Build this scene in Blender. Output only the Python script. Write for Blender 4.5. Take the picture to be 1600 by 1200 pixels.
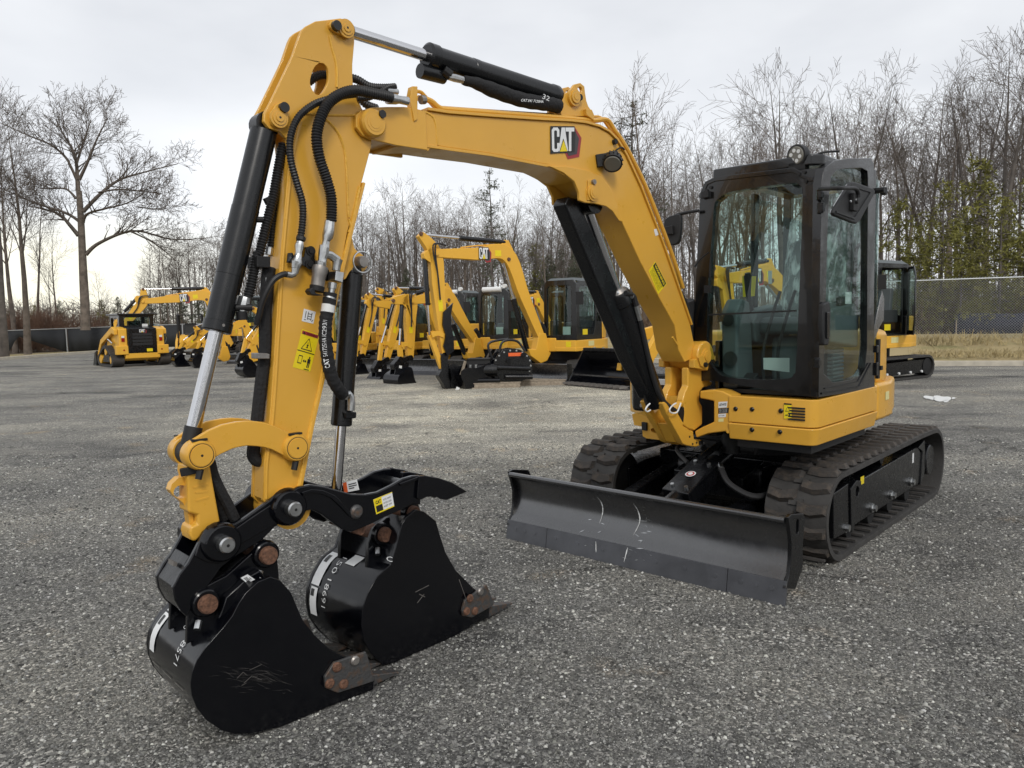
import bpy, bmesh, math, random
import numpy as np
from mathutils import Vector, Matrix, Euler
from mathutils.geometry import tessellate_polygon
for o in list(bpy.data.objects): bpy.data.objects.remove(o, do_unlink=True)
S = bpy.context.scene; COL = S.collection
PI = math.pi
# ------------------------------------------------------------------ camera
cd = bpy.data.cameras.new('camera'); cam = bpy.data.objects.new('camera', cd); COL.objects.link(cam)
cd.sensor_width = 36; cd.lens = 1183/1600*36; cd.clip_start = .05; cd.clip_end = 2000
pitch, roll = .0845, -.0196
fw = Vector((0, math.cos(pitch), -math.sin(pitch))); rt = Vector((1,0,0)); dn = Vector((0,-math.sin(pitch),-math.cos(pitch)))
cr, sr = math.cos(roll), math.sin(roll)
r2 = rt*cr - dn*sr; d2 = rt*sr + dn*cr
mw = Matrix((r2, -d2, -fw)).transposed().to_4x4(); mw.translation = (0, 0, 1.587)
cam.matrix_world = mw; S.camera = cam
# ------------------------------------------------------------------ world: overcast sky
SUN_EL, SUN_AZ = math.radians(40), math.radians(170)     # azimuth clockwise from +Y
w = bpy.data.worlds.new('World'); S.world = w; w.use_nodes = True
nt = w.node_tree; nt.nodes.clear()
def N(t, **k):
    n = nt.nodes.new(t)
    for a, b in k.items(): setattr(n, a, b)
    return n
out = N('ShaderNodeOutputWorld')
sky = N('ShaderNodeTexSky', sky_type='NISHITA', sun_disc=False, sun_elevation=SUN_EL, sun_rotation=SUN_AZ)
bg1 = N('ShaderNodeBackground'); bg1.inputs['Strength'].default_value = .05
hs = N('ShaderNodeHueSaturation'); hs.inputs['Saturation'].default_value = .25      # light filtered through the cloud
nt.links.new(sky.outputs[0], hs.inputs['Color']); nt.links.new(hs.outputs[0], bg1.inputs['Color'])
tc = N('ShaderNodeTexCoord'); mp = N('ShaderNodeMapping'); mp.inputs['Scale'].default_value = (1.2, 1.2, 3.2)
nz = N('ShaderNodeTexNoise'); nz.inputs['Scale'].default_value = 1.6; nz.inputs['Detail'].default_value = 5; nz.inputs['Roughness'].default_value = .5
rp = N('ShaderNodeValToRGB')
rp.color_ramp.elements[0].position = .40; rp.color_ramp.elements[0].color = (.595,.61,.64,1)
rp.color_ramp.elements[1].position = .70; rp.color_ramp.elements[1].color = (.825,.835,.85,1)
nt.links.new(tc.outputs['Generated'], mp.inputs[0]); nt.links.new(mp.outputs[0], nz.inputs['Vector']); nt.links.new(nz.outputs[0], rp.inputs[0])
# the thin warm break in the cloud low over the horizon, front left of the lot
vd = N('ShaderNodeVectorMath', operation='DOT_PRODUCT'); gd = Vector((-.535, .84, .07)).normalized(); vd.inputs[1].default_value = gd
nt.links.new(tc.outputs['Generated'], vd.inputs[0])
mr = N('ShaderNodeMapRange'); mr.inputs[1].default_value = .972; mr.inputs[2].default_value = .9995; nt.links.new(vd.outputs['Value'], mr.inputs[0])
sx = N('ShaderNodeSeparateXYZ'); nt.links.new(tc.outputs['Generated'], sx.inputs[0])
mz = N('ShaderNodeMapRange'); mz.inputs[1].default_value = .135; mz.inputs[2].default_value = .085; nt.links.new(sx.outputs['Z'], mz.inputs[0])
mm = N('ShaderNodeMath', operation='MULTIPLY'); nt.links.new(mr.outputs[0], mm.inputs[0]); nt.links.new(mz.outputs[0], mm.inputs[1])
mx = N('ShaderNodeMixRGB'); mx.inputs[2].default_value = (.96,.91,.72,1); nt.links.new(mm.outputs[0], mx.inputs[0]); nt.links.new(rp.outputs[0], mx.inputs[1])
bg2 = N('ShaderNodeBackground'); bg2.inputs['Strength'].default_value = .95
nt.links.new(mx.outputs[0], bg2.inputs['Color'])
ms = N('ShaderNodeAddShader')
nt.links.new(bg1.outputs[0], ms.inputs[0]); nt.links.new(bg2.outputs[0], ms.inputs[1]); nt.links.new(ms.outputs[0], out.inputs['Surface'])
sl = bpy.data.lights.new('sun', 'SUN'); sl.energy = 1.4; sl.angle = math.radians(14); sl.color = (1,.96,.9)
so = bpy.data.objects.new('sun', sl); COL.objects.link(so)
sd = Vector((math.sin(SUN_AZ)*math.cos(SUN_EL), math.cos(SUN_AZ)*math.cos(SUN_EL), math.sin(SUN_EL)))
so.rotation_euler = sd.to_track_quat('Z', 'Y').to_euler(); so.location = (0,0,30)
S.view_settings.view_transform = 'Standard'; S.view_settings.look = 'None'; S.view_settings.exposure = 0; S.view_settings.gamma = 1
S.view_settings.use_curve_mapping = False
# ------------------------------------------------------------------ materials
MAT = {}
def mat(name, col, rough=.5, metal=0, nscale=0, namp=.0, bump=0, bscale=60, coat=0, spec=.5, dirt=None, rvar=0):
    m = bpy.data.materials.new(name); m.use_nodes = True; t = m.node_tree; p = t.nodes['Principled BSDF']
    p.inputs['Base Color'].default_value = (*col, 1); p.inputs['Roughness'].default_value = rough; p.inputs['Metallic'].default_value = metal
    p.inputs['Coat Weight'].default_value = coat; p.inputs['Specular IOR Level'].default_value = spec
    c = t.nodes.new('ShaderNodeTexCoord')
    def noise(sc, det=4):
        n = t.nodes.new('ShaderNodeTexNoise'); n.inputs['Scale'].default_value = sc; n.inputs['Detail'].default_value = det
        t.links.new(c.outputs['Object'], n.inputs['Vector']); return n
    if namp or dirt:
        n = noise(nscale or 5); r = t.nodes.new('ShaderNodeValToRGB'); e = r.color_ramp.elements
        e[0].position = .3; e[1].position = .7
        if dirt:
            e[0].color = (*col,1); e[1].color = (*dirt,1); e[0].position = .48; e[1].position = .78
        else:
            e[0].color = (*[x*(1-namp) for x in col],1); e[1].color = (*[min(1,x*(1+namp)) for x in col],1)
        t.links.new(n.outputs[0], r.inputs[0]); t.links.new(r.outputs[0], p.inputs['Base Color'])
    if rvar:
        n = noise(14, 6); q = t.nodes.new('ShaderNodeMapRange'); q.inputs[1].default_value = .3; q.inputs[2].default_value = .7
        q.inputs[3].default_value = rough-rvar; q.inputs[4].default_value = rough+rvar
        t.links.new(n.outputs[0], q.inputs[0]); t.links.new(q.outputs[0], p.inputs['Roughness'])
    if bump:
        n = noise(bscale); b = t.nodes.new('ShaderNodeBump'); b.inputs['Strength'].default_value = bump; b.inputs['Distance'].default_value = .01
        t.links.new(n.outputs[0], b.inputs['Height']); t.links.new(b.outputs[0], p.inputs['Normal'])
    MAT[name] = m; return m
mat('yellow', (.69,.368,.043), .36, 0, 1.6, .075, .10, 7, .2, rvar=.10)
mat('yellow_weld', (.74,.41,.05), .42, 0, 20, .1, .5, 55)
mat('yellow_far', (.76,.41,.04), .42)
mat('black_gloss', (.0018,.0021,.0036), .18, 0, 0, 0, .06, 14, 0, spec=.5, rvar=.06)
mat('black_satin', (.0035,.0038,.0048), .27, 0, 0, 0, .06, 50, rvar=.08)
mat('black_matte', (.006,.006,.0065), .62, 0, 0, 0, .1, 80)
mat('cylinder_black', (.0055,.006,.007), .26, rvar=.06)
mat('plastic_black', (.010,.0105,.0115), .55, 0, 0, 0, .25, 300)
mat('cab_black', (.0035,.0036,.004), .22, 0, 0, 0, .02, 30, coat=.4, rvar=.05)
mat('interior_grey', (.105,.12,.125), .6)
mat('interior_dark', (.025,.027,.028), .6)
mat('blade_black', (.006,.0065,.0085), .27, 0, 6, .12, .04, 20, coat=.8, spec=1, rvar=.06); MAT['blade_black'].node_tree.nodes['Principled BSDF'].inputs['Coat IOR'].default_value = 1.8; MAT['blade_black'].node_tree.nodes['Principled BSDF'].inputs['Coat Roughness'].default_value = .28
mat('edge_grey', (.085,.088,.098), .40, .3, 8, .15, .1, 60, rvar=.1)
mat('rubber', (.040,.038,.036), .72, 0, 9, .25, .3, 60)
mat('rubber_lug', (.042,.037,.033), .75, 0, 26, .3, .5, 90, dirt=(.085,.066,.05))
mat('rubber_inside', (.05,.046,.043), .8, 0, 10, .3, .3, 50)
mat('hose', (.016,.016,.017), .5)
mat('sleeve', (.011,.011,.012), .85, 0, 0, 0, .6, 70)
mat('chrome', (.66,.66,.67), .13, 1)
mat('steel', (.55,.56,.56), .3, 1, 40, .15)
mat('steel_dull', (.30,.28,.26), .45, .8, 30, .2)
mat('rust', (.13,.062,.036), .75, 0, 90, .5, .5, 120)
mat('cutter_steel', (.085,.085,.085), .5, .5, 30, .3, .4, 60, dirt=(.16,.09,.05))
mat('white_paint', (.75,.76,.76), .5)
mat('paper', (.72,.73,.72), .6)
mat('sticker_yellow', (.80,.62,.01), .4)
mat('sticker_pale', (.72,.66,.30), .4)
mat('sticker_black', (.012,.012,.012), .4)
mat('red', (.42,.02,.018), .4)
mat('orange', (.75,.12,.02), .5)
mat('logo_red', (.33,.03,.035), .4)
mat('logo_dark', (.05,.045,.048), .4)
mat('concrete', (.50,.46,.38), .9, 0, 5, .12, .3, 40)
mat('wood', (.30,.25,.19), .9, 0, 20, .25, .3, 60)
mat('galv', (.42,.44,.45), .45, .6)
mat('screen', (.022,.024,.027), .85, 0, 1.5, .15, .2, 9)
mat('silt', (.016,.019,.036), .8, 0, 3, .25, .4, 8)
mat('bark', (.15,.124,.102), .95, 0, 3, .35, .8, 25)
mat('bark_dark', (.12,.105,.093), .95, 0, 3, .3, .8, 25)
mat('twig', (.135,.112,.094), .95)
mat('twig_grey', (.165,.146,.130), .95)
mat('twig_red', (.15,.115,.09), .95)
mat('brush', (.12,.078,.05), .95, 0, .6, .35)
mat('russet', (.15,.085,.055), .9, 0, 2, .4)
mat('pine', (.15,.145,.03), .8, 0, 1.2, .45)
mat('pine_dark', (.07,.082,.045), .8, 0, 1.2, .4)
mat('straw', (.42,.34,.18), .9, 0, 1.5, .3)
mat('grass_green', (.20,.20,.055), .9, 0, 1.5, .3)
mat('lamp_glass', (.16,.155,.13), .12)
mat('red_lens', (.30,.01,.01), .2)
mat('carton', (.62,.50,.36), .8)
def glass(name, tint, gl=.10, rough=.02):
    m = bpy.data.materials.new(name); m.use_nodes = True; t = m.node_tree; t.nodes.clear()
    o = t.nodes.new('ShaderNodeOutputMaterial'); a = t.nodes.new('ShaderNodeBsdfTransparent'); a.inputs[0].default_value = (*tint,1)
    g = t.nodes.new('ShaderNodeBsdfGlossy'); g.inputs['Roughness'].default_value = rough; g.inputs[0].default_value = (.9,.95,.95,1)
    f = t.nodes.new('ShaderNodeFresnel'); f.inputs[0].default_value = 1.42
    q = t.nodes.new('ShaderNodeMath'); q.operation = 'ADD'; q.inputs[1].default_value = gl-.04
    x = t.nodes.new('ShaderNodeMixShader')
    # a pane reflects once, where the ray meets its outer face
    ge = t.nodes.new('ShaderNodeNewGeometry'); iv = t.nodes.new('ShaderNodeMath'); iv.operation = 'SUBTRACT'; iv.inputs[0].default_value = 1; ml = t.nodes.new('ShaderNodeMath'); ml.operation = 'MULTIPLY'; ml.use_clamp = True
    t.links.new(ge.outputs['Backfacing'], iv.inputs[1]); t.links.new(iv.outputs[0], ml.inputs[0]); t.links.new(q.outputs[0], ml.inputs[1])
    t.links.new(f.outputs[0], q.inputs[0]); t.links.new(ml.outputs[0], x.inputs[0]); t.links.new(a.outputs[0], x.inputs[1]); t.links.new(g.outputs[0], x.inputs[2])
    t.links.new(x.outputs[0], o.inputs[0]); MAT[name] = m
glass('glass', (.80,.885,.865), .055); glass('glass_inner', (.88,.93,.915), -.10); glass('glass_far', (.74,.83,.81), .08)
def wrap_mat():
    # thin clear film: streaks and folds catch the light
    m = bpy.data.materials.new('wrap'); m.use_nodes = True; t = m.node_tree; t.nodes.clear(); L = t.links.new
    o = t.nodes.new('ShaderNodeOutputMaterial'); a = t.nodes.new('ShaderNodeBsdfTransparent'); a.inputs[0].default_value = (.85,.88,.88,1); d = t.nodes.new('ShaderNodeBsdfPrincipled'); d.inputs['Base Color'].default_value = (.88,.91,.92,1); d.inputs['Roughness'].default_value = .25
    c = t.nodes.new('ShaderNodeTexCoord'); mp = t.nodes.new('ShaderNodeMapping'); mp.inputs['Scale'].default_value = (9,9,1.6); mp.inputs['Rotation'].default_value = (.35,.2,0); n = t.nodes.new('ShaderNodeTexNoise'); n.inputs['Scale'].default_value = 2.6; n.inputs['Detail'].default_value = 5; n.inputs['Distortion'].default_value = .7
    r = t.nodes.new('ShaderNodeMapRange'); r.inputs[1].default_value = .45; r.inputs[2].default_value = .72; r.inputs[3].default_value = .12; r.inputs[4].default_value = .8; x = t.nodes.new('ShaderNodeMixShader'); b = t.nodes.new('ShaderNodeBump'); b.inputs['Strength'].default_value = .7; b.inputs['Distance'].default_value = .02
    L(c.outputs['Object'], mp.inputs[0]); L(mp.outputs[0], n.inputs['Vector']); L(n.outputs[0], r.inputs[0]); L(n.outputs[0], b.inputs['Height']); L(b.outputs[0], d.inputs['Normal']); L(r.outputs[0], x.inputs[0]); L(a.outputs[0], x.inputs[1]); L(d.outputs[0], x.inputs[2]); L(x.outputs[0], o.inputs[0]); MAT['wrap'] = m
wrap_mat()
# ------------------------------------------------------------------ mesh helpers
ID = lambda x, y, z: (x, y, z)
def cat(pts, n=6, closed=False):
    """Catmull-Rom through points"""
    P = [Vector(p) for p in pts]; out = []; L = len(P)
    rng = range(L if closed else L-1)
    for i in rng:
        if closed: a,b,c,d = P[i-1],P[i],P[(i+1)%L],P[(i+2)%L]
        else: a,b,c,d = P[max(i-1,0)],P[i],P[i+1],P[min(i+2,L-1)]
        for k in range(n):
            t = k/n; out.append(.5*((2*b)+(c-a)*t+(2*a-5*b+4*c-d)*t*t+(3*b-a-3*c+d)*t**3))
    if not closed: out.append(P[-1])
    return out
def c2(pts, n=5, closed=True): return [(v[0], v[1]) for v in cat([(*p,0) for p in pts], n, closed)]
def arc(cx, cz, r, a0, a1, n=10): return [(cx+r*math.cos(math.radians(a0+(a1-a0)*i/n)), cz+r*math.sin(math.radians(a0+(a1-a0)*i/n))) for i in range(n+1)]
def circ(cx, cz, r, n=20): return arc(cx, cz, r, 0, 360, n)[:-1]
def rrect(x0, z0, x1, z1, r, n=4):
    return arc(x1-r,z1-r,r,0,90,n)+arc(x0+r,z1-r,r,90,180,n)+arc(x0+r,z0+r,r,180,270,n)+arc(x1-r,z0+r,r,270,360,n)
def chaikin(p, k=1):
    for _ in range(k):
        o = []
        for i in range(len(p)):
            a, b = p[i], p[(i+1)%len(p)]
            o += [(a[0]*.75+b[0]*.25, a[1]*.75+b[1]*.25), (a[0]*.25+b[0]*.75, a[1]*.25+b[1]*.75)]
        p = o
    return p
class MB:
    def __init__(s, T=ID): s.v = []; s.f = []; s.T = T; s.sm = []
    def add(s, vs, fs, smooth=True):
        b = len(s.v); s.v += [tuple(x) for x in vs]; s.f += [tuple(i+b for i in f) for f in fs]; return s
    def prism(s, poly, a, b, ax='y', holes=(), T=None):
        """polygon extruded between a and b along ax; the polygon lives in the two other axes"""
        T = T or s.T
        m = {'y': lambda u,v,w: T(u,w,v), 'x': lambda u,v,w: T(w,u,v), 'z': lambda u,v,w: T(u,v,w)}[ax]
        loops = [list(poly)]+[list(h) for h in holes]; flat = [p for l in loops for p in l]; n = len(flat)
        tri = tessellate_polygon([[Vector((p[0],p[1],0)) for p in l] for l in loops])
        vs = [m(p[0],p[1],a) for p in flat]+[m(p[0],p[1],b) for p in flat]; fs = []
        if not holes: fs += [tuple(range(n)), tuple(range(2*n-1, n-1, -1))]
        else:
            for t in tri: fs += [tuple(t), tuple(i+n for i in reversed(t))]
        o = 0
        for l in loops:
            k = len(l)
            for i in range(k): j = (i+1)%k; fs.append((o+i, o+j, o+j+n, o+i+n))
            o += k
        return s.add(vs, fs)
    def loft(s, polyA, a, polyB, b, ax='y', T=None):
        T = T or s.T
        m = {'y': lambda u,v,w: T(u,w,v), 'x': lambda u,v,w: T(w,u,v), 'z': lambda u,v,w: T(u,v,w)}[ax]; n = len(polyA)
        vs = [m(*p,a) for p in polyA]+[m(*p,b) for p in polyB]
        return s.add(vs, [tuple(range(n)), tuple(range(2*n-1,n-1,-1))]+[(i,(i+1)%n,(i+1)%n+n,i+n) for i in range(n)])
    def strip(s, path, th, a, b, T=None, ax='y'):
        """a plate of thickness th following a 2-D path, extruded along y"""
        n = len(path); L = []
        for i, p in enumerate(path):
            q0 = path[max(i-1,0)]; q1 = path[min(i+1,n-1)]; d = Vector((q1[0]-q0[0], q1[1]-q0[1])); d.normalize()
            L.append((p[0]-d.y*th, p[1]+d.x*th))
        T = T or s.T; vs = []
        for (p, q) in zip(path, L): vs += [T(p[0],a,p[1]), T(q[0],a,q[1]), T(q[0],b,q[1]), T(p[0],b,p[1])]
        fs = [(0,1,2,3), tuple(4*(n-1)+k for k in (3,2,1,0))]
        for i in range(n-1):
            for k in range(4): fs.append((4*i+k, 4*i+(k+1)%4, 4*i+4+(k+1)%4, 4*i+4+k))
        return s.add(vs, fs)
    def box(s, x0, y0, z0, x1, y1, z1, T=None):
        T = T or s.T; vs = [T(x,y,z) for z in (z0,z1) for y in (y0,y1) for x in (x0,x1)]
        return s.add(vs, [(0,2,3,1),(4,5,7,6),(0,1,5,4),(2,6,7,3),(0,4,6,2),(1,3,7,5)])
    def bar(s, p0, p1, w, h, up=(0,0,1)):
        p0 = Vector(p0); p1 = Vector(p1); d = (p1-p0).normalized(); u = Vector(up); x = d.cross(u)
        if x.length < 1e-4: x = d.cross(Vector((1,0,0)))
        x.normalize(); u = x.cross(d)
        vs = [p+x*a*w/2+u*b*h/2 for p in (p0,p1) for a,b in ((-1,-1),(1,-1),(1,1),(-1,1))]
        return s.add(vs, [(0,1,2,3),(7,6,5,4)]+[(i,(i+1)%4+0,(i+1)%4+4,i+4) for i in range(4)])
    def rings(s, pts, rad, n=8, cap=True):
        pts = [Vector(p) for p in pts]; vs = []; L = len(pts); prev = None
        for i, p in enumerate(pts):
            d = (pts[min(i+1,L-1)]-pts[max(i-1,0)])
            if d.length < 1e-9: d = Vector((0,0,1))
            d.normalize()
            if prev is None:
                u = d.orthogonal().normalized()
            else:
                u = prev-d*prev.dot(d)
                u = u.normalized() if u.length > 1e-6 else d.orthogonal().normalized()
            prev = u; w2 = d.cross(u); r = rad[i] if isinstance(rad,(list,tuple)) else rad
            vs += [p+(u*math.cos(2*PI*k/n)+w2*math.sin(2*PI*k/n))*r for k in range(n)]
        fs = [(i*n+k, i*n+(k+1)%n, i*n+n+(k+1)%n, i*n+n+k) for i in range(L-1) for k in range(n)]
        if cap: fs += [tuple(range(n-1,-1,-1)), tuple(range((L-1)*n, L*n))]
        return s.add(vs, fs)
    def tube(s, pts, r, n=8, k=6): return s.rings(cat(pts, k), r, n)
    def cyl(s, p0, p1, r, n=20, r1=None): return s.rings([p0, p1], [r, r if r1 is None else r1], n)
    def stack(s, p0, p1, prof, n=20):
        """surface of revolution from p0 to p1; prof = [(t, r)] with t along the axis 0..1"""
        p0 = Vector(p0); d = Vector(p1)-p0; return s.rings([p0+d*t+d.normalized()*1e-5*i for i,(t,_) in enumerate(prof)], [r for _,r in prof], n)
    def corr(s, pts, r, pitch=.011, n=9):
        P = cat(pts, 14); acc = [0]
        for a, b in zip(P, P[1:]): acc.append(acc[-1]+(b-a).length)
        m = max(4, int(acc[-1]/pitch*2)); out = []; j = 0
        for i in range(m+1):
            t = acc[-1]*i/m
            while j < len(P)-2 and acc[j+1] < t: j += 1
            out.append(P[j].lerp(P[j+1], min(1,(t-acc[j])/max(1e-9,acc[j+1]-acc[j]))))
        return s.rings(out, [r if i%2 else r*.80 for i in range(m+1)], n)
    def mesh(s, name, ang=35):
        me = bpy.data.meshes.new(name); me.from_pydata([tuple(v) for v in s.v], [], s.f); me.validate(); me.update()
        bm = bmesh.new(); bm.from_mesh(me); bmesh.ops.recalc_face_normals(bm, faces=bm.faces); bm.to_mesh(me); bm.free()
        me.polygons.foreach_set('use_smooth', [True]*len(me.polygons)); me.set_sharp_from_angle(angle=math.radians(ang)); return me
def link(name, me, parent=None, m=None, kind=None, label=None, bevel=0):
    o = bpy.data.objects.new(name, me); COL.objects.link(o)
    if m and not me.materials: me.materials.append(MAT[m])
    if parent: o.parent = parent
    if kind: o['kind'] = kind
    if label: o['label'] = label
    if bevel:
        b = o.modifiers.new('bevel', 'BEVEL'); b.width = bevel; b.segments = 2; b.limit_method = 'ANGLE'; b.angle_limit = math.radians(40); b.harden_normals = True
    return o
def P(name, mb, m, parent=None, bevel=0, label=None, kind=None, ang=35): return link(name, mb.mesh(name, ang), parent, m, kind, label, bevel)
def thing(name, label, category, loc=(0,0,0), rz=0, group=None):
    o = bpy.data.objects.new(name, None); COL.objects.link(o); o.location = loc; o.rotation_euler = (0,0,rz); o.empty_display_size = .3
    o['label'] = label; o['category'] = category
    if group: o['group'] = group
    return o
def tag(o, label, category, group=None):
    o['label'] = label; o['category'] = category
    if group: o['group'] = group
    return o
def struct(o): o['kind'] = 'structure'; return o
def copy_tree(o, parent=None):
    c = o.copy(); COL.objects.link(c)
    if parent: c.parent = parent
    for ch in o.children: copy_tree(ch, c)
    return c
_txt = {}
def text2d(s, bold=0):
    if (s,bold) in _txt: return _txt[(s,bold)]
    c = bpy.data.curves.new('t', 'FONT'); c.body = s; c.resolution_u = 2; c.offset = bold
    o = bpy.data.objects.new('t', c); COL.objects.link(o); dg = bpy.context.evaluated_depsgraph_get(); dg.update()
    me = bpy.data.meshes.new_from_object(o.evaluated_get(dg)); r = ([(v.co.x, v.co.y) for v in me.vertices], [tuple(p.vertices) for p in me.polygons])
    bpy.data.objects.remove(o); bpy.data.curves.remove(c); bpy.data.meshes.remove(me)
    xs = [p[0] for p in r[0]]; ys = [p[1] for p in r[0]]; x0, y0 = min(xs), min(ys); W, H = max(xs)-x0, max(ys)-y0
    r = ([((x-x0)/W, (y-y0)/H) for x,y in r[0]], r[1], W/H); _txt[(s,bold)] = r; return r
def put_text(mb, s, F, bold=0):
    """F maps (u,v) in 0..1 to a 3-D point"""
    v, f, _ = text2d(s, bold); return mb.add([F(*p) for p in v], f)
def quad_map(q, T):
    """bilinear map of a 2-D quad (bl, br, tr, tl), then T(a,b)->3-D"""
    def F(u, v):
        a = [q[0][i]*(1-u)*(1-v)+q[1][i]*u*(1-v)+q[2][i]*u*v+q[3][i]*(1-u)*v for i in (0,1)]; return T(*a)
    return F
LOGO = dict(
 panel=[(-.05,-.06),(1.02,-.06),(1.05,.9),(1.0,1.06),(-.03,1.06)],
 hexa=[(1.0,1.08),(1.34,.55),(1.24,-.28),(.72,-.34),(.60,-.06)], hexd=[(1.0,.96),(1.22,.52),(1.13,-.14),(.76,-.2),(.68,-.06)],
 C=[(.34,.62),(.34,.9),(.27,1),(.09,1),(.02,.9),(.02,.1),(.09,0),(.27,0),(.34,.1),(.34,.36),(.24,.36),(.24,.16),(.21,.12),(.15,.12),(.12,.16),(.12,.84),(.15,.88),(.21,.88),(.24,.84),(.24,.62)],
 A=[(.44,1),(.58,1),(.72,.03),(.69,.0),(.51,.55),(.33,.0),(.30,.03)], tri=[(.35,0),(.67,0),(.51,.47)],
 T=[(.60,1),(.99,1),(.99,.83),(.86,.83),(.86,0),(.75,0),(.75,.83),(.62,.83)])
def logo(parent, F, name='brand_decal', d=.0012):
    """F(u,v,h): u,v in the lettering's unit square, h = height off the surface"""
    def lay(keys, m, h):
        mb = MB()
        for k in keys:
            p = LOGO[k]; t = tessellate_polygon([[Vector((*q,0)) for q in p]])
            mb.add([F(q[0],q[1],h) for q in p], [tuple(x) for x in t])
        return mb
    base = P(name, lay(['hexa'],'logo_red',d), 'logo_red', parent)
    P('decal_panel', lay(['hexd'],0,d*2), 'logo_dark', parent); P('decal_panel', lay(['panel'],0,d*3), 'sticker_black', parent)
    P('decal_letters', lay(['C','A','T'],0,d*4), 'white_paint', parent); P('decal_triangle', lay(['tri'],0,d*5), 'sticker_yellow', parent)
    return base
# ================================================================== ground
rng = np.random.default_rng(7); R = random.Random(11)
def gravel_mat():
    m = bpy.data.materials.new('gravel'); m.use_nodes = True; t = m.node_tree; p = t.nodes['Principled BSDF']; L = t.links.new
    p.inputs['Roughness'].default_value = .92; p.inputs['Specular IOR Level'].default_value = .25
    g = t.nodes.new('ShaderNodeTexCoord'); vs = []
    def vor(sc):
        v = t.nodes.new('ShaderNodeTexVoronoi'); v.inputs['Scale'].default_value = sc; L(g.outputs['Object'], v.inputs['Vector']); return v
    def noi(sc, d=4, src=None):
        n = t.nodes.new('ShaderNodeTexNoise'); n.inputs['Scale'].default_value = sc; n.inputs['Detail'].default_value = d; L(src or g.outputs['Object'], n.inputs['Vector']); return n
    def ramp(src, st):
        r = t.nodes.new('ShaderNodeValToRGB'); e = r.color_ramp.elements
        while len(e) < len(st): e.new(.5)
        for k,(a,c) in enumerate(st): e[k].position = a; e[k].color = (*c,1)
        L(src, r.inputs[0]); return r
    def mixc(a, b, f, mode='MIX'):
        x = t.nodes.new('ShaderNodeMixRGB'); x.blend_type = mode
        if isinstance(f, float): x.inputs[0].default_value = f
        else: L(f, x.inputs[0])
        L(a, x.inputs[1]); L(b, x.inputs[2]); return x.outputs[0]
    v1, v2, v3 = vor(78), vor(165), vor(26)
    def grey(v, st):
        s = t.nodes.new('ShaderNodeSeparateColor'); L(v.outputs['Color'], s.inputs[0]); return ramp(s.outputs[0], st).outputs[0]
    A = grey(v1, [(0,(.042,.042,.040)),(.45,(.105,.104,.098)),(.78,(.20,.197,.185)),(.9,(.38,.372,.345)),(1,(.62,.60,.56))])
    B = grey(v2, [(0,(.042,.042,.040)),(.5,(.115,.114,.108)),(.85,(.24,.235,.22)),(1,(.52,.51,.475))])
    n1 = noi(3.2, 5); f1 = ramp(n1.outputs[0], [(.36,(0,0,0)),(.64,(1,1,1))])
    c = mixc(A, B, f1.outputs[0])
    e = ramp(v1.outputs['Distance'], [(.0,(1,1,1)),(.75,(1,1,1)),(1,(.55,.55,.55))]); c = mixc(c, e.outputs[0], 1.0, 'MULTIPLY')
    mp = t.nodes.new('ShaderNodeMapping'); mp.inputs['Scale'].default_value = (.55,1.1,1); mp.inputs['Rotation'].default_value = (0,0,.6); L(g.outputs['Object'], mp.inputs[0])
    n2 = noi(.75, 6, mp.outputs[0]); big = ramp(n2.outputs[0], [(.30,(.68,.68,.69)),(.48,(1,1,1)),(.66,(1.34,1.32,1.27))]); c = mixc(c, big.outputs[0], 1.0, 'MULTIPLY')
    n3 = noi(1.7, 3); tan = ramp(n3.outputs[0], [(.62,(1,1,1)),(.76,(1.5,1.25,.95))]); c = mixc(c, tan.outputs[0], .7, 'MULTIPLY')
    n5 = noi(.42, 8, mp.outputs[0]); n5.inputs['Roughness'].default_value = .72; n5.inputs['Distortion'].default_value = .6
    damp = ramp(n5.outputs[0], [(.34,(.45,.45,.47)),(.46,(1,1,1)),(.62,(1.10,1.09,1.06))]); c = mixc(c, damp.outputs[0], .9, 'MULTIPLY')
    n7 = noi(1.15, 9); n7.inputs['Roughness'].default_value = .78; fine = ramp(n7.outputs[0], [(.36,(.62,.62,.63)),(.47,(1,1,1)),(.66,(1.16,1.14,1.10))]); c = mixc(c, fine.outputs[0], .8, 'MULTIPLY')
    cv = t.nodes.new('ShaderNodeTexVoronoi'); cv.feature = 'DISTANCE_TO_EDGE'; cv.inputs['Scale'].default_value = .55; nd = noi(1.6,6); ds = t.nodes.new('ShaderNodeMixRGB'); ds.inputs[0].default_value = .35; L(g.outputs['Object'], ds.inputs[1]); L(nd.outputs['Color'], ds.inputs[2]); L(ds.outputs[0], cv.inputs['Vector'])
    ck = ramp(cv.outputs['Distance'], [(.0,(.35,.35,.36)),(.012,(1,1,1))]); ckm = ramp(n5.outputs[0], [(.40,(1,1,1)),(.50,(0,0,0))]); c2_ = mixc(c, ck.outputs[0], 1.0, 'MULTIPLY'); c = mixc(c, c2_, ckm.outputs[0])
    wv = t.nodes.new('ShaderNodeTexWave'); wv.inputs['Scale'].default_value = .16; wv.inputs['Distortion'].default_value = 3.5; wv.inputs['Detail'].default_value = 3; wv.inputs['Detail Scale'].default_value = .6; L(mp.outputs[0], wv.inputs['Vector'])
    rut = ramp(wv.outputs[0], [(.0,(.86,.86,.87)),(.25,(1,1,1)),(.8,(1.06,1.055,1.04))]); c = mixc(c, rut.outputs[0], .35, 'MULTIPLY')
    # paler crushed stone spread over the middle of the lot, ragged at its edge; darker millings near the front
    pm = t.nodes.new('ShaderNodeMapping'); pm.vector_type = 'TEXTURE'; pm.inputs['Location'].default_value = (-.4,14.6,0); pm.inputs['Scale'].default_value = (4.6,6.4,1); L(g.outputs['Object'], pm.inputs[0])
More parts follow.
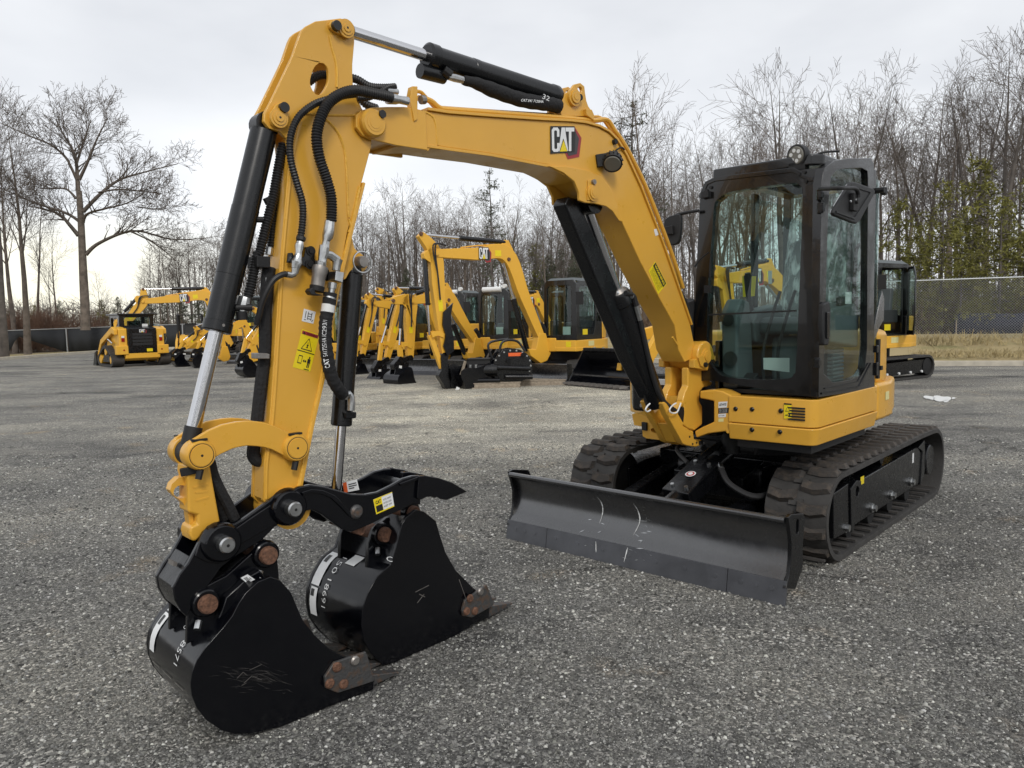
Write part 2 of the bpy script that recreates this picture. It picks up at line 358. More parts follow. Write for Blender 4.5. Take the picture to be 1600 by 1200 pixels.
    ln = t.nodes.new('ShaderNodeVectorMath'); ln.operation = 'LENGTH'; L(pm.outputs[0], ln.inputs[0])
    n6 = noi(.55, 7, mp.outputs[0]); ad = t.nodes.new('ShaderNodeMath'); ad.operation = 'ADD'; L(ln.outputs['Value'], ad.inputs[0]); L(n6.outputs[0], ad.inputs[1])
    pale = ramp(ad.outputs[0], [(.0,(1.85,1.80,1.66)),(1,(1,1,1))]); mr_ = t.nodes.new('ShaderNodeMapRange'); mr_.inputs[1].default_value = 1.05; mr_.inputs[2].default_value = 1.85; L(ad.outputs[0], mr_.inputs[0]); L(mr_.outputs[0], pale.inputs[0]); c = mixc(c, pale.outputs[0], 1.0, 'MULTIPLY')
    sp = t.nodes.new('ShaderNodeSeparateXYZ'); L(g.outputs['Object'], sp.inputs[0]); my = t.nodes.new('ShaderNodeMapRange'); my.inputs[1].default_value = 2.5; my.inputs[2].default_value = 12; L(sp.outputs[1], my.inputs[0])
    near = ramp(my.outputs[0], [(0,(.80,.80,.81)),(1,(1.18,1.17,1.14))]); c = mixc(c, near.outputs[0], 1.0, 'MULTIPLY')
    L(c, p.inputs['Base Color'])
    b = t.nodes.new('ShaderNodeBump'); b.inputs['Strength'].default_value = .8; b.inputs['Distance'].default_value = .012
    h = mixc(v1.outputs['Distance'], v2.outputs['Distance'], .4); h2 = mixc(h, noi(18,6).outputs[0], .45)
    inv = t.nodes.new('ShaderNodeInvert'); L(h2, inv.inputs[1]); L(inv.outputs[0], b.inputs['Height']); L(b.outputs[0], p.inputs['Normal'])
    MAT['gravel'] = m
gravel_mat()
m = mat('litter', (.10,.072,.048), .95, 0, .7, .3, .6, 6, dirt=(.16,.125,.075))
m = mat('verge', (.34,.27,.14), .95, 0, 1.2, .3, .6, 14, dirt=(.20,.19,.075))
LOTEDGE = [(60,6.5),(40,13.0),(26,17.6),(14.505,21.38),(12.354,22.07),(9,23.6),(3,28),(-4,36),(-11,46),(-18,52),(-25,53.2),(-26.5,51),(-26.5,47.9),(-26.8,39.6),(-27.2,20),(-28,-30)]
def flat(name, poly, z, m):
    mb = MB(); t = tessellate_polygon([[Vector((*p,0)) for p in poly]]); mb.add([(*p,z) for p in poly], [tuple(x) for x in t]); return struct(P(name, mb, m))
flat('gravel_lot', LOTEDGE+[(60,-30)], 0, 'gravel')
flat('ground', [(-700,-60),(700,-60),(700,900),(-700,900)], -.16, 'litter')
# kerb round the lot, a real step; cast in lengths
def offset(path, d):
    o = []
    for i, p in enumerate(path):
        a = path[max(i-1,0)]; b = path[min(i+1,len(path)-1)]; v = Vector((b[0]-a[0], b[1]-a[1])).normalized(); o.append((p[0]-v.y*d, p[1]+v.x*d))
    return o
E0 = [(v.x,v.y) for v in cat([(*p,0) for p in LOTEDGE[1:]], 8)]
kerb = struct(link('kerb', MB().mesh('kerb'), None, 'concrete'))
acc = 0; seg = [E0[0]]; runs = []
for a, b in zip(E0, E0[1:]):
    acc += math.dist(a, b); seg.append(b)
    if acc > 2.8: runs.append(seg); seg = [b]; acc = 0
for sg in runs:
    if max(p[1] for p in sg) < 8: continue
    iL = offset(sg, -.16); mb = MB(); k = len(sg); vs = []
    a0 = .006
    for i,(p,q) in enumerate(zip(sg, iL)):
        if i in (0, k-1):
            o_ = sg[1] if i == 0 else sg[-2]; dv = Vector((o_[0]-p[0], o_[1]-p[1])).normalized()*a0; p = (p[0]+dv.x,p[1]+dv.y); q = (q[0]+dv.x,q[1]+dv.y)
        vs += [(*p,-.05),(*p,.15),(*q,.15),(*q,-.05)]
    fs = [(0,1,2,3),tuple(4*(k-1)+j for j in (3,2,1,0))]+[(4*i+j,4*i+(j+1)%4,4*i+4+(j+1)%4,4*i+4+j) for i in range(k-1) for j in range(4)]
    mb.add(vs, fs); P('kerbstone', mb, 'concrete', kerb, .012)
# verge between the kerb and the fences, rising to a low bank on the right
vo = [offset(E0, -d) for d in (.16, .9, 2.0, 3.6, 6.0, 9)]
def bank(x, j): return (.12, .2, .40, .66, .70, .70)[j] if x > 6 else ((.12,.2,.40,.66,.7,.7)[j]*max(0,x+2)/8 + (1-max(0,x+2)/8)*(.12,.10,.06,0,-.06,-.12)[j] if x > -2 else (.12,.09,.04,-.03,-.1,-.14)[j])
mb = MB(); n = len(E0); vs = []
for i in range(n):
    for j in range(6): p = vo[j][i]; vs.append((p[0], p[1], bank(p[0], j)+(R.uniform(-.03,.03) if 0<j<5 else 0)))
mb.add(vs, [(i*6+j, i*6+j+1, i*6+j+7, i*6+j+6) for i in range(n-1) for j in range(5)])
struct(P('verge', mb, 'verge'))
# -------- loose stones lying on the near gravel (uncountable)
def stones(n, ymin, ymax, smin, smax, name):
    pr = rng.random(n); y = ymin*(ymax/ymin)**pr; x = (rng.random(n)-.5)*2*(.74*y+.4)
    s = smin+(smax-smin)*rng.random(n)**3.2; s *= np.clip(.75+y*.1, .8, 1.5)
    base = np.array([[1,0,0],[-.5,.87,0],[-.5,-.87,0],[.25,.45,.75],[-.55,.05,.8],[.3,-.5,.7]])
    fc = np.array([[0,1,3],[1,2,4],[2,0,5],[1,4,3],[2,5,4],[0,3,5],[3,4,5]])
    v = base[None]*(1+.45*(rng.random((n,6,3))-.5))*s[:,None,None]; v[:,:,1] *= (.6+.4*rng.random(n))[:,None]; v[:,:,2] *= (.55+.4*rng.random(n))[:,None]
    a = rng.random(n)*6.28; ca, sa = np.cos(a)[:,None], np.sin(a)[:,None]
    X = v[:,:,0]*ca-v[:,:,1]*sa+x[:,None]; Y = v[:,:,0]*sa+v[:,:,1]*ca+y[:,None]; Z = v[:,:,2]-.12*s[:,None]
    V = np.stack([X,Y,Z],-1).reshape(-1,3); Fc = (fc[None]+6*np.arange(n)[:,None,None]).reshape(-1)
    me = bpy.data.meshes.new(name); me.vertices.add(len(V)); me.vertices.foreach_set('co', V.ravel().astype(np.float32))
    me.loops.add(len(Fc)); me.loops.foreach_set('vertex_index', Fc.astype(np.int32)); k = n*7
    me.polygons.add(k); me.polygons.foreach_set('loop_start', np.arange(0,3*k,3,dtype=np.int32)); me.update(calc_edges=True)
    tone = np.clip(rng.normal(.135,.06,n),.035,.5); tone[rng.random(n)<.24] *= 2.5; tone = np.clip(tone,0,.62)
    c = np.ones((n,6,4)); c[:,:,0] = tone[:,None]; c[:,:,1] = (tone*(.985+.02*rng.random(n)))[:,None]; c[:,:,2] = (tone*(.88+.08*rng.random(n)))[:,None]
    at = me.color_attributes.new('stone_tone', 'FLOAT_COLOR', 'POINT'); at.data.foreach_set('color', c.ravel().astype(np.float32))
    return link(name, me, None, 'stone', 'stuff')
sm = mat('stone', (.13,.13,.125), .9); an = sm.node_tree.nodes.new('ShaderNodeVertexColor'); an.layer_name = 'stone_tone'
sm.node_tree.links.new(an.outputs[0], sm.node_tree.nodes['Principled BSDF'].inputs['Base Color'])
tag(stones(150000, 1.85, 9.5, .003, .0125, 'loose_gravel'), 'loose grey stones scattered over the lot surface', 'gravel')
# white scraps trodden into the gravel on the right
sc = thing('litter_scrap', 'torn white scrap sheet flattened on gravel right of the tracks', 'litter', (0,0,0))
for poly in ([(7.626,13.982),(7.758,14.135),(7.774,14.012),(7.792,13.938),(7.628,13.580),(7.493,13.441),(7.551,13.651),(7.515,13.691)], [(7.858,14.055),(7.986,14.114),(7.928,13.864),(8.054,13.898),(7.987,13.681),(7.754,13.338),(7.575,13.243),(7.461,13.201),(7.552,13.484)], [(8.057,13.782),(8.068,13.699),(7.998,13.600),(7.887,13.509)], [(7.661,13.355),(7.755,13.359),(7.586,13.105),(7.499,13.089)]):
    mb = MB(); mb.prism(chaikin(poly), .008, .022, 'z'); P('scrap_piece', mb, 'paper', sc)
# ================================================================== trees
def seg_mesh(name, segs, sides=3):
    A = np.array([(*a,*b,r,q) for a,b,r,q in segs]); p, q, r0, r1 = A[:,:3], A[:,3:6], A[:,6], A[:,7]
    d = q-p; d /= np.linalg.norm(d,axis=1,keepdims=True)+1e-9
    up = np.where(np.abs(d[:,2:3])<.9, np.array([[0,0,1.]]), np.array([[1.,0,0]])); u = np.cross(d,up); u /= np.linalg.norm(u,axis=1,keepdims=True)+1e-9; w_ = np.cross(d,u)
    n = len(A); k = np.arange(sides)*2*PI/sides; cs, sn = np.cos(k), np.sin(k); off = u[:,None]*cs[None,:,None]+w_[:,None]*sn[None,:,None]
    V = np.concatenate([p[:,None]+off*r0[:,None,None], q[:,None]+off*r1[:,None,None]],1).reshape(-1,3)
    i = np.arange(sides); j = (i+1)%sides; f = np.stack([i,j,j+sides,i+sides],1); Fc = (f[None]+2*sides*np.arange(n)[:,None,None]).reshape(-1)
    me = bpy.data.meshes.new(name); me.vertices.add(len(V)); me.vertices.foreach_set('co', V.ravel().astype(np.float32))
    me.loops.add(len(Fc)); me.loops.foreach_set('vertex_index', Fc.astype(np.int32)); nf = n*sides
    me.polygons.add(nf); me.polygons.foreach_set('loop_start', np.arange(0,4*nf,4,dtype=np.int32)); me.update(calc_edges=True)
    me.polygons.foreach_set('use_smooth', [True]*nf); return me
def grow(rg, segs, p, d, L, r, lev, mx, wob, upw, kids, rmin=.008):
    n = max(3, int(L/(.55 if lev < 2 else .30))); p = np.array(p, float); d = np.array(d, float); rr = r; step = L/n
    for i in range(n):
        d = d+rg.normal(0,wob,3)+np.array([0,0,upw]); d /= np.linalg.norm(d); q = p+d*step; r2 = max(rmin, r*(1-.88*((i+1)/n)**.9))
        segs.append((lev, p, q, rr, r2))
        if lev < mx and i >= (1 if lev else int(n*.35)):
            for _ in range(kids[lev] if rg.random() < .82 else kids[lev]-1):
                a = rg.random()*2*PI; u = np.cross(d, [math.cos(a), math.sin(a), .13]); u /= np.linalg.norm(u)+1e-9; an = rg.uniform(.45,1.0)
                grow(rg, segs, q, d*math.cos(an)+u*math.sin(an), L*(rg.uniform(.28,.5) if lev == 0 else rg.uniform(.3,.62))*(1-.45*i/n), max(rmin, r2*rg.uniform(.38,.6)), lev+1, mx, wob*1.25, upw*.9, kids, rmin)
        p, rr = q, r2
def split(segs): return [s[1:] for s in segs if s[0]==0], [s[1:] for s in segs if s[0]>0]
def forest(rg, H, r0, fork, spread):
    """a woodland tree: long straight bole, ascending limbs in the upper half, fine straight twigs"""
    segs = []
    def shoot(p, d, L, r, lev):
        n = max(2, int(L/(.62,.42,.33,.30)[lev])); rr = r; p = np.array(p,float); d = np.array(d,float)
        for i in range(n):
            d = d+rg.normal(0,(.018,.05,.07,.09)[lev],3)+np.array([0,0,(.0,.022,.018,.01)[lev]]); d /= np.linalg.norm(d); q = p+d*L/n; f = (i+1)/n; r2 = max(.006, r*(1-(.97,.88,.75,.6)[lev]*f**(.75,.9,1,1)[lev]))
            segs.append((0 if lev == 0 else 1, p, q, rr, r2))
            go = lev < 3 and f > (.40,.16,.12)[lev]
            if go:
                for _ in range(1 if rg.random() < (.55,.5,.5)[lev] else 2):
                    if lev == 0 and rg.random() < .12: continue
                    a_ = rg.random()*2*PI; u = np.cross(d,[math.cos(a_),math.sin(a_),.1]); u /= np.linalg.norm(u)+1e-9; an = rg.uniform(.35,.75)*spread if lev == 0 else rg.uniform(.4,.85)
                    Lc = (H*rg.uniform(.17,.30)*(1.30-f)*1.25, L*rg.uniform(.28,.55), L*rg.uniform(.35,.7))[lev]
                    shoot(q, d*math.cos(an)+u*math.sin(an), max(.40,Lc), max(.0065,min(.07,r2*rg.uniform(.35,.6))), lev+1)
            p, rr = q, r2
        return p
    shoot((0,0,-.2), (rg.normal(0,.02),rg.normal(0,.02),1), H, r0, 0)
    if fork:
        base = [s_ for s_ in segs if s_[0] == 0][int(len([s_ for s_ in segs if s_[0]==0])*.3)]; shoot(base[2], (rg.normal(0,.2),rg.normal(0,.2),1), H*.66, r0*.6, 0)
    return segs
BARE = []
for k in range(7):
    rg = np.random.default_rng(300+k); tr, cw = split(forest(rg, 13.2, (.19,.22,.15)[k%3], k in (1,4,6), (1.,1.25,.8)[k%3]))
    H_ = max(float(c[1][2]) for c in cw+tr); sc_ = 13.2/H_
    tr = [(np.array(a)*sc_, np.array(b)*sc_, r0, r1) for a,b,r0,r1 in tr]; cw = [(np.array(a)*sc_, np.array(b)*sc_, r0, r1) for a,b,r0,r1 in cw]
    BARE.append((seg_mesh('trunk', tr, 7), seg_mesh('crown', cw, 3)))
for i,(a,b) in enumerate(BARE): a.materials.append(MAT[('bark','bark_dark','bark')[i%3]]); b.materials.append(MAT[('twig','twig_grey','twig','twig_red')[i%4]])
def plant_tree(name, label, category, pair, loc, sc, rz, group=None, tilt=(0,0)):
    t = thing(name, label, category, loc, rz, group); t.scale = (sc*R.uniform(.92,1.1), sc*R.uniform(.92,1.1), sc); t.rotation_euler = (*tilt, rz)
    link('trunk', pair[0], t); link('crown', pair[1], t); return t
def hor(px): return 500+.0196*(800-px)
def px2(px, dep): return (px-800)/1183*dep
GW = 'bare trees in the wood behind the lot'
LB = ['slender bare grey brown tree in the wood behind the fence','forked bare brown tree in the wood behind the fence','twiggy bare tree in the wood behind the lot']
def wood(px, dep, top, k=None, lab=0, lb=None):
    k = R.randrange(7) if k is None else k
    h = (hor(px)-top)/1183*dep+1.6
    plant_tree('bare_tree', lb or LB[{0:0,1:1,4:1,6:1}.get(k,2) if lab==0 else 2], 'tree', BARE[k], (px2(px,dep), dep, 0), h/13.2, R.random()*6.28, GW, (R.gauss(0,.02),R.gauss(0,.02)))
prof = [(560,300),(620,262),(700,255),(760,265),(830,268),(900,250),(935,150),(1000,130),(1060,175),(1110,190),(1160,150),(1230,105),(1290,135),(1345,95),(1400,150),(1450,110),(1500,85),(1555,50),(1610,55),(1680,60)]
def topat(px):
    for (a,b),(c,d) in zip(prof, prof[1:]):
        if a <= px <= c: return b+(d-b)*(px-a)/(c-a)
    return 300 if px < 560 else 60
# the front row, one by one, then the ranks behind it
for px, dep, top, k, lb in [(948,46,140,0,'thin bare tree just left of the wispy pine above the boom bend'),(1008,44,105,3,'bare tree directly right of the wispy pine above the boom bend'),(1062,48,168,2,"bare tree above the cab's left mirror"),(1105,50,188,5,'slim bare tree left of the cab roof, second from the boom'),(1135,42,170,1,'low bare tree between the boom and the cab roof'),(1165,47,150,0,'bare tree rising just left of the cab roof corner'),(1196,41,185,3,'thin bare tree above the left end of the cab roof'),(1228,43,98,4,'tall bare tree straight above the left part of the cab roof'),(1262,46,150,2,'short bare tree just left of the cab roof light'),(1300,44,140,5,'bare tree right behind the cab roof light'),(1338,42,92,1,'tall bare tree above the right end of the cab roof'),(1375,45,160,3,"short bare tree at the cab's upper right corner"),(1402,40,150,0,"bare tree just right of the cab's rear post"),(1440,40,108,6,'forked bare tree behind the open cab door machine'),(1475,38,125,2,'bare tree left of the tallest tree at right'),(1498,40,160,3,'thin bare tree tucked behind the tallest tree at right'),(1520,37,66,1,'tall straight bare tree left of the tallest crown at right'),(1545,41,110,5,'bare tree between the two tallest crowns at right'),(1566,36,48,4,'tallest wide crowned bare tree near the right edge'),(1600,38,70,0,'bare tree at the very right edge of the photo'),(1632,36,60,6,None),(1670,38,50,2,None)]: wood(px, dep, top, k, 0, lb)
for px in range(420, 1720, 26):
    q = px+R.uniform(-10,10); wood(q, R.uniform(50,72), topat(q)+R.uniform(25,130))
for px in range(540, 960, 17):
    q = px+R.uniform(-8,8); wood(q, R.uniform(55,80), 262+R.uniform(0,95), None, 1)
for px in range(232, 420, 12):
    q = px+R.uniform(-6,6); wood(q, R.uniform(70,92), 340+R.uniform(0,45)+max(0,260-q)*2.2, None, 1)
for px in range(-620, -60, 26):
    q = px+R.uniform(-10,10); wood(q, R.uniform(48,64), 190+R.uniform(0,120), None, 1)
# the big tree standing free on the left, limbs followed one by one
HY = 52.
rg = np.random.default_rng(5); segs = []
def limb(path, r0, r1, lev, sub, sy):
    P3 = []; n = len(path)
    for i,(x,z) in enumerate(path): P3.append((x, HY+sy*(i/(n-1))**1.2, z))
    C = cat(P3, 6); m = len(C)-1
    for i in range(m):
        a, b = np.array(C[i]), np.array(C[i+1]); ra = r0+(r1-r0)*i/m; rb = r0+(r1-r0)*(i+1)/m
        segs.append((lev, a, b, ra, rb))
        if sub and i > m*.22:
            for _ in range(2 if rg.random() < .4 else 1):
                d = (b-a)/np.linalg.norm(b-a); q = rg.normal(0,1,3); q -= d*q.dot(d); q /= np.linalg.norm(q)
                if q[2] < 0 and rg.random() < .55: q = -q
                an = rg.uniform(.4,1.0); grow(rg, segs, b, d*math.cos(an)+q*math.sin(an), rg.uniform(.9,2.6), max(.014, rb*.45), 2, 4, .08, .025, (1,1,2,2), .010)
limb([(-29.116,1.638),(-29.042,3.597),(-29.013,5.759),(-28.974,7.620),(-28.926,10.037),(-28.927,12.154)], .32, .18, 0, False, 0)
limb([(-28.927,12.154),(-28.989,13.138),(-29.055,14.259),(-29.364,15.381),(-30.032,16.643),(-30.491,17.593)], .20, .03, 1, True, .6)
for pth, r0, sy in [([(-29.138,8.834),(-30.010,9.774),(-30.959,10.614),(-32.501,11.166),(-34.051,11.577)],.16,2.5),([(-29.001,9.783),(-29.535,10.402),(-31.071,11.068),(-32.720,12.086)],.13,-2.5),([(-29.137,11.595),(-29.972,12.385),(-31.252,12.550),(-32.460,12.700)],.10,1.5),([(-28.998,12.998),(-29.374,14.405),(-30.053,15.324),(-31.016,15.829),(-32.592,16.692)],.11,-2.),([(-29.003,13.979),(-28.694,15.368),(-28.467,16.613),(-28.354,17.649)],.10,1.),([(-28.869,12.996),(-27.975,14.378),(-27.179,15.617),(-26.084,17.122)],.12,-1.2),([(-28.773,10.600),(-27.703,11.990),(-26.627,13.093),(-25.153,13.765),(-23.035,14.493)],.15,2.),([(-27.630,12.017),(-26.115,12.128),(-24.266,11.854),(-22.705,11.542)],.08,-1.5),([(-28.783,9.821),(-28.241,10.377),(-26.786,10.632),(-25.044,10.881),(-23.574,11.418)],.12,-2.2),([(-25.044,10.881),(-23.911,10.577),(-22.207,10.190)],.06,-2.5),([(-28.775,7.359),(-28.099,8.174),(-26.602,8.999),(-25.436,9.189),(-23.453,8.582),(-21.065,8.678)],.15,1.8),([(-25.729,9.124),(-24.483,8.246),(-23.408,6.869)],.07,2.)]:
    limb(pth, r0*1.15, .03, 1, True, sy)
tr, cw = split(segs); t = thing('bare_tree', 'tall wide crowned bare tree standing alone left of the loader', 'tree', (0,0,0))
ht = link('trunk', seg_mesh('trunk', tr, 10), t, 'bark'); link('crown', seg_mesh('crown', cw, 3), t, 'twig')
t.scale = (1,1,.89)
# leftmost clump
for px, dep, top, k, lb in [(8,46,128,4,'thick trunked bare tree at the left edge of the photo'),(45,50,150,0,'straight dark bare tree between the left edge and the big tree'),(-14,44,120,1,None),(26,56,190,3,None),(62,60,250,5,None),(95,62,330,2,None),(-40,50,150,6,None),(84,64,400,5,None),(160,66,420,2,None)]:
    h = (hor(px)-top)/1183*dep+1.6
    plant_tree('bare_tree', lb or 'thin bare tree in the clump at the left edge', 'tree', BARE[k], (px2(px,dep),dep,0), h/13.2, R.random()*6.28, None if lb else 'bare trees of the left clump')
# the wood on the other side of the lot, which the glass and the paint mirror
for i in range(34):
    x = -46+i*2.9+R.uniform(-1,1); plant_tree('bare_tree', 'bare tree in the wood across the lot, seen only mirrored in the cab glass', 'tree', BARE[i%7], (x, -24-R.uniform(0,9)-abs(x)*.12, 0), R.uniform(.8,1.25), R.random()*6.28, 'bare trees across the lot')
for i in range(22):
    y = -6+i*2.3+R.uniform(-.8,.8); plant_tree('bare_tree', 'bare tree in the wood right of the lot, mirrored in the cab door glass', 'tree', BARE[i%7], (40+R.uniform(0,10)+max(0,y-26)*.9, y, 0), R.uniform(.8,1.25), R.random()*6.28, 'bare trees right of the lot')
# evergreens
def pine_mesh(seed, H, dens, rad, droop, m, low=.12, leaf=.16):
    rg = np.random.default_rng(seed); tr = []; V = []; Fc = []
    z = 0; p = np.array([0,0,-.2]); n = 14
    for i in range(n):
        q = np.array([rg.normal(0,.03)*H*.1, rg.normal(0,.03)*H*.1, H*(i+1)/n]); tr.append((p,q,.012*H*(1-i/n)+.02,.012*H*(1-(i+1)/n)+.012)); p = q
    for z in np.arange(low*H, H, H/dens):
        f = 1-(z/H-low)/(1-low); Lr = rad*(f**.75)*rg.uniform(.5,1.15)+.12
        for b in range(rg.integers(2,5)):
            a = rg.random()*2*PI; e = np.array([math.cos(a)*Lr, math.sin(a)*Lr, Lr*rg.uniform(-droop, .35)]); o0 = np.array([0,0,z]); tr.append((o0, o0+e, .02, .008))
            for _ in range(int(7+10*Lr)):
                t_ = rg.uniform(.3,1.05); c = o0+e*t_+rg.normal(0,.10+.05*Lr,3)
                for __ in range(4):
                    d = rg.normal(0,1,3); d /= np.linalg.norm(d); w3 = np.cross(d, rg.normal(0,1,3)); w3 /= np.linalg.norm(w3)+1e-9; l = leaf*rg.uniform(.6,1.5); k = len(V)
                    V += [c-w3*l*.16, c+w3*l*.16, c+d*l]; Fc.append((k,k+1,k+2))
    me = bpy.data.meshes.new('crown'); me.from_pydata([tuple(v) for v in V], [], Fc); me.materials.append(MAT[m]); tm = seg_mesh('trunk', tr, 4); tm.materials.append(MAT['bark_dark']); return tm, me
PN = [pine_mesh(1,7,26,2.3,.25,'pine'), pine_mesh(2,7,22,2.7,.3,'pine'), pine_mesh(3,10,40,2.0,.3,'pine_dark',.3), pine_mesh(4,10,26,1.7,.1,'pine_dark',.35,.11)]
for px, dep, top, k, gx in [(1402,33,330,0,0),(1470,31,305,1,0),(1525,33,265,0,0),(1560,30,330,1,0),(1598,31,300,1,0),(1640,30,310,0,0),(1435,35,370,1,0),(1500,30,380,1,0)]:
    h = (hor(px)-top)/1183*dep+1.6
    plant_tree('pine_tree', 'olive green pine sapling behind the chain link fence', 'tree', PN[k], (px2(px,dep),dep,.4), h/7, R.random()*6.28, 'olive pines behind the right fence')
plant_tree('pine_tree', 'dark pine standing above the bare wood right of the boom bracket', 'tree', PN[3], (px2(990,46),46,0), ((hor(990)-165)/1183*46+1.6)/10, 1.2)
plant_tree('pine_tree', 'dark pine in the wood above the second excavator boom', 'tree', PN[3], (px2(772,56),56,0), ((hor(772)-268)/1183*56+1.6)/10, 2.6)
for px, dep, top in [(60,70,478),(100,74,470),(165,78,470),(190,80,464),(212,76,470),(238,78,462),(262,74,458),(290,72,456),(316,70,450),(345,66,440),(20,72,486),(560,60,430),(640,62,420),(860,58,400),(880,60,390),(905,58,380),(840,62,385),(330,64,470),(210,66,480),(1000,55,400),(-20,70,470)]:
    h = (hor(px)-top)/1183*dep+1.6
    plant_tree('pine_tree', 'low dark evergreen in the wood behind the machines', 'tree', PN[2] if px%3 else PN[1], (px2(px,dep),dep,0), h/(10 if px%3 else 7), R.random()*6.28, 'low dark evergreens of the far wood')
for i in range(26):
    x = -46+i*3.7+R.uniform(-1,1); plant_tree('pine_tree', 'dark evergreen across the lot, seen only mirrored in the cab glass', 'tree', PN[2], (x, -30-R.uniform(0,8)-abs(x)*.1, 0), R.uniform(.8,1.2), R.random()*6.28, 'evergreens across the lot')
for i in range(14):
    y = -8+i*3.4+R.uniform(-1,1); plant_tree('pine_tree', 'evergreen right of the lot, mirrored in the cab door glass', 'tree', PN[i%3], (46+R.uniform(0,8)+max(0,y-26)*.9, y, 0), R.uniform(.9,1.3), R.random()*6.28, 'evergreens right of the lot')
# the wood beyond, which reads as one mass of poles and twigs
segs = []
rg = np.random.default_rng(21)
for i in range(620):
    px = rg.uniform(-80,1720) if i < 470 else rg.uniform(380,980); dep = rg.uniform(74,120); top = 470 if px < 240 else (topat(px)+90 if px > 540 else 385); H = (hor(px)-top)/1183*dep*rg.uniform(.6,1.0)+1.6; x = px2(px,dep)
    p = np.array([x,dep,-.2]); q = p+np.array([rg.normal(0,.5),0,H]); r = rg.uniform(.05,.13); m_ = p+(q-p)*.5+np.array([rg.normal(0,.12),0,0])
    segs += [(p,m_,r,r*.7),(m_,q,r*.7,.015)]
    for _ in range(34):
        t_ = rg.uniform(.15,1); c = p+(q-p)*t_; L = rg.uniform(.6,3.0)*(1.15-t_*.6); d = np.array([rg.normal(0,.8),rg.normal(0,.8),rg.uniform(.3,1.1)]); d /= np.linalg.norm(d); e = c+d*L*.6; f_ = e+(d+rg.normal(0,.35,3))*L*.45
        segs += [(c,e,.026,.018),(e,f_,.018,.01)]
        g_ = e+(d+rg.normal(0,.5,3))*L*.4; segs.append((e,g_,.015,.009))
tag(link('far_woodland', seg_mesh('far_woodland', segs, 3), None, 'twig_grey', 'stuff'), 'grey brown mass of bare far trees behind the whole lot', 'woodland')
# undergrowth along the wood's edge
def brush(name, n, f, m, L0, L1, label, cat_):
    segs = []
    for _ in range(n):
        x, y, z = f(); L = rg.uniform(L0,L1); d = np.array([rg.normal(0,.45),rg.normal(0,.45),1]); d /= np.linalg.norm(d); p = np.array([x,y,z]); q = p+d*L*.5; s2 = q+(d+rg.normal(0,.3,3))*L*.5
        segs += [(p,q,.014,.011),(q,s2,.011,.006)]
        for _ in range(3): e = q+(d+rg.normal(0,.6,3))*L*.4*rg.random(); segs.append((q,e,.009,.005))
    return tag(link(name, seg_mesh(name, segs, 3), None, m, 'stuff'), label, cat_)
def fb():
    px = rg.uniform(-60,1700); dep = rg.uniform(30,46) if px > 1000 else rg.uniform(56,72); return px2(px,dep), dep, (.5 if px > 1000 else -.1)
brush('undergrowth', 9000, fb, 'brush', .6, 2.6, 'brown leafless undergrowth along the edge of the wood', 'undergrowth')
def fr():
    px = rg.choice([20,60,95,150,70,40])+rg.normal(0,16); dep = rg.uniform(56,62); return px2(px,dep), dep, rg.uniform(-.1,1.5)
brush('russet_brush', 2000, fr, 'russet', .6, 2.4, 'russet dead leafed brush behind the black screened fence', 'undergrowth')
def fs_(): t_ = rg.random(); return 11.5+14*t_+rg.normal(0,.3), 25.6-4.3*t_+rg.normal(0,.6), .5
brush('dry_grass', 1300, fs_, 'straw', .12, .5, 'tall dry straw grass under the chain link fence', 'grass')
def fg(): t_ = rg.random(); return 12.5+13*t_, 23.4-4.2*t_+rg.normal(0,.6), .22
brush('verge_grass', 3800, fg, 'straw', .08, .25, 'short dry grass on the bank above the right kerb', 'grass')
# ================================================================== fences
fp0, fp1 = Vector((13.75,25.2,.66)), Vector((27.6,20.4,.72)); fd = (fp1-fp0); FL = fd.length; fd.normalize(); FH = 1.98; f0 = fp0-fd*6; FL += 6
cf = thing('chain_link_fence', 'silver chain link fence on the grassy bank at right', 'fence', f0)
fv = lambda s, z: tuple(fd*s+Vector((0,0,z)))
k = 0
while k*3.05 < FL: P('post', MB().cyl(fv(k*3.05+5.95,-.3) if k else fv(2.9,-.3), fv(k*3.05+5.95,FH) if k else fv(2.9,FH), .032, 10), 'galv', cf); k += 1
P('top_rail', MB().cyl(fv(0,FH-.02), fv(FL,FH-.02), .021, 8), 'galv', cf)
segs = []; pit = .085; x = -FH
while x < FL:
    for sgn in (1,-1):
        a, b = (x, x+FH) if sgn > 0 else (x+FH, x); za, zb = 0, FH
        lo, hi = max(0,min(a,b)), min(FL,max(a,b))
        def at(u): return (u-a)/(b-a)*FH if b != a else 0
        if hi > lo: segs.append((np.array(fv(lo,at(lo)+.02)), np.array(fv(hi,at(hi)+.05)), .0032, .0032))
    x += pit
w_ = link('wire_mesh', seg_mesh('wire_mesh', segs, 3), cf, 'galv'); w_['kind'] = 'stuff'
sf = thing('silt_fence', 'low dark blue silt barrier beyond the chain link fence', 'barrier', (0,0,0))
mb = MB(); V2 = []; nn = 40
for i in range(nn+1): t_ = i/nn; V2 += [(17.2+20*t_, 29.5-6*t_, .40),(17.2+20*t_+.05*math.sin(i), 29.4-6*t_+.08*math.sin(i*2.1), 1.48+.03*math.sin(i*1.3))]
mb.add(V2, [(2*i,2*i+2,2*i+3,2*i+1) for i in range(nn)]); o = P('fabric', mb, 'silt', sf); sd_ = o.modifiers.new('thickness','SOLIDIFY'); sd_.thickness = .02
for i in range(8): t_ = i/7; P('stake', MB().box(17.2+20*t_-.02,29.3-6*t_-.02,.3,17.2+20*t_+.02,29.3-6*t_+.02,1.25), 'wood', sf)
lf = thing('screened_fence', 'low fence with sagging black privacy screen at left', 'fence', (0,0,0))
xs = [-45.5,-41.9,-38.3,-34.7,-31.1,-27.5,-23.9,-20.3]
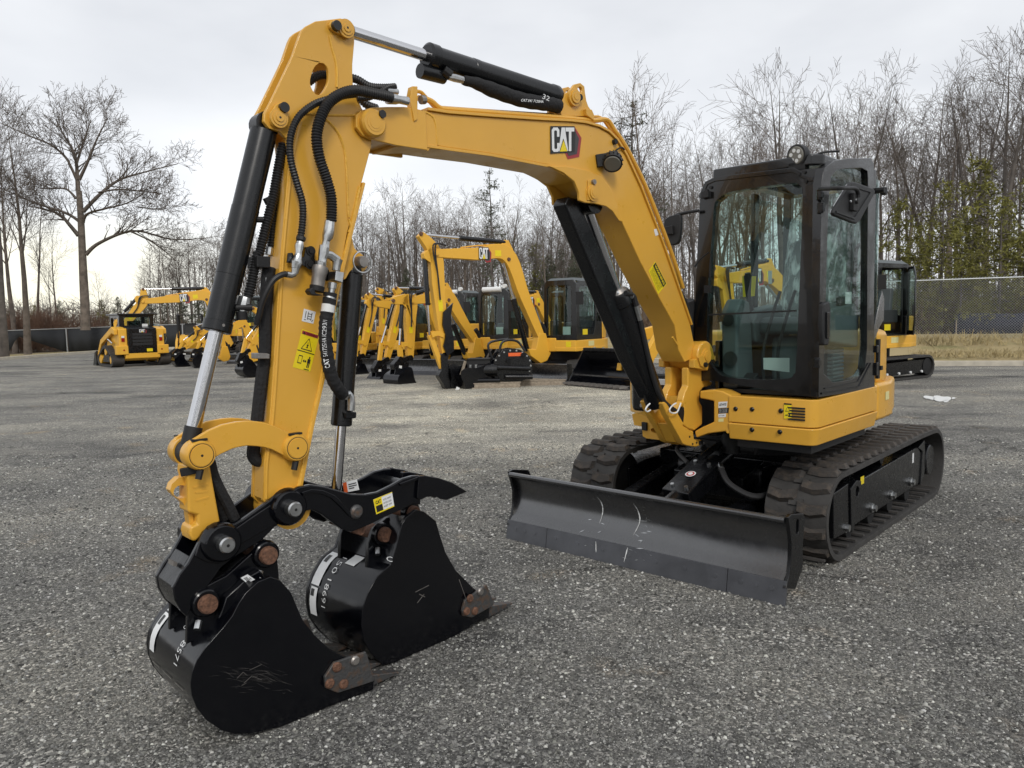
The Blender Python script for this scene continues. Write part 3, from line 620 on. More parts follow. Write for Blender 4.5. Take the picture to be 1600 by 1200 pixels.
fy = lambda x: 52+(x+35)*.3; fz = lambda x: -.14+(x+35)*.02
for x in xs: P('post', MB().cyl((x,fy(x)-.05,fz(x)-.3),(x,fy(x)-.05,fz(x)+1.68),.045,8), 'galv', lf)
P('top_rail', MB().cyl((xs[0],fy(xs[0]),fz(xs[0])+1.66),(xs[-1],fy(xs[-1]),fz(xs[-1])+1.66),.028,6), 'galv', lf)
for a, b in zip(xs, xs[1:]):
    n = 14; top, bot = [], []
    sag = {3:2}.get(xs.index(a),0)
    for i in range(n+1):
        t_ = i/n; x = a+.06+(b-a-.12)*t_
        lo = .03
        if sag == 1: lo = .03 if t_ < .35 else .03+1.45*(t_-.35)/.65*.62
        if sag == 2: lo = .03+1.2*max(0,1-(t_-.2)/.78) if t_ > .2 else .03+1.2*t_/.2
        top.append((x, fy(x)-.02+.03*math.sin(i*1.7), fz(x)+1.62+.01*math.sin(i*3.1))); bot.append((x, fy(x)-.02+.05*math.sin(i*2.3), fz(x)+lo))
    mb = MB(); mb.add(top+bot, [(i,i+1,i+n+2,i+n+1) for i in range(n)]); o = P('screen_panel', mb, 'screen', lf); q_ = o.modifiers.new('thickness','SOLIDIFY'); q_.thickness = .012
# ================================================================== the main excavator
# local axes: x towards the blade, y to the machine's left, z up; boom frame = swung 4.65 degrees to the right
YAW = .7431
EX = thing('mini_excavator', 'large yellow and black mini excavator in the foreground with thumb and raised boom', 'excavator', (.738, 4.724, 0), -PI/2-YAW)
bf = Vector((2.95,-.24)).normalized(); bl = Vector((-bf.y, bf.x)); bo = Vector((-.55,.14))-bl*.1
def BT(x, y, z): return (bo.x+x*bf.x+y*bl.x, bo.y+x*bf.y+y*bl.y, z)
def MBB(): return MB(BT)
def on(pts, y): return [BT(x,y,z) for x,z in pts]
def pin(parent, c, y0, y1, r, m='yellow', plate=None, axis=BT, name='pin'):
    mb = MB(); mb.stack(axis(c[0],y0,c[1]), axis(c[0],y1,c[1]), [(0,r),(.9,r),(1,r*.88)], 20); o = P(name, mb, m, parent)
    return o
# ---------------- undercarriage
uc = P('undercarriage_frame', MB().prism(rrect(-2.75,.20,-1.15,.50,.06), -.34,.34).prism([(-2.6,.25),(-1.35,.25),(-1.35,.52),(-2.6,.52)],-.62,.62), 'black_satin', EX, .015)
P('turntable', MB().cyl((-1.95,0,.50),(-1.95,0,.70),.47,40).cyl((-1.95,0,.56),(-1.95,0,.62),.50,40), 'black_matte', uc)
for sy in (-1,1):
    P('blade_arm', MB().bar((-.12,sy*.36,.20),(-1.5,sy*.50,.36),.10,.15), 'black_satin', uc, .012)
P('frame_gusset', MB().prism([(-1.3,.24),(-.95,.3),(-.95,.45),(-1.3,.52)],-.25,.30), 'black_satin', uc, .01)
P('swivel_fitting', MB().cyl((-.98,.20,.62),(-.98,.20,.76),.07).cyl((-.98,.28,.66),(-.98,.38,.66),.035).cyl((-.92,.06,.6),(-.92,.16,.6),.05), 'black_matte', uc)
dc = MB(); q0, q1, q2, q3 = (-.339,.02,.45),(-.306,.235,.45),(-.724,.235,.60),(-.773,.02,.60)
dn_ = Vector((-.38,0,-.92))*.13
dc.add([q0,q1,q2,q3]+[tuple(Vector(p)+Vector((-.045,0,-.12))) for p in (q0,q1,q2,q3)], [(0,1,2,3),(7,6,5,4),(0,4,5,1),(1,5,6,2),(2,6,7,3),(3,7,4,0)])
dz = P('blade_cylinder_cover', dc, 'black_satin', EX, .008)
for u, v in ((.25,.13),(.78,.13),(.25,.85),(.78,.85)):
    p = Vector(q0).lerp(Vector(q1),u).lerp(Vector(q3).lerp(Vector(q2),u),v); P('bolt', MB().cyl(p,p+Vector((.006,0,.014)),.014,8), 'steel', dz)
pc = (Vector(q0)+Vector(q1)+Vector(q2)+Vector(q3))/4+Vector((.006,0,.006)); nx = Vector((.34,0,.94))
def disc(c, n, r, h=0, k=20):
    u = n.orthogonal().normalized(); w2 = n.cross(u); mb = MB(); mb.add([c+n*h+(u*math.cos(2*PI*i/k)+w2*math.sin(2*PI*i/k))*r for i in range(k)], [tuple(range(k))]); return mb
P('warning_sticker', disc(pc,nx,.036), 'white_paint', dz); P('warning_ring', disc(pc,nx,.028,.001), 'red', dz); P('warning_center', disc(pc,nx,.018,.002), 'white_paint', dz)
P('blade_cylinder', MB().cyl((-.10,.13,.33),(-.55,.13,.46),.055).cyl((-.5,.13,.45),(-1.05,.13,.60),.06).cyl((-.66,.13,.62),(-.95,.13,.68),.022), 'cylinder_black', EX)
P('hydraulic_hose', MB().tube([(-.70,.26,.56),(-.64,.36,.47),(-.70,.52,.40),(-.95,.60,.45),(-1.05,.62,.62)],.021), 'hose', EX)
P('hose_fitting', MB().cyl((-.73,.235,.575),(-.69,.27,.555),.022), 'steel', EX)
P('hydraulic_hose', MB().tube([(-.98,.2,.7),(-.9,-.05,.72),(-1.0,-.2,.66),(-1.3,-.25,.6)],.018), 'hose', EX)
P('hydraulic_hose', MB().tube([(-.72,.0,.56),(-.95,-.22,.60),(-1.2,-.3,.62)],.016), 'hose', EX)
# ---------------- tracks
XF, XR, ZC, RO = -.945, -3.18, .30, .285
def belt(y0, y1, name):
    outer = arc(XF,ZC-.008,RO,-90,90,18)+[(XR+.4,ZC+RO+.012),(XR,ZC+RO+.006)]+arc(XR,ZC-.005,RO+.008,90,270,18)
    inner = arc(XF,ZC-.008,RO-.035,-90,90,18)+[(XR+.4,ZC+RO-.022),(XR,ZC+RO-.028)]+arc(XR,ZC-.005,RO-.027,90,270,18)
    return P(name, MB().prism(outer, y0, y1, holes=[inner]), 'rubber', EX, .006)
def track_at(t):
    """point and tangent angle on the belt's outer face, t = run length"""
    Ls = XF-XR; La = PI*RO; T = 2*Ls+2*La; t %= T
    if t < Ls: return (XF-t, ZC-RO), PI
    t -= Ls
    if t < La: a = -PI/2-t/RO; return (XR+RO*math.cos(a), ZC+RO*math.sin(a)), a-PI/2
    t -= La
    if t < Ls: return (XR+t, ZC+RO+.01), 0
    t -= Ls; a = PI/2-t/RO; return (XF+RO*math.cos(a), ZC+RO*math.sin(a)), a-PI/2
TT = 2*(XF-XR)+2*PI*RO
def lug_mesh(s):
    # a chevron lug: seen from above a swept block with a sloped flank, proud of the belt by 28 mm
    lo = [(-.052,.005),(-.030,.10),(-.048,.195),(.028,.195),(.052,.10),(.034,.005)]; hi = [(-.036,.018),(-.016,.10),(-.032,.180),(.014,.180),(.036,.10),(.020,.018)]
    mb = MB(); mb.loft([(x,s*y) for x,y in lo],-.004,[(x,s*y) for x,y in hi],.027,'z'); me = mb.mesh('tread_lug', 30); me.materials.append(MAT['rubber_lug']); return me
LUG = {s: lug_mesh(s) for s in (-1,1)}
GUIDE = MB().box(-.022,-.045,-.003,.022,.045,.010); gm = GUIDE.mesh('tread_link'); gm.materials.append(MAT['rubber'])
def lugs(tr, yc, flip):
    n = 42
    for s in (-1,1):
        for i in range(n):
            (x,z), a = track_at((i+(.5 if s > 0 else 0))*TT/n); o = link('tread_lug', LUG[s], tr); o.location = (x, yc, z); o.rotation_euler = (0,-a,0) if True else 0
    for i in range(n): (x,z), a = track_at((i+.25)*TT/n); o = link('tread_link', gm, tr); o.location = (x,yc,z); o.rotation_euler = (0,-a,0)
for y0, y1, sd_ in ((.585,.985,1),(-1.0,-.60,-1)):
    tr = belt(y0, y1, 'rubber_track'); lugs(tr, (y0+y1)/2, sd_)
    ri = MB()
    for i in range(40):
        (x,z), a = track_at(i*TT/40); k = (RO-.042)/RO
        if z < .2: ri.box(x-.014, y0+.06, .052, x+.014, y1-.02, .066)
    P('belt_rib', ri, 'rubber_inside', tr).__setitem__('kind','stuff')
    yo = y1-.06 if sd_ > 0 else y0+.06; yi = y0+.08 if sd_ > 0 else y1-.08; lo_, hi_ = min(yo,yi), max(yo,yi); s = sd_
    fr_ = P('track_frame', MB().prism([(-1.02,.13),(-1.0,.40),(-1.28,.43),(-2.86,.475),(-2.98,.40),(-2.98,.15)], lo_, hi_), 'black_satin', EX, .012)
    yf = yo+s*.001
    P('frame_bracket', MB().prism([(-1.19,.42),(-1.30,.46),(-1.40,.44),(-1.40,.34),(-1.30,.24),(-1.27,.12),(-1.22,.12)], yf, yf+s*.022, holes=[circ(-1.325,.38,.035,14)]), 'black_satin', fr_, .004)
    P('front_plate', MB().prism([(-.92,.14),(-.90,.44),(-1.17,.46),(-1.2,.13)], yf-s*.02, yf+s*.012), 'black_satin', fr_, .006)
    for x, z in ((-1.15,.165),(-1.70,.19),(-2.15,.20),(-2.66,.215)):
        P('bolt', MB().cyl((x,yf,z),(x,yf+s*.034,z),.024,8).cyl((x,yf,z),(x,yf+s*.012,z),.034,12), 'steel', fr_)
    P('frame_sticker', MB().box(-1.52,yf,.40,-1.45,yf+s*.001,.455), 'sticker_yellow', fr_); P('frame_sticker', MB().box(-2.74,yf,.36,-2.70,yf+s*.001,.44), 'white_paint', fr_)
    P('idler_wheel', MB().stack((XF,y0+.10,ZC),(XF,y1-.10,ZC),[(0,.10),(0.01,.235),(.2,.235),(.25,.20),(.75,.20),(.8,.235),(.99,.235),(1,.1)],28), 'black_matte', fr_)
    sp = []
    for i in range(40): a = i*2*PI/40; r = .215 if i%2 else .245; sp.append((XR+r*math.cos(a), ZC+r*math.sin(a)))
    P('sprocket', MB().prism(sp,(y0+y1)/2-.03,(y0+y1)/2+.03), 'black_matte', fr_)
    P('travel_motor', MB().stack((XR,y0+.1,ZC+.02),(XR,yo+s*.02,ZC+.02),[(0,.15),(.8,.15),(.82,.135),(.97,.13),(1,.12)],28), 'black_satin', fr_)
    P('motor_guard', MB().prism([(-2.84,.47),(-3.02,.51),(-3.06,.30),(-3.03,.2),(-2.93,.14),(-2.97,.42)],yf-s*.06,yf+s*.01), 'black_satin', fr_, .005)
    for x in (-1.3,-1.75,-2.2,-2.65): P('track_roller', MB().cyl((x,y0+.08,.125),(x,y1-.08,.125),.07,18), 'black_matte', fr_)
    P('carrier_roller', MB().cyl((-2.05,y0+.1,.50),(-2.05,y1-.1,.50),.05,16), 'black_matte', fr_)
# ---------------- dozer blade
face = c2([(.012,.135),(-.045,.20),(-.075,.28),(-.07,.36),(-.035,.43),(.004,.468)],6,False)
bd = P('dozer_blade', MB().strip(face, .022, -1.035, 1.0), 'blade_black', EX)
P('top_rail', MB().cyl((.005,-1.035,.470),(.005,1.0,.470),.017,12), 'blade_black', bd)
for y0, y1 in ((1.0,1.022),(-1.057,-1.035)):
    P('end_plate', MB().prism([(.03,.10),(-.01,.16),(-.032,.24),(-.035,.34),(-.012,.42),(.012,.49),(-.03,.50),(-.20,.47),(-.225,.43),(-.20,.30),(-.20,.16),(-.10,.06)], y0, y1, holes=[rrect(-.135,.37,-.10,.455,.015)]), 'black_satin', bd, .004)
P('back_stiffener', MB().box(-.19,-1.03,.14,-.09,1.0,.19).box(-.2,-1.03,.40,-.06,1.0,.43), 'black_satin', bd, .004)
for y0, y1 in ((-1.055,-.682),(-.678,.672),(.676,1.018)):
    P('cutting_edge', MB().prism([(.040,.0),(.018,.134),(-.002,.134),(.018,.0)], y0, y1), 'edge_grey', bd, .002)
for y in (-.97,-.88,-.79,-.60,-.41,-.20,0,.2,.4,.6,.76,.85,.94):
    P('edge_bolt', MB().stack((.022,y,.082),(.030,y,.0835),[(0,.020),(.6,.020),(.61,.013),(1,.012)],14), 'edge_grey', bd)
def scratch(parent, F, pts, w_, m='steel_dull', name='scratch'):
    C = cat([(a,b,0) for a,b in pts], 6); mb = MB(); vs = []
    for i,c in enumerate(C):
        k = w_*math.sin(PI*min(1,max(.05,i/(len(C)-1))))*R.uniform(.6,1.3); vs += [F(c.x-k,c.y), F(c.x+k,c.y)]
    mb.add(vs, [(2*i,2*i+2,2*i+3,2*i+1) for i in range(len(C)-1)]); return P(name, mb, m, parent)
def bface(y, z):
    for (a,b),(c,d) in zip(face, face[1:]):
        if b <= z <= d or d <= z <= b: t_ = (z-b)/(d-b) if d != b else 0; return (a+(c-a)*t_+.003, y, z)
    return (.012+(.135-z)*.16+.008, y, z)
for pts in ([(-.30,.40),(-.275,.36),(-.27,.30),(-.285,.22)], [(-.015,.40),(.01,.35),(.02,.28),(-.01,.19)], [(-.26,.125),(-.25,.05)], [(-.01,.13),(-.03,.03)]): scratch(bd, bface, pts, .0042, 'paper')
sp_m = MB()
for _ in range(34):
    y, z, a, l = R.choice((-.33,-.30,-.02,.05,.12))+R.gauss(0,.05), R.uniform(.05,.42), R.gauss(0,.4)+(PI/2 if R.random() < .3 else 0), R.uniform(.004,.03); d = (math.cos(a)*l, math.sin(a)*l*.5)
    sp_m.add([bface(y-d[0],z-d[1]), bface(y+.002,z-.002), bface(y+d[0],z+d[1]), bface(y-.002,z+.002)],[(0,1,2,3)])
P('scuffs', sp_m, 'steel', bd)['kind'] = 'stuff'
# ---------------- house: skirt, counterweight, engine bay
SK = [(-.55,.392),(-.555,.90),(-.60,.95),(-1.66,.955),(-1.75,.93)]
hs = MB(); plan = SK+[(-2.3,.88),(-2.75,.55),(-2.95,.1),(-2.85,-.45),(-2.5,-.85),(-1.9,-.97),(-1.35,-.90),(-1.1,-.60),(-1.1,.392)]
hs.prism([(x-.02 if x>-1 else x, y-.02 if y>.9 else y) for x,y in plan], .80, 1.065, 'z'); house = P('house', hs, 'yellow', EX, .012)
def skirt(z0, z1, off0, off1):
    """panel wrapping the front left corner, its faces standing off the house by off0 (bottom) and off1 (top)"""
    mb = MB(); pf = [(-.55,.392),(-.555,.905),(-.575,.935),(-.61,.95),(-1.66,.955)]
    nrm = [(1,0),(1,.12),(.7,.7),(.12,1),(0,1)]; vs = []
    for (x,y),(a,b) in zip(pf,nrm): vs += [(x+a*off0,y+b*off0,z0),(x+a*off1,y+b*off1,z1),(x-a*.03,y-b*.03,z1),(x-a*.03,y-b*.03,z0)]
    n = len(pf); mb.add(vs, [(0,1,2,3),tuple(4*n-4+j for j in (3,2,1,0))]+[(4*i+j,4*i+(j+1)%4,4*i+4+(j+1)%4,4*i+4+j) for i in range(n-1) for j in range(4)]); return mb
P('skirt_panel', skirt(.902,1.072,.004,.004), 'yellow', house, .006)
P('lower_skirt', skirt(.79,.897,-.01,.012), 'yellow', house, .008)
def xf(pts, x): return [(x,y,z) for y,z in pts]
for (y,z) in [(.441,.990),(.552,.994),(.738,.997)]: P('panel_bolt', MB().stack((-.548,y,z),(-.538,y,z),[(0,.015),(.5,.015),(1,.009)],12), 'black_satin', house)
for (y,z) in [(.553,.865),(.734,.866)]: P('panel_bolt', MB().stack((-.548,y,z),(-.534,y,z),[(0,.015),(.5,.015),(1,.009)],12), 'black_satin', house)
for i in range(5): z = .945+i*.0175; P('vent_slot', MB().box(-.548,.785,z,-.5438,.888,z+.0095), 'sticker_black', house)
yq = [(.759,.949),(.807,.958),(.806,1.046),(.758,1.047)]
Fx = quad_map(yq, lambda y,z: (-.5445,y,z))
def flatpoly(F, pts, h=(0,0,0)): mb = MB(); t = tessellate_polygon([[Vector((*p,0)) for p in pts]]); mb.add([tuple(Vector(F(*p))+Vector(h)) for p in pts],[tuple(x) for x in t]); return mb
P('warning_sticker', flatpoly(Fx,[(0,0),(1,0),(1,1),(0,1)]), 'sticker_yellow', house)
st = MB(); e1 = Vector((.001,0,0))
for p in ([(.0,.9),(1,.9),(1,1),(0,1)],[(.5,.8),(.16,.46),(.84,.46)],[(.2,.18),(.5,.18),(.5,.26),(.2,.26)],[(.62,.08),(.8,.08),(.8,.36),(.62,.36)]):
    st.add([tuple(Vector(Fx(*q))+e1) for q in p],[tuple(range(len(p)))])
P('sticker_print', st, 'sticker_black', house); P('sticker_triangle', flatpoly(Fx,[(.5,.73),(.26,.5),(.74,.5)],(.002,0,0)), 'sticker_yellow', house)
P('counterweight', MB().prism([(-1.68,.957),(-1.80,.965),(-2.0,.955),(-2.45,.85),(-2.45,.5),(-1.7,.5)],.82,1.09,'z'), 'yellow', house, .03)
P('rear_cover', MB().prism([(-1.78,.92),(-1.95,.93),(-2.35,.80),(-2.7,.45),(-2.85,0),(-2.6,-.6),(-2.1,-.86),(-1.85,.1)],1.07,1.46,'z'), 'yellow', house, .04)
P('cover_hinge', MB().box(-1.76,.925,1.12,-1.72,.945,1.40).box(-1.775,.94,1.18,-1.74,.96,1.21), 'black_matte', house)
P('sticker', MB().box(-1.82,.967,.96,-1.90,.9685,1.02), 'sticker_pale', house)
P('front_cover', MB().prism([(-1.0,-.64),(-1.0,.2),(-1.5,.2),(-1.9,-.9),(-1.4,-.92)],.86,1.16,'z'), 'black_satin', house, .02)
P('cover_bolt', MB().stack((-1.002,-.555,.905),(-.985,-.555,.905),[(0,.02),(.5,.02),(1,.011)],12), 'steel_dull', house)
P('belly_plate', MB().prism([(-.62,.42),(-.62,.9),(-1.6,.9),(-2.4,.6),(-2.6,-.4),(-1.9,-.8),(-1.2,-.6),(-1.1,.42)],.735,.80,'z'), 'black_matte', house)
# nose casting carrying the swing post
ns = MB(); o_ = [(.154,.774),(.142,.817),(.205,.854),(.283,.892),(.282,1.030),(.201,1.041),(.181,1.042),(.181,1.092),(.297,1.105),(.350,1.097),(.410,1.071),(.414,.826),(.374,.819),(.366,.836),(.244,.811),(.205,.795)]
ns.prism(o_, -.70, -.555, 'x'); nose = P('nose_casting', ns, 'yellow', house, .014)
P('nose_web', MB().box(-.92,.03,.80,-.76,.41,1.06).box(-.75,.03,.78,-.66,.25,.84), 'black_matte', house)
P('nose_side', MB().prism([(-.556,.851),(-.532,.861),(-.363,.844),(-.317,.792),(-.227,.672),(-.263,.677),(-.429,.678),(-.461,.691),(-.464,.764),(-.537,.770)],-1.1,-.86,'x',holes=[chaikin([(-.395,.761),(-.299,.757),(-.299,.725),(-.382,.726)])]), 'yellow', house, .014)
P('nose_block', MB().prism([(-.461,.802),(-.417,.799),(-.417,.738),(-.458,.741)],-.9,-.84,'x'), 'black_matte', house, .004)
yq = [(.317,.895),(.366,.901),(.381,1.034),(.317,1.026)]; Fx2 = quad_map(yq, lambda y,z: (-.5535,y,z))
for (v0,v1,m,u1) in ((.70,1.0,'white_paint',1),(.42,.68,'sticker_black',1.25),(.22,.40,'white_paint',1),(.0,.17,'sticker_pale',.75)):
    P('data_plate', flatpoly(Fx2,[(0,v0),(u1,v0),(u1,v1),(0,v1)]), m, house)
tb = MB(); put_text(tb,'LEWIS', lambda u,v: tuple(Vector(Fx2(.08+u*.84,.80+v*.12))+Vector((.0008,0,0))),.02); put_text(tb,'0.0 0 0000', lambda u,v: tuple(Vector(Fx2(.1+u*.7,.28+v*.06))+Vector((.0008,0,0)))); P('plate_lettering', tb, 'sticker_black', house)
tb = MB()
for i in range(4): put_text(tb,'IIII II III IIII', lambda u,v: tuple(Vector(Fx2(.12+u*.95,.455+i*.055+v*.028))+Vector((.0008,0,0))))
P('plate_lettering', tb, 'white_paint', house)
# ---------------- swing bracket
wb = [(.067,1.251),(-.109,1.238),(-.190,1.209),(-.200,1.143),(-.226,1.137),(-.226,1.112),(-.112,1.100),(-.078,1.076),(-.071,1.016),(-.109,.976),(-.107,.852),(-.010,.818),(.067,.843),(.128,.878),(.110,.989),(.128,1.033),(.104,1.088),(.067,1.127)]
sb = MBB().prism(wb,.045,.10); sw = P('swing_bracket', sb, 'yellow', EX, .012); P('bracket_web', MBB().prism(wb,-.09,-.035), 'yellow', sw, .012)
P('bracket_core', MBB().prism([(.110,1.060),(-.071,1.045),(-.078,1.015),(-.096,.970),(-.090,.854),(-.010,.823),(.067,.850),(.128,.878),(.104,.946),(.110,.989)],-.0345,.0445), 'yellow', sw)
P('bracket_foot', MBB().prism([(.128,.876),(.067,.843),(-.010,.818),(-.008,.773),(.055,.780),(.128,.789),(.176,.855)],-.0855,.0945), 'yellow', sw, .01)
eo = [(.348,1.039),(.328,1.049),(.305,1.042),(.279,1.012),(.241,.956),(.212,.971),(.176,1.002),(.128,1.033),(.108,1.025),(.128,.998),(.176,.981),(.176,.953),(.110,.883),(.122,.870),(.005,.814),(-.010,.761),(-.095,.751),(-.095,.711),(-.021,.708),(.079,.731),(.128,.750),(.176,.813),(.235,.883),(.299,.959)]
for y0,y1 in ((.052,.10),(-.085,-.037)): P('cylinder_ear', MBB().prism(eo,y0,y1), 'yellow', sw, .008)
P('bracket_floor', MBB().prism([(.224,.888),(.176,.890),(.030,.766),(.067,.735),(.128,.754)],-.036,.051), 'yellow', sw, .006)
P('bracket_pocket', MBB().prism(chaikin([(.163,.970),(.117,.997),(.107,.975),(.105,.883),(.141,.901),(.159,.938)],1),.06,.0985), 'black_matte', sw)
fc_ = [(-.070,1.322)][0]
for y0,y1 in ((.102,.15),(-.14,-.09)): P('pivot_boss', MBB().stack(BT(fc_[0],y0,fc_[1]),BT(fc_[0],y1,fc_[1]),[(0,.10),(.8,.10),(1,.09)],28).prism([(.067,1.304),(-.173,1.328),(-.190,1.209),(.067,1.248)],min(y0,y1)+.002,max(y0,y1)-.002), 'yellow', sw, .006)
P('pivot_pin', MBB().stack(BT(fc_[0],.15,fc_[1]),BT(fc_[0],.168,fc_[1]),[(0,.05),(.5,.05),(.52,.035),(.9,.035),(.92,.02),(1,.02)],24), 'yellow', sw)
kp = [(-.038,1.265)][0]; P('pin_keeper', MBB().prism([(.037,1.318),(-.044,1.335),(-.070,1.263),(-.038,1.243),(.006,1.260)],.151,.160), 'yellow', sw, .003); P('keeper_bolt', MBB().cyl(BT(kp[0],.16,kp[1]),BT(kp[0],.175,kp[1]),.017,8), 'black_matte', sw)
for (x,z) in [(.048,.787),(.013,.733),(-.033,.737)]: P('bolt_hole', MBB().cyl(BT(x,.0995,z),BT(x,.1015,z),.008,10), 'sticker_black', sw)
P('grease_block', MBB().prism([(-.059,.745),(-.100,.745),(-.100,.717),(-.059,.719)],.06,.112), 'black_matte', sw, .003)
for pth in ([(.521,1.054),(.548,1.040),(.565,1.021),(.549,1.007),(.516,1.013)], [(.245,1.032),(.280,1.022),(.315,.998),(.298,.975),(.234,.973),(.192,1.028)]): P('zip_tie', MB().tube(on(pth,.13),.005,6), 'white_paint', sw)
for k in range(4): P('hydraulic_hose', MB().tube([BT(-.45,-.06+.035*k,1.36),BT(-.22,-.06+.035*k,1.28),BT(-.17,-.06+.035*k,1.12),BT(-.35,-.06+.035*k,.95)],.021,8), 'hose', sw)
P('cross_bar', MB().box(-.72,-.30,1.105,-.68,.03,1.145), 'white_paint', sw, .003)
P('cross_hose', MB().tube([(-.74,-.32,1.08),(-.70,-.1,1.085),(-.74,.05,1.10)],.026,10), 'sleeve', sw)
# ---------------- boom
up = [(2.506,2.495),(2.375,2.531),(2.259,2.551),(2.152,2.552),(2.029,2.558),(1.747,2.588),(1.405,2.627),(1.187,2.655),(1.067,2.665),(.948,2.663),(.864,2.647),(.790,2.611),(.709,2.538),(.570,2.367),(.359,2.058),(.224,1.839),(.038,1.529),(-.015,1.380),(-.060,1.322)]
dn2 = [(.103,1.288),(.175,1.375),(.217,1.533),(.381,1.708),(.567,1.920),(.684,2.074),(.743,2.149),(.795,2.197),(.887,2.233),(.998,2.259),(1.063,2.310),(1.157,2.352),(1.279,2.386),(1.357,2.404),(1.769,2.409),(2.034,2.401),(2.157,2.399),(2.334,2.377),(2.473,2.387)]
boom_poly = up+dn2
bm_ = MBB(); bm_.prism(boom_poly, -.08, .10); boom = P('boom', bm_, 'yellow', EX, .006)
P('boom_foot', MBB().cyl(BT(fc_[0],-.088,fc_[1]),BT(fc_[0],.102,fc_[1]),.098,28), 'yellow', boom)
fork = [(2.539,2.463),(2.516,2.488),(2.461,2.510),(2.385,2.526),(2.287,2.543),(2.171,2.543),(2.166,2.369),(2.345,2.367),(2.467,2.375),(2.511,2.384),(2.541,2.415)]
for y0,y1 in ((.10,.118),(-.098,-.08)): P('fork_plate', MBB().prism(fork,y0,y1), 'yellow', boom, .004)
tp = [(2.467,2.440)][0]; P('pivot_boss', MBB().stack(BT(tp[0],.117,tp[1]),BT(tp[0],.150,tp[1]),[(0,.060),(.7,.060),(1,.052)],28), 'yellow', boom)
P('boss_groove', MBB().stack(BT(tp[0],.150,tp[1]),BT(tp[0],.153,tp[1]),[(0,.038),(.5,.038),(.6,.026),(1,.026)],24), 'yellow', boom)
P('pin_keeper', MBB().prism([(2.511,2.447),(2.445,2.498),(2.408,2.491),(2.417,2.462),(2.454,2.420)],.119,.138), 'yellow', boom, .003)
kb = [(2.430,2.480)][0]; P('keeper_bolt', MBB().cyl(BT(kb[0],.138,kb[1]),BT(kb[0],.158,kb[1]),.017,12), 'sticker_black', boom)
# flange strips along the top and bottom edges
def ribbon(path, th, y0, y1, parent, name, m='yellow', bev=.002): return P(name, MBB().strip(path, th, y0, y1), m, parent, bev)
ribbon(up[3:-2], -.014, -.095, .112, boom, 'top_flange'); ribbon(dn2[11:18], -.014, -.09, .108, boom, 'bottom_flange')
gus = [(1.374,2.395),(1.225,2.410),(1.051,2.408),(.942,2.385),(.868,2.333),(.811,2.241),(.754,2.145),(.793,2.151),(.850,2.202),(.907,2.224),(1.000,2.231),(1.090,2.229),(1.134,2.237),(1.138,2.282),(1.175,2.336),(1.260,2.372)]
for y0,y1 in ((.10,.118),(-.098,-.08)): P('cylinder_bracket', MBB().prism(gus,y0,y1), 'yellow', boom, .004)
gc = [(1.030,2.287)][0]; P('bracket_pin', MBB().stack(BT(gc[0],.117,gc[1]),BT(gc[0],.140,gc[1]),[(0,.046),(.6,.046),(.62,.034),(.9,.034),(.91,.02),(1,.02)],24), 'yellow', boom)
P('pin_keeper', MBB().prism([(1.075,2.242),(1.070,2.353),(1.001,2.366),(.983,2.345),(.999,2.248)],.118,.124), 'yellow', boom, .003)
kb = [(1.029,2.346)][0]; P('keeper_bolt', MBB().cyl(BT(kb[0],.124,kb[1]),BT(kb[0],.14,kb[1]),.015,8), 'steel_dull', boom)
brk = [(1.220,2.703),(1.214,2.749),(1.203,2.784),(1.185,2.813),(1.151,2.831),(1.128,2.853),(1.104,2.878),(1.056,2.895),(1.022,2.883),(1.016,2.846),(1.006,2.806),(.991,2.780),(.950,2.748),(.983,2.725),(1.215,2.687)]
hl = [(x,z) for x,z in c2([(1.078,2.859),(1.062,2.874),(1.044,2.862),(1.052,2.839),(1.070,2.836)],3)]
for y0,y1 in ((.045,.065),(-.045,-.025)): P('arm_cylinder_bracket', MBB().prism(brk,y0,y1,holes=[hl]), 'yellow', boom, .004)
ac = [(1.121,2.803)][0]; P('bracket_pin', MBB().stack(BT(ac[0],.064,ac[1]),BT(ac[0],.095,ac[1]),[(0,.048),(.6,.048),(.62,.034),(.9,.034),(.91,.018),(1,.018)],24), 'yellow', boom); kb = [(1.082,2.807)][0]; P('keeper_bolt', MBB().cyl(BT(kb[0],.06,kb[1]),BT(kb[0],.09,kb[1]),.018,10), 'black_matte', boom)
# weld seams and the doubler joint
for pth in ([(2.179,2.546),(2.113,2.519),(2.098,2.405)], [(2.142,2.389),(2.086,2.392),(1.997,2.397)], [(.242,1.457),(.213,1.428),(.189,1.407)]): P('weld_seam', MB().tube(on(pth,.101),.007,6,5), 'yellow_weld', boom)
P('doubler_plate', MBB().prism([(2.172,2.552),(2.112,2.533),(2.098,2.395),(2.135,2.390),(2.154,2.370),(2.458,2.378),(2.446,2.393)],.1002,.1035), 'yellow', boom, .002)
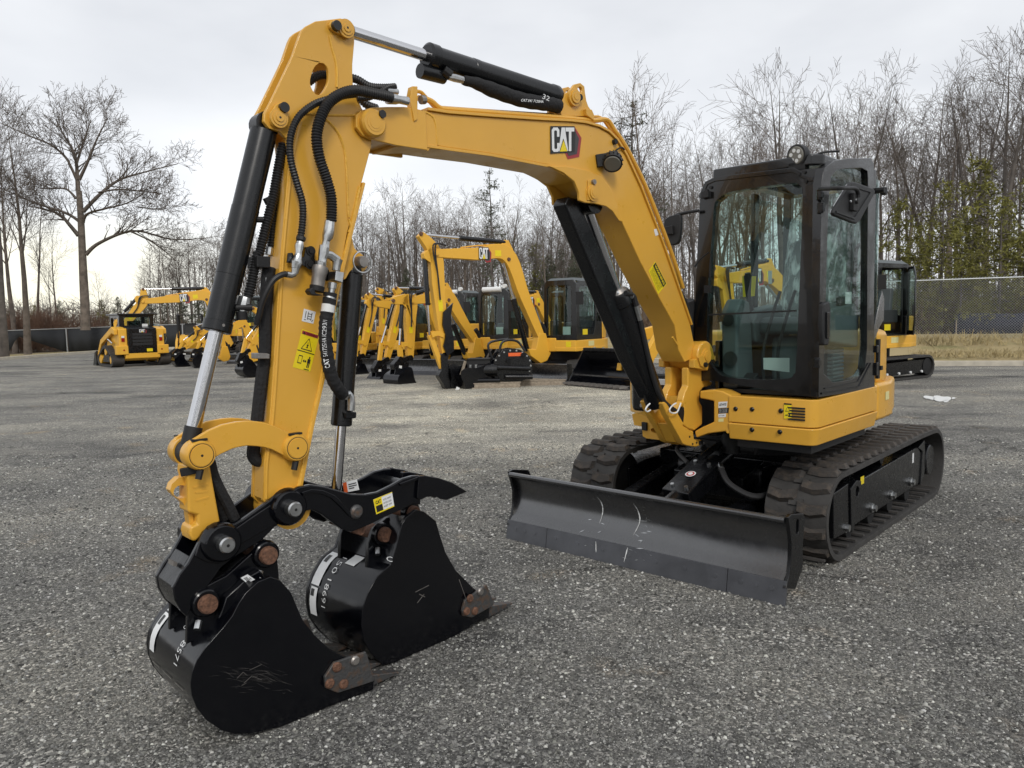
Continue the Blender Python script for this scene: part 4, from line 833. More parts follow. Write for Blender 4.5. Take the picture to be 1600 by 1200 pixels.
# hard lines on top of the boom
p1 = [(2.175,2.611),(2.131,2.613),(2.098,2.607),(2.058,2.588),(1.997,2.589),(1.667,2.626),(1.195,2.680),(.962,2.704),(.838,2.727),(.770,2.679),(.711,2.637)]
p2 = [(.711,2.648),(.610,2.542),(.454,2.357),(.222,2.017),(.081,1.774)]
P('steel_line', MB().tube(on(p1+p2[1:],.07),.014,8,5), 'yellow', boom)
p3 = [(2.188,2.648),(2.137,2.655),(2.108,2.640),(2.053,2.600),(2.011,2.605),(1.667,2.645),(1.195,2.703),(.961,2.732),(.849,2.747),(.770,2.701),(.711,2.651)]
P('steel_line', MB().tube(on(p3,.03),.009,8,5), 'yellow', boom)
P('steel_line', MB().tube(on([(.723,2.657),(.579,2.535),(.402,2.343),(.187,2.039),(.045,1.816)],.0),.012,8,5), 'yellow', boom)
P('line_clamp', MBB().prism([(1.039,2.752),(.990,2.756),(.969,2.728),(.974,2.699),(1.034,2.718)],-.02,.09).prism([(2.248,2.638),(2.218,2.643),(2.223,2.497),(2.242,2.485),(2.261,2.584)],.09,.125), 'yellow', boom, .003)
P('clamp_bolt', MBB().cyl(BT(.815,.09,2.60),BT(.815,.12,2.60),.016,8), 'black_matte', boom)
for i,pth in enumerate(([(.209,1.873),(.117,1.751),(.030,1.647),(-.022,1.520)],[(.146,1.854),(.052,1.710),(-.029,1.605),(-.060,1.476)],[(.089,1.689),(.001,1.563),(-.060,1.391),(-.075,1.261)])): P('hydraulic_hose', MB().tube(on(pth,.06-.05*i),.023,8), 'sleeve', boom)
P('hose_fitting', MB().cyl(BT(*[(v[0],.06,v[1]) for v in [(.216,1.877)]][0]),BT(*[(v[0],.06,v[1]) for v in [(.146,1.788)]][0]),.020,10), 'steel', boom)
P('hose_bundle', MBB().tube(on([(-.082,1.691),(-.135,1.518),(-.151,1.299),(-.121,1.082)],-.02),.06,10), 'sleeve', boom)
lq = [(1.337,2.473),(1.157,2.504),(1.154,2.629),(1.338,2.601)]; Fl = quad_map(lq, lambda x,z: (x,z))
logo(boom, lambda u,v,h: BT(Fl(u,v)[0],.1006+h,Fl(u,v)[1]))
wq = [(.394,1.728),(.303,1.796),(.421,1.932),(.491,1.871)]; Fw = quad_map([wq[0],wq[1],wq[2],wq[3]], lambda x,z: BT(x,.1012,z))
P('warning_sticker', flatpoly(Fw,[(0,0),(1,0),(1,1),(0,1)]), 'sticker_yellow', boom)
bn = Vector((bl.x,bl.y,0))*.001
P('sticker_band', flatpoly(Fw,[(.60,.03),(.96,.03),(.96,.97),(.60,.97)],bn), 'sticker_black', boom)
tb = MB(); put_text(tb,'WARNING',lambda u,v: tuple(Vector(Fw(.70+v*.17,.92-u*.84))+bn*2),.03); P('sticker_lettering', tb, 'sticker_yellow', boom)
tb = MB()
for i in range(6): put_text(tb,('DO NOT STAND UNDER','KEEP CLEAR OF BOOM','LIFT AND SWING AREA','OPERATE FROM SEAT','LOWER TO GROUND','READ MANUAL FIRST')[i],lambda u,v: tuple(Vector(Fw(.50-i*.08+v*.05,.92-u*.84))+bn))
P('sticker_lettering', tb, 'sticker_black', boom)
# work light on the boom side
wl = [(.911,2.462)][0]
L0 = Vector(BT(wl[0],.17,wl[1])); ld = Vector((*(bf*.55+bl*.42),-.62)).normalized()
lamp = P('work_light', MB().stack(L0-ld*.055,L0+ld*.015,[(0,.030),(.15,.040),(.3,.052),(1,.056)],24), 'plastic_black', boom)
P('lamp_lens', MB().stack(L0+ld*.0155,L0+ld*.020,[(0,.047),(1,.043)],24), 'lamp_glass', boom)
fm = MB(); u_ = ld.orthogonal().normalized(); v_ = ld.cross(u_)
for i in range(14):
    a = 2*PI*i/14; d = u_*math.cos(a)+v_*math.sin(a); fm.bar(L0-ld*.05+d*.040, L0-ld*.004+d*.054, .006,.016, d)
P('cooling_fin', fm, 'plastic_black', boom)['kind'] = 'stuff'
P('lamp_bracket', MB().bar(BT(wl[0]+.06,.10,wl[1]+.01),L0-ld*.04,.03,.07), 'black_matte', boom, .004)
P('lamp_cable', MB().tube(on([(.852,2.514),(.813,2.550),(.765,2.574),(.735,2.566)],.115),.005,6), 'hose', boom)
P('tape', MBB().prism([(.436,2.126),(.403,2.135),(.388,2.096),(.419,2.087)],.1005,.102), 'white_paint', boom)
# boom cylinder
c0 = [(.957,2.248)][0]; c1 = [(.275,.985)][0]; cv = lambda p, y=.01: Vector(BT(p[0],y,p[1]))
A_, B_ = cv(c0), cv(c1); dv = (B_-A_)
bc = P('boom_cylinder', MB().stack(A_+dv*.40,B_-dv*.02,[(0,.070),(.02,.077),(.10,.077),(.11,.068),(.96,.068),(1,.05)],28), 'cylinder_black', EX)
P('cylinder_rod', MB().cyl(A_,A_+dv*.42,.034,20), 'chrome', bc); P('rod_eye', MBB().cyl(BT(c0[0],-.06,c0[1]),BT(c0[0],.08,c0[1]),.065,24), 'black_satin', bc)
gp = [(1.168,2.224),(1.136,2.269),(1.072,2.264),(1.035,2.229),(.506,1.491),(.329,1.084),(.384,1.060),(.603,1.336)]; P('cylinder_guard', MBB().prism(gp,-.062,.038), 'cylinder_black', bc, .012)
P('rod_seal', MB().stack(A_+dv*.385,A_+dv*.40,[(0,.045),(1,.06)],20), 'steel_dull', bc)
hz_ = [(.699,1.733),(.626,1.718),(.595,1.657),(.558,1.571),(.495,1.392),(.424,1.208),(.330,1.058),(.162,.959)]; P('hydraulic_hose', MB().tube(on(hz_,.085),.017,8), 'hose', bc); P('hose_fitting', MB().cyl(BT(hz_[0][0]+.02,.03,hz_[0][1]),BT(hz_[1][0],.085,hz_[1][1]),.02,10).cyl(BT(hz_[2][0],.085,hz_[2][1]),BT(hz_[3][0],.085,hz_[3][1]),.019,8), 'steel', bc)
hz_ = [(.439,1.291),(.401,1.206),(.321,1.099),(.218,1.005)]; P('hydraulic_hose', MB().tube(on(hz_,-.1),.019,8), 'hose', bc); P('hose_fitting', MB().cyl(BT(hz_[0][0],-.1,hz_[0][1]),BT(hz_[1][0],-.1,hz_[1][1]),.024,8), 'steel_dull', bc)
# ---------------- arm
ap = [(2.585,2.857),(2.562,2.858),(2.545,2.847),(2.527,2.828),(2.519,2.796),(2.520,2.772),(2.527,2.723),(2.533,2.682),(2.535,2.634),(2.534,2.598),(2.520,2.558),(2.494,2.504),(2.450,2.465),(2.442,2.431),(2.455,2.347),(2.506,2.197),(2.560,2.051),(2.588,1.976),(2.614,1.872),(2.672,1.682),(2.736,1.387),(2.796,1.182),(2.844,1.008),(2.875,.905),(2.915,.845),(2.954,.839),(2.997,.852),(3.020,.885),(3.007,1.044),(2.974,1.222),(2.933,1.564),(2.899,1.860),(2.862,2.116),(2.842,2.257),(2.850,2.326),(2.881,2.351),(2.924,2.357),(2.944,2.379),(2.939,2.413),(2.913,2.457),(2.860,2.558),(2.809,2.657),(2.775,2.744),(2.762,2.769),(2.745,2.786),(2.700,2.817),(2.650,2.834)]
hole = c2([(2.723,2.609),(2.703,2.643),(2.678,2.655),(2.654,2.640),(2.651,2.598),(2.668,2.556),(2.693,2.527),(2.717,2.529),(2.735,2.564)],3)
AY0, AY1 = -.022, .095
am = MBB(); am.prism(ap, AY1-.02, AY1, holes=[hole]); arm = P('arm', am, 'yellow', EX, .004)
P('side_plate', MBB().prism(ap, AY0, AY0+.02, holes=[hole]), 'yellow', arm, .004)
boxp = [(2.841,2.269),(2.497,2.423),(2.462,2.341),(2.560,2.051),(2.588,1.976),(2.672,1.682),(2.736,1.387),(2.844,1.008),(2.877,.919),(2.914,.858),(2.954,.852),(2.997,.865),(3.015,.889),(3.004,1.039),(2.971,1.221),(2.930,1.564),(2.897,1.860),(2.860,2.116)]
P('arm_box', MBB().prism(boxp, AY0+.0205, AY1-.0205), 'yellow', arm)
P('head_web', MBB().prism([(2.517,2.553),(2.494,2.498),(2.458,2.428),(2.580,2.370),(2.788,2.340),(2.832,2.291),(2.839,2.315),(2.785,2.404),(2.636,2.492)], AY0+.0205, AY1-.0205), 'yellow', arm)
# raised inner fold of the side plate and the back flange
for pth in ([(2.674,2.434),(2.621,2.390),(2.589,2.320),(2.582,2.232),(2.582,2.125),(2.581,2.036)], [(2.639,2.771),(2.631,2.730),(2.614,2.673),(2.611,2.622),(2.614,2.570)], [(2.581,2.031),(2.572,2.000),(2.583,1.973)]): P('weld_seam', MB().tube(on(pth,.0955),.006,6,5), 'yellow_weld', arm)
P('weld_seam', MB().tube(on([(2.521,2.171),(2.584,1.949),(2.674,1.655),(2.738,1.361),(2.794,1.177),(2.867,.912)],.0955),.008,6,6), 'yellow_weld', arm)
P('weld_seam', MB().tube(on([(2.790,2.438),(2.698,2.445),(2.593,2.460),(2.528,2.471)],.0955),.006,6,6), 'yellow_weld', arm)
P('corner_fold', MBB().tube(on([(2.786,2.403),(2.826,2.258),(2.850,2.117),(2.887,1.861),(2.920,1.564),(2.961,1.220),(2.995,1.038),(3.007,.888)],.092),.009,8,6), 'yellow', arm)
back = [(2.507,2.192),(2.583,1.960),(2.673,1.661),(2.737,1.366),(2.796,1.171),(2.867,.901)]; ribbon(back,-.012,AY0-.012,AY1+.010,arm,'back_flange')
bl_ = [(2.944,.824)][0]; pv = [(2.913,.837)][0]
P('pivot_boss', MBB().cyl(BT(pv[0],AY0-.03,pv[1]),BT(pv[0],AY1+.03,pv[1]),.085,24), 'yellow', arm)
ear = c2([(2.562,1.964),(2.543,1.910),(2.501,1.880),(2.480,1.848),(2.493,1.819),(2.520,1.807),(2.563,1.815),(2.596,1.775),(2.605,1.802)],4)
P('thumb_ear', MBB().prism(ear,.02,.075), 'yellow', arm, .006)
tpn = [(2.530,1.849)][0]
P('thumb_pin', MBB().stack(BT(tpn[0],-.02,tpn[1]),BT(tpn[0],.125,tpn[1]),[(0,.026),(.93,.026),(1,.022)],18), 'steel_dull', arm)
P('retaining_ring', MB().rings([BT(tpn[0]+.045*math.cos(a),.11,tpn[1]+.045*math.sin(a)) for a in [2*PI*i/24 for i in range(25)]],.004,6), 'steel', arm)
for c_, k_, pl_ in (([(2.570,2.813)][0],[(2.620,2.810)][0],[(2.651,2.805),(2.633,2.835),(2.558,2.849),(2.535,2.829),(2.544,2.800),(2.581,2.782),(2.621,2.787)]),([(2.889,2.397)][0],[(2.869,2.439)][0],[(2.924,2.389),(2.906,2.441),(2.875,2.463),(2.845,2.458),(2.850,2.401),(2.864,2.372),(2.895,2.361),(2.918,2.367)])):
    P('pin_keeper', MBB().prism(chaikin(pl_),.095,.112), 'yellow', arm, .003); P('pin_boss', MBB().stack(BT(c_[0],.11,c_[1]),BT(c_[0],.128,c_[1]),[(0,.038),(.5,.038),(.52,.028),(.75,.028),(.76,.016),(1,.016)],24), 'yellow', arm)
    P('pin_dimple', MBB().cyl(BT(c_[0],.128,c_[1]),BT(c_[0],.1285,c_[1]),.005,8), 'sticker_black', arm); P('keeper_bolt', MBB().cyl(BT(k_[0],.11,k_[1]),BT(k_[0],.132,k_[1]),.020,14), 'sticker_black', arm)
# stickers on the arm
an_ = Vector((bl.x,bl.y,0))
def dec(parent, quad, yy, name, m): F = quad_map(quad, lambda x,z: BT(x,yy,z)); P(name, flatpoly(F,[(0,0),(1,0),(1,1),(0,1)]), m, parent); return F
F = dec(arm, [(2.819,1.599),(2.767,1.587),(2.754,1.636),(2.807,1.650)], .0962, 'sticker', 'white_paint')
def lines(F, L, w_, m, parent, name, h=.001):
    mb = MB()
    for (a,b),(c,d) in L:
        v = Vector((c-a,d-b)); l = v.length; v /= l; n_ = Vector((-v.y,v.x))*w_; q = [(a+n_.x,b+n_.y),(c+n_.x,d+n_.y),(c-n_.x,d-n_.y),(a-n_.x,b-n_.y)]; mb.add([tuple(Vector(F(*p))+an_*h) for p in q],[(0,1,2,3)])
    return P(name, mb, m, parent)
lines(F, [((.42,.2),(.42,.85)),((.72,.2),(.72,.85)),((.42,.3),(.72,.3)),((.42,.5),(.72,.5)),((.42,.7),(.72,.7)),((.22,.3),(.22,.85)),((.15,.18),(.3,.18)),((.8,.12),(.9,.3))], .025, 'sticker_black', arm, 'sticker_print')
F = dec(arm, [(2.868,1.412),(2.791,1.388),(2.741,1.541),(2.819,1.566)], .0962, 'warning_sticker', 'sticker_yellow')
P('sticker_header', flatpoly(F,[(.04,.885),(.96,.885),(.96,.975),(.04,.975)],an_*.001), 'logo_red', arm)
tb = MB(); put_text(tb,'WARNING',lambda u,v: tuple(Vector(F(.3+u*.6,.90+v*.055))+an_*.002)); tb.add([tuple(Vector(F(*p))+an_*.002) for p in ((.08,.90),(.24,.90),(.16,.96))],[(0,1,2)]); P('sticker_lettering', tb, 'sticker_black', arm)
lines(F, [((.02,.46),(.98,.46)),((.2,.52),(.8,.52)),((.8,.52),(.5,.82)),((.5,.82),(.2,.52)),((.18,.15),(.18,.34)),((.18,.34),(.38,.34)),((.38,.34),(.38,.15)),((.38,.15),(.18,.15)),((.46,.23),(.64,.23)),((.46,.23),(.52,.26)),((.46,.23),(.52,.20)),((.64,.23),(.58,.26)),((.64,.23),(.58,.20)),((.45,.57),(.55,.66)),((.55,.57),(.45,.66)),((.5,.57),(.5,.72)),((.6,.03),(.9,.03))], .011, 'sticker_black', arm, 'sticker_print')
tb = MB()
for p in ([(.70,.2),(.86,.2),(.86,.31),(.70,.31)],[(.72,.08),(.77,.08),(.77,.2),(.72,.2)],[(.80,.08),(.85,.08),(.85,.2),(.80,.2)],[(.745,.32),(.815,.32),(.815,.37),(.745,.37)]): tb.add([tuple(Vector(F(*q))+an_*.0011) for q in p],[(0,1,2,3)])
P('sticker_figure', tb, 'sticker_black', arm)
# arm cylinder (on top of the boom)
a0 = [(2.503,2.866)][0]; yc_ = .035
a0 = [(2.540,2.840)][0]; a1 = (ac[0],ac[1]); A_ = Vector(BT(a0[0],yc_,a0[1])); B_ = Vector(BT(a1[0],.01,a1[1])); dv = B_-A_; hd = [(2.095,2.800)][0]; th_ = (Vector(BT(hd[0],.03,hd[1]))-A_).length/dv.length
acy = P('arm_cylinder', MB().stack(A_+dv*th_,B_-dv*.04,[(0,.050),(.01,.062),(.06,.062),(.065,.056),(.30,.056),(.302,.0575),(.34,.0575),(.342,.056),(.92,.056),(.93,.060),(.97,.060),(1,.045)],30), 'cylinder_black', EX)
P('cylinder_rod', MB().cyl(A_,A_+dv*(th_+.01),.0265,24), 'chrome', acy); P('rod_eye', MBB().cyl(BT(a0[0],.0,a0[1]-.01),BT(a0[0],.072,a0[1]-.01),.040,22), 'black_satin', acy)
q_ = [(2.134,2.751),(2.059,2.751),(1.991,2.747)]
P('port_pipe', MB().rings(on(q_,.03),[.034,.034,.030],14), 'cylinder_black', acy)
P('hose_fitting', MB().cyl(BT(*[(v[0],.06,v[1]) for v in [(2.017,2.769)]][0]),BT(*[(v[0],.07,v[1]) for v in [(1.983,2.749)]][0]),.024,10), 'black_matte', acy)
ft = [(1.999,2.742),(1.961,2.743),(1.910,2.743)]; P('hose_fitting', MB().rings(on(ft,.07),[.016,.019,.017],10), 'steel', acy)
sl_ = [(1.906,2.742),(1.833,2.744),(1.750,2.735),(1.648,2.726),(1.541,2.720),(1.449,2.722),(1.354,2.730),(1.285,2.735),(1.241,2.733)]
C = cat(on(sl_,.07),6); P('hose_sleeve', MB().rings(C,[.021+.016*min(1,i/14)+(.0012*math.sin(i*1.1)) for i in range(len(C))],12), 'sleeve', acy)
tb = MB(); tq = quad_map([(1.573,2.691),(1.409,2.712),(1.404,2.726),(1.566,2.706)], lambda x,z: BT(x,.12,z)); put_text(tb,'CAT 541 7120HA',tq,.02); tq = quad_map([(1.418,2.733),(1.366,2.729),(1.357,2.753),(1.408,2.759)], lambda x,z: BT(x,.12,z)); put_text(tb,'32',tq); P('sleeve_lettering', tb, 'white_paint', acy)
# bucket cylinder (in front of the arm)
b0 = [(2.913,2.369)][0]; b1 = [(3.270,1.149)][0]; yb_ = .035; A_ = Vector(BT(b0[0],yb_,b0[1])); B_ = Vector(BT(b1[0],yb_,b1[1])); dv = B_-A_
bcy = P('bucket_cylinder', MB().stack(A_,A_+dv*.66,[(0,.035),(.02,.052),(.40,.052),(.401,.0535),(.73,.0535),(.731,.052),(.95,.052),(.952,.0555),(.995,.0555),(1,.05)],30), 'cylinder_black', EX)
P('cylinder_rod', MB().cyl(A_+dv*.65,A_+dv*.985,.0275,24), 'chrome', bcy); P('rod_collar', MB().cyl(A_+dv*.955,A_+dv*1.01,.033,20), 'plastic_black', bcy); P('head_screw', MB().cyl(A_+dv*.64+an_*.05,A_+dv*.64+an_*.056,.006,8), 'steel_dull', bcy)
P('cylinder_eye', MBB().cyl(BT(b0[0],.0,b0[1]+.01),BT(b0[0],.07,b0[1]+.01),.05,20), 'black_satin', bcy)
P('port_fitting', MB().cyl(A_+dv*.585,A_+dv*.585+Vector(BT(-.10,.05,0))-Vector(BT(0,0,0)),.014,10), 'black_matte', bcy); P('port_fitting', MB().cyl(*on([(3.054,1.607),(3.055,1.641)],.06),.022,12), 'black_matte', bcy)
P('port_fitting', MB().cyl(A_+dv*.30,A_+dv*.30+Vector(BT(-.07,.03,0))-Vector(BT(0,0,0)),.012,10), 'black_matte', bcy); P('hose_clip', MB().bar(*on([(2.924,2.095),(2.912,2.071)],.05),.02,.03), 'black_matte', bcy)
# idler links
lk = [(3.309,1.150),(3.296,1.164),(3.281,1.171),(3.231,1.195),(3.177,1.211),(3.122,1.216),(3.080,1.215),(3.042,1.209),(3.009,1.201),(2.961,1.179),(2.912,1.150),(2.867,1.118),(2.850,1.092),(2.851,1.067),(2.865,1.047),(2.891,1.041),(2.917,1.046),(2.941,1.062),(2.985,1.090),(3.014,1.102),(3.047,1.111),(3.085,1.118),(3.118,1.117),(3.146,1.113),(3.192,1.098),(3.220,1.085),(3.238,1.074),(3.251,1.068),(3.269,1.067),(3.290,1.075),(3.308,1.093),(3.316,1.111),(3.316,1.133)]
L1 = [(3.269,1.107)][0]; L2 = [(2.885,1.085)][0]
for y0,y1,sg in ((.100,.122,1),(-.050,-.028,-1)):
    il = P('idler_link', MBB().prism(lk,y0,y1), 'yellow', EX, .004); ye = y1 if sg > 0 else y0
    for c_ in (L1,L2):
        P('link_boss', MBB().stack(BT(c_[0],ye-sg*.03,c_[1]),BT(c_[0],ye+sg*.02,c_[1]),[(0,.056),(.8,.056),(1,.05)],26), 'yellow', il)
        P('link_pin', MBB().stack(BT(c_[0],ye+sg*.0205,c_[1]),BT(c_[0],ye+sg*.024,c_[1]),[(0,.043),(.2,.043),(.25,.040),(1,.040)],26), 'yellow', il)
        P('pin_groove', MBB().cyl(BT(c_[0],ye+sg*.0195,c_[1]),BT(c_[0],ye+sg*.0212,c_[1]),.0455,26), 'sticker_black', il); P('pin_center', MBB().cyl(BT(c_[0],ye+sg*.0235,c_[1]),BT(c_[0],ye+sg*.0245,c_[1]),.005,8), 'sticker_black', il)
        P('pin_clip', MBB().box(c_[0]-.028,min(ye-sg*.012,ye+sg*.012),c_[1]+.053,c_[0]+.028,max(ye-sg*.012,ye+sg*.012),c_[1]+.061), 'sticker_black', il)
        P('grease_bolt', MBB().cyl(BT(c_[0],ye,c_[1]-.055),BT(c_[0]+.012,ye+sg*.004,c_[1]-.09),.013,8), 'black_matte', il)
P('link_spacer', MBB().cyl(BT(L1[0],-.03,L1[1]),BT(L1[0],.0,L1[1]),.056,24).cyl(BT(L1[0],.072,L1[1]),BT(L1[0],.101,L1[1]),.056,24), 'yellow', EX); P('cylinder_bushing', MBB().cyl(BT(L1[0],.001,L1[1]),BT(L1[0],.071,L1[1]),.050,24), 'plastic_black', EX)
# bucket link with its lifting lug
blp = [(3.306,1.071),(3.225,1.077),(3.216,1.044),(3.210,.988),(3.190,.826),(3.221,.823),(3.258,.801),(3.272,.783),(3.290,.771),(3.305,.783),(3.310,.807),(3.303,.833),(3.278,.839),(3.275,.872),(3.310,.888),(3.305,1.013),(3.310,1.040)]
bk = P('bucket_link', MBB().prism(blp,-.015,.085), 'yellow', EX, .01)
lug_ = [(3.285,1.020),(3.326,1.019),(3.351,.999),(3.359,.977),(3.353,.963),(3.335,.946),(3.314,.920),(3.299,.881),(3.294,.820),(3.281,.818),(3.270,1.017)]; lh = [(3.321,.964)][0]
P('lifting_lug', MBB().prism(lug_,.005,.05,holes=[circ(lh[0],lh[1],.026,16)]), 'yellow', bk, .006)
for q in ([(3.288,.983),(3.230,.989),(3.228,.982),(3.286,.976)], [(3.280,.964),(3.234,.960),(3.234,.953),(3.280,.957)], [(3.280,.932),(3.231,.937),(3.230,.930),(3.279,.925)]): P('cast_mark', MBB().prism(q,.084,.0868), 'yellow', bk)
P('position_stop', MBB().bar(BT(*[(v[0],.07,v[1]) for v in [(3.325,1.041)]][0]),BT(*[(v[0],.1,v[1]) for v in [(3.255,1.053)]][0]),.02,.03), 'black_matte', bk, .003)
for k_,pth in enumerate(([(3.204,1.064),(3.193,1.007),(3.169,.942),(3.144,.886),(3.119,.820)], [(3.211,1.060),(3.201,.994),(3.179,.930),(3.155,.860),(3.138,.814)])): P('hydraulic_hose', MB().tube(on(pth,.05-.05*k_),.021,8), 'sleeve', bk)
# quick coupler
cpo = [(3.334,.708),(3.305,.753),(3.275,.803),(3.251,.829),(3.222,.839),(3.185,.834),(3.152,.822),(3.117,.833),(3.066,.858),(2.982,.900),(2.939,.915),(2.886,.901),(2.861,.850),(2.866,.813),(2.891,.789),(2.945,.784),(2.988,.776),(3.015,.755),(3.047,.732),(3.093,.715),(3.163,.687),(3.213,.660),(3.248,.621),(3.292,.575),(3.328,.537),(3.350,.506),(3.370,.535),(3.390,.583),(3.394,.630),(3.367,.674)]
cpl = P('quick_coupler', MBB().prism(cpo,.100,.125), 'black_gloss', EX, .006); P('coupler_plate', MBB().prism(cpo,-.075,-.050), 'black_gloss', cpl, .006)
P('coupler_web', MBB().prism([(3.339,.700),(3.318,.728),(3.309,.674),(3.333,.623),(3.338,.550),(3.349,.515),(3.370,.540),(3.388,.587),(3.391,.629)],-.05,.10), 'black_satin', cpl, .006)
P('coupler_floor', MBB().prism([(3.242,.638),(3.052,.736),(3.009,.762),(3.029,.776),(3.091,.749),(3.259,.671)],-.05,.10), 'black_satin', cpl)
P('raised_pad', MBB().prism([(3.279,.809),(3.241,.831),(3.147,.808),(3.067,.845),(2.972,.887),(2.887,.880),(2.890,.804),(2.966,.795),(3.029,.776),(3.151,.733),(3.191,.703),(3.221,.681),(3.267,.697),(3.311,.731)],.125,.134), 'black_gloss', cpl, .004)
for c_ in ([(3.213,.765)][0],[(2.935,.850)][0]):
    P('coupler_boss', MBB().stack(BT(c_[0],.125,c_[1]),BT(c_[0],.165,c_[1]),[(0,.078),(.8,.072),(1,.064)],28), 'black_gloss', cpl)
    P('coupler_pin', MBB().stack(BT(c_[0],.12,c_[1]),BT(c_[0],.205,c_[1]),[(0,.031),(.92,.031),(1,.026)],24), 'steel', cpl); P('pin_center', MBB().cyl(BT(c_[0],.205,c_[1]),BT(c_[0],.2056,c_[1]),.006,10), 'sticker_black', cpl)
    P('coupler_boss', MBB().cyl(BT(c_[0],-.115,c_[1]),BT(c_[0],-.075,c_[1]),.075,24), 'black_gloss', cpl)
gb = [(3.192,.715)][0]; P('grease_nipple', MBB().cyl(BT(gb[0],.13,gb[1]),BT(gb[0],.15,gb[1]),.012,8), 'steel', cpl)
P('paint_mark', MBB().prism([(3.369,.711),(3.353,.702),(3.358,.688),(3.372,.695)],.02,.07), 'steel_dull', cpl)
# ---------------- buckets
def bucket(parent, prof, shell, y0, y1, T, ears, pins, cutter, bolts, pad, tooth, lip):
    """side plates, rolled shell, hanger ears with pins, side cutters, tooth row"""
    up_ = lambda P_, z0: [(x,max(z,z0)) for x,z in P_]
    prof, shell, lip, cutter = up_(prof,.004), up_(shell,.005), up_(lip,.006), up_(cutter,.03); tooth = [(tooth[0][0],max(tooth[0][1],.052)),(tooth[1][0],max(tooth[1][1],.020))]
    sd1 = MB(T).prism(prof, y1-.018, y1); body = P('side_plate', sd1, 'black_gloss', parent, .003)
    P('side_plate', MB(T).prism(prof, y0, y0+.018), 'black_gloss', parent, .003)
    P('shell', MB(T).strip(shell, .014, y0+.0185, y1-.0185), 'black_gloss', parent)
    for e0,e1 in ears[1]:
        ep = P('hanger_ear', MB(T).prism(ears[0], e0, e1), 'black_gloss', parent, .004)
    for c_ in pins:
        ya, yb = ears[1][0][0], ears[1][-1][1]
        P('pin_collar', MB(T).stack(T(c_[0],yb,c_[1]),T(c_[0],yb+.022,c_[1]),[(0,.056),(.8,.052),(1,.047)],26), 'black_gloss', parent)
        P('bucket_pin', MB(T).stack(T(c_[0],ya-.04,c_[1]),T(c_[0],yb+.047,c_[1]),[(0,.036),(.97,.036),(1,.032)],24), 'rust', parent)
        P('pin_bolt', MB(T).cyl(T(c_[0]+.03,yb+.012,c_[1]-.062),T(c_[0]+.045,yb+.030,c_[1]-.085),.013,8), 'steel', parent)
    for ya, yb in ((y1+.0005,y1+.016),(y0-.016,y0-.0005)):
        ct = P('side_cutter', MB(T).prism(cutter, ya, yb), 'cutter_steel', parent, .004)
        if yb > y1:
            for k,c_ in enumerate(bolts): P('cutter_bolt', MB(T).stack(T(c_[0],yb,c_[1]),T(c_[0],yb+.012,c_[1]),[(0,.021),(.5,.021),(1,.015)],14), 'rust' if k < 3 else 'steel_dull', ct)
    a, b = Vector(tooth[0]), Vector(tooth[1]); d = (b-a).normalized(); n_ = Vector((-d.y,d.x))
    P('cutting_lip', MB(T).prism(lip, y0+.02, y1-.02), 'black_satin', parent, .003)
    for k in range(4):
        yc = y1-.045-(y1-y0-.09)*k/3; L_ = (b-a).length
        ad = MB(T); r0 = [(a+n_*.034),(a-n_*.034),(a+d*L_*.45-n_*.030),(a+d*L_*.45+n_*.026)]
        ad.prism([(p.x,p.y) for p in r0], yc-.034, yc+.034); ap_ = P('tooth_adapter', ad, 'black_satin', parent, .006)
        t0 = a+d*L_*.38; tm = MB(T); q0_ = [(t0+n_*.030),(t0-n_*.034)]; q1_ = [b+n_*.004,b-n_*.004]
        vs = [T(q0_[0].x,yc-.032,q0_[0].y),T(q0_[0].x,yc+.032,q0_[0].y),T(q0_[1].x,yc+.032,q0_[1].y),T(q0_[1].x,yc-.032,q0_[1].y),T(q1_[0].x,yc-.022,q1_[0].y),T(q1_[0].x,yc+.022,q1_[0].y),T(q1_[1].x,yc+.022,q1_[1].y),T(q1_[1].x,yc-.022,q1_[1].y)]
        tm.add(vs,[(0,1,2,3),(7,6,5,4),(0,4,5,1),(1,5,6,2),(2,6,7,3),(3,7,4,0)]); P('tooth', tm, 'cutter_steel', parent, .004)
    return body
NB = .23
pr = [(3.066,.615),(3.025,.590),(2.983,.529),(2.960,.463),(2.937,.401),(2.891,.329),(2.828,.251),(2.759,.195),(2.669,.133),(2.620,.051),(2.625,.003),(2.711,.004),(2.827,.009),(2.939,.001),(3.055,-.002),(3.174,.024),(3.240,.049),(3.285,.082),(3.337,.141),(3.369,.200),(3.384,.254),(3.386,.299),(3.377,.342),(3.360,.377),(3.331,.410),(3.298,.437),(3.260,.467),(3.222,.503),(3.196,.543),(3.166,.578),(3.116,.608)]
B1 = MBB().cyl(BT(.0,0,0),BT(.001,0,0),.001)
bk1 = bpy.data.objects.new('bucket', MBB().prism([(3.265,.528),(3.032,.666),(2.995,.576),(3.120,.537),(3.204,.423)],-.05,.10).mesh('bucket_saddle')); COL.objects.link(bk1); bk1.parent = EX; bk1.data.materials.append(MAT['black_satin']); bk1['label'] = 'glossy black digging bucket on the coupler'
sh1 = [(3.394,.457),(3.372,.441),(3.339,.440),(3.297,.455),(3.331,.414),(3.358,.380),(3.376,.343),(3.385,.298),(3.383,.253),(3.368,.200),(3.336,.141),(3.284,.084),(3.240,.052),(3.174,.027),(3.055,.001),(2.939,.004),(2.827,.012),(2.711,.008),(2.638,.002)][4:]
sh1 = [(3.126,.601),(3.166,.576),(3.196,.542),(3.222,.502),(3.260,.466),(3.299,.436),(3.330,.409),(3.359,.376),(3.376,.342),(3.384,.298),(3.382,.253),(3.367,.199),(3.335,.142),(3.284,.084),(3.240,.052),(3.174,.027),(3.055,.001),(2.939,.004),(2.827,.012),(2.711,.008),(2.638,.002)]
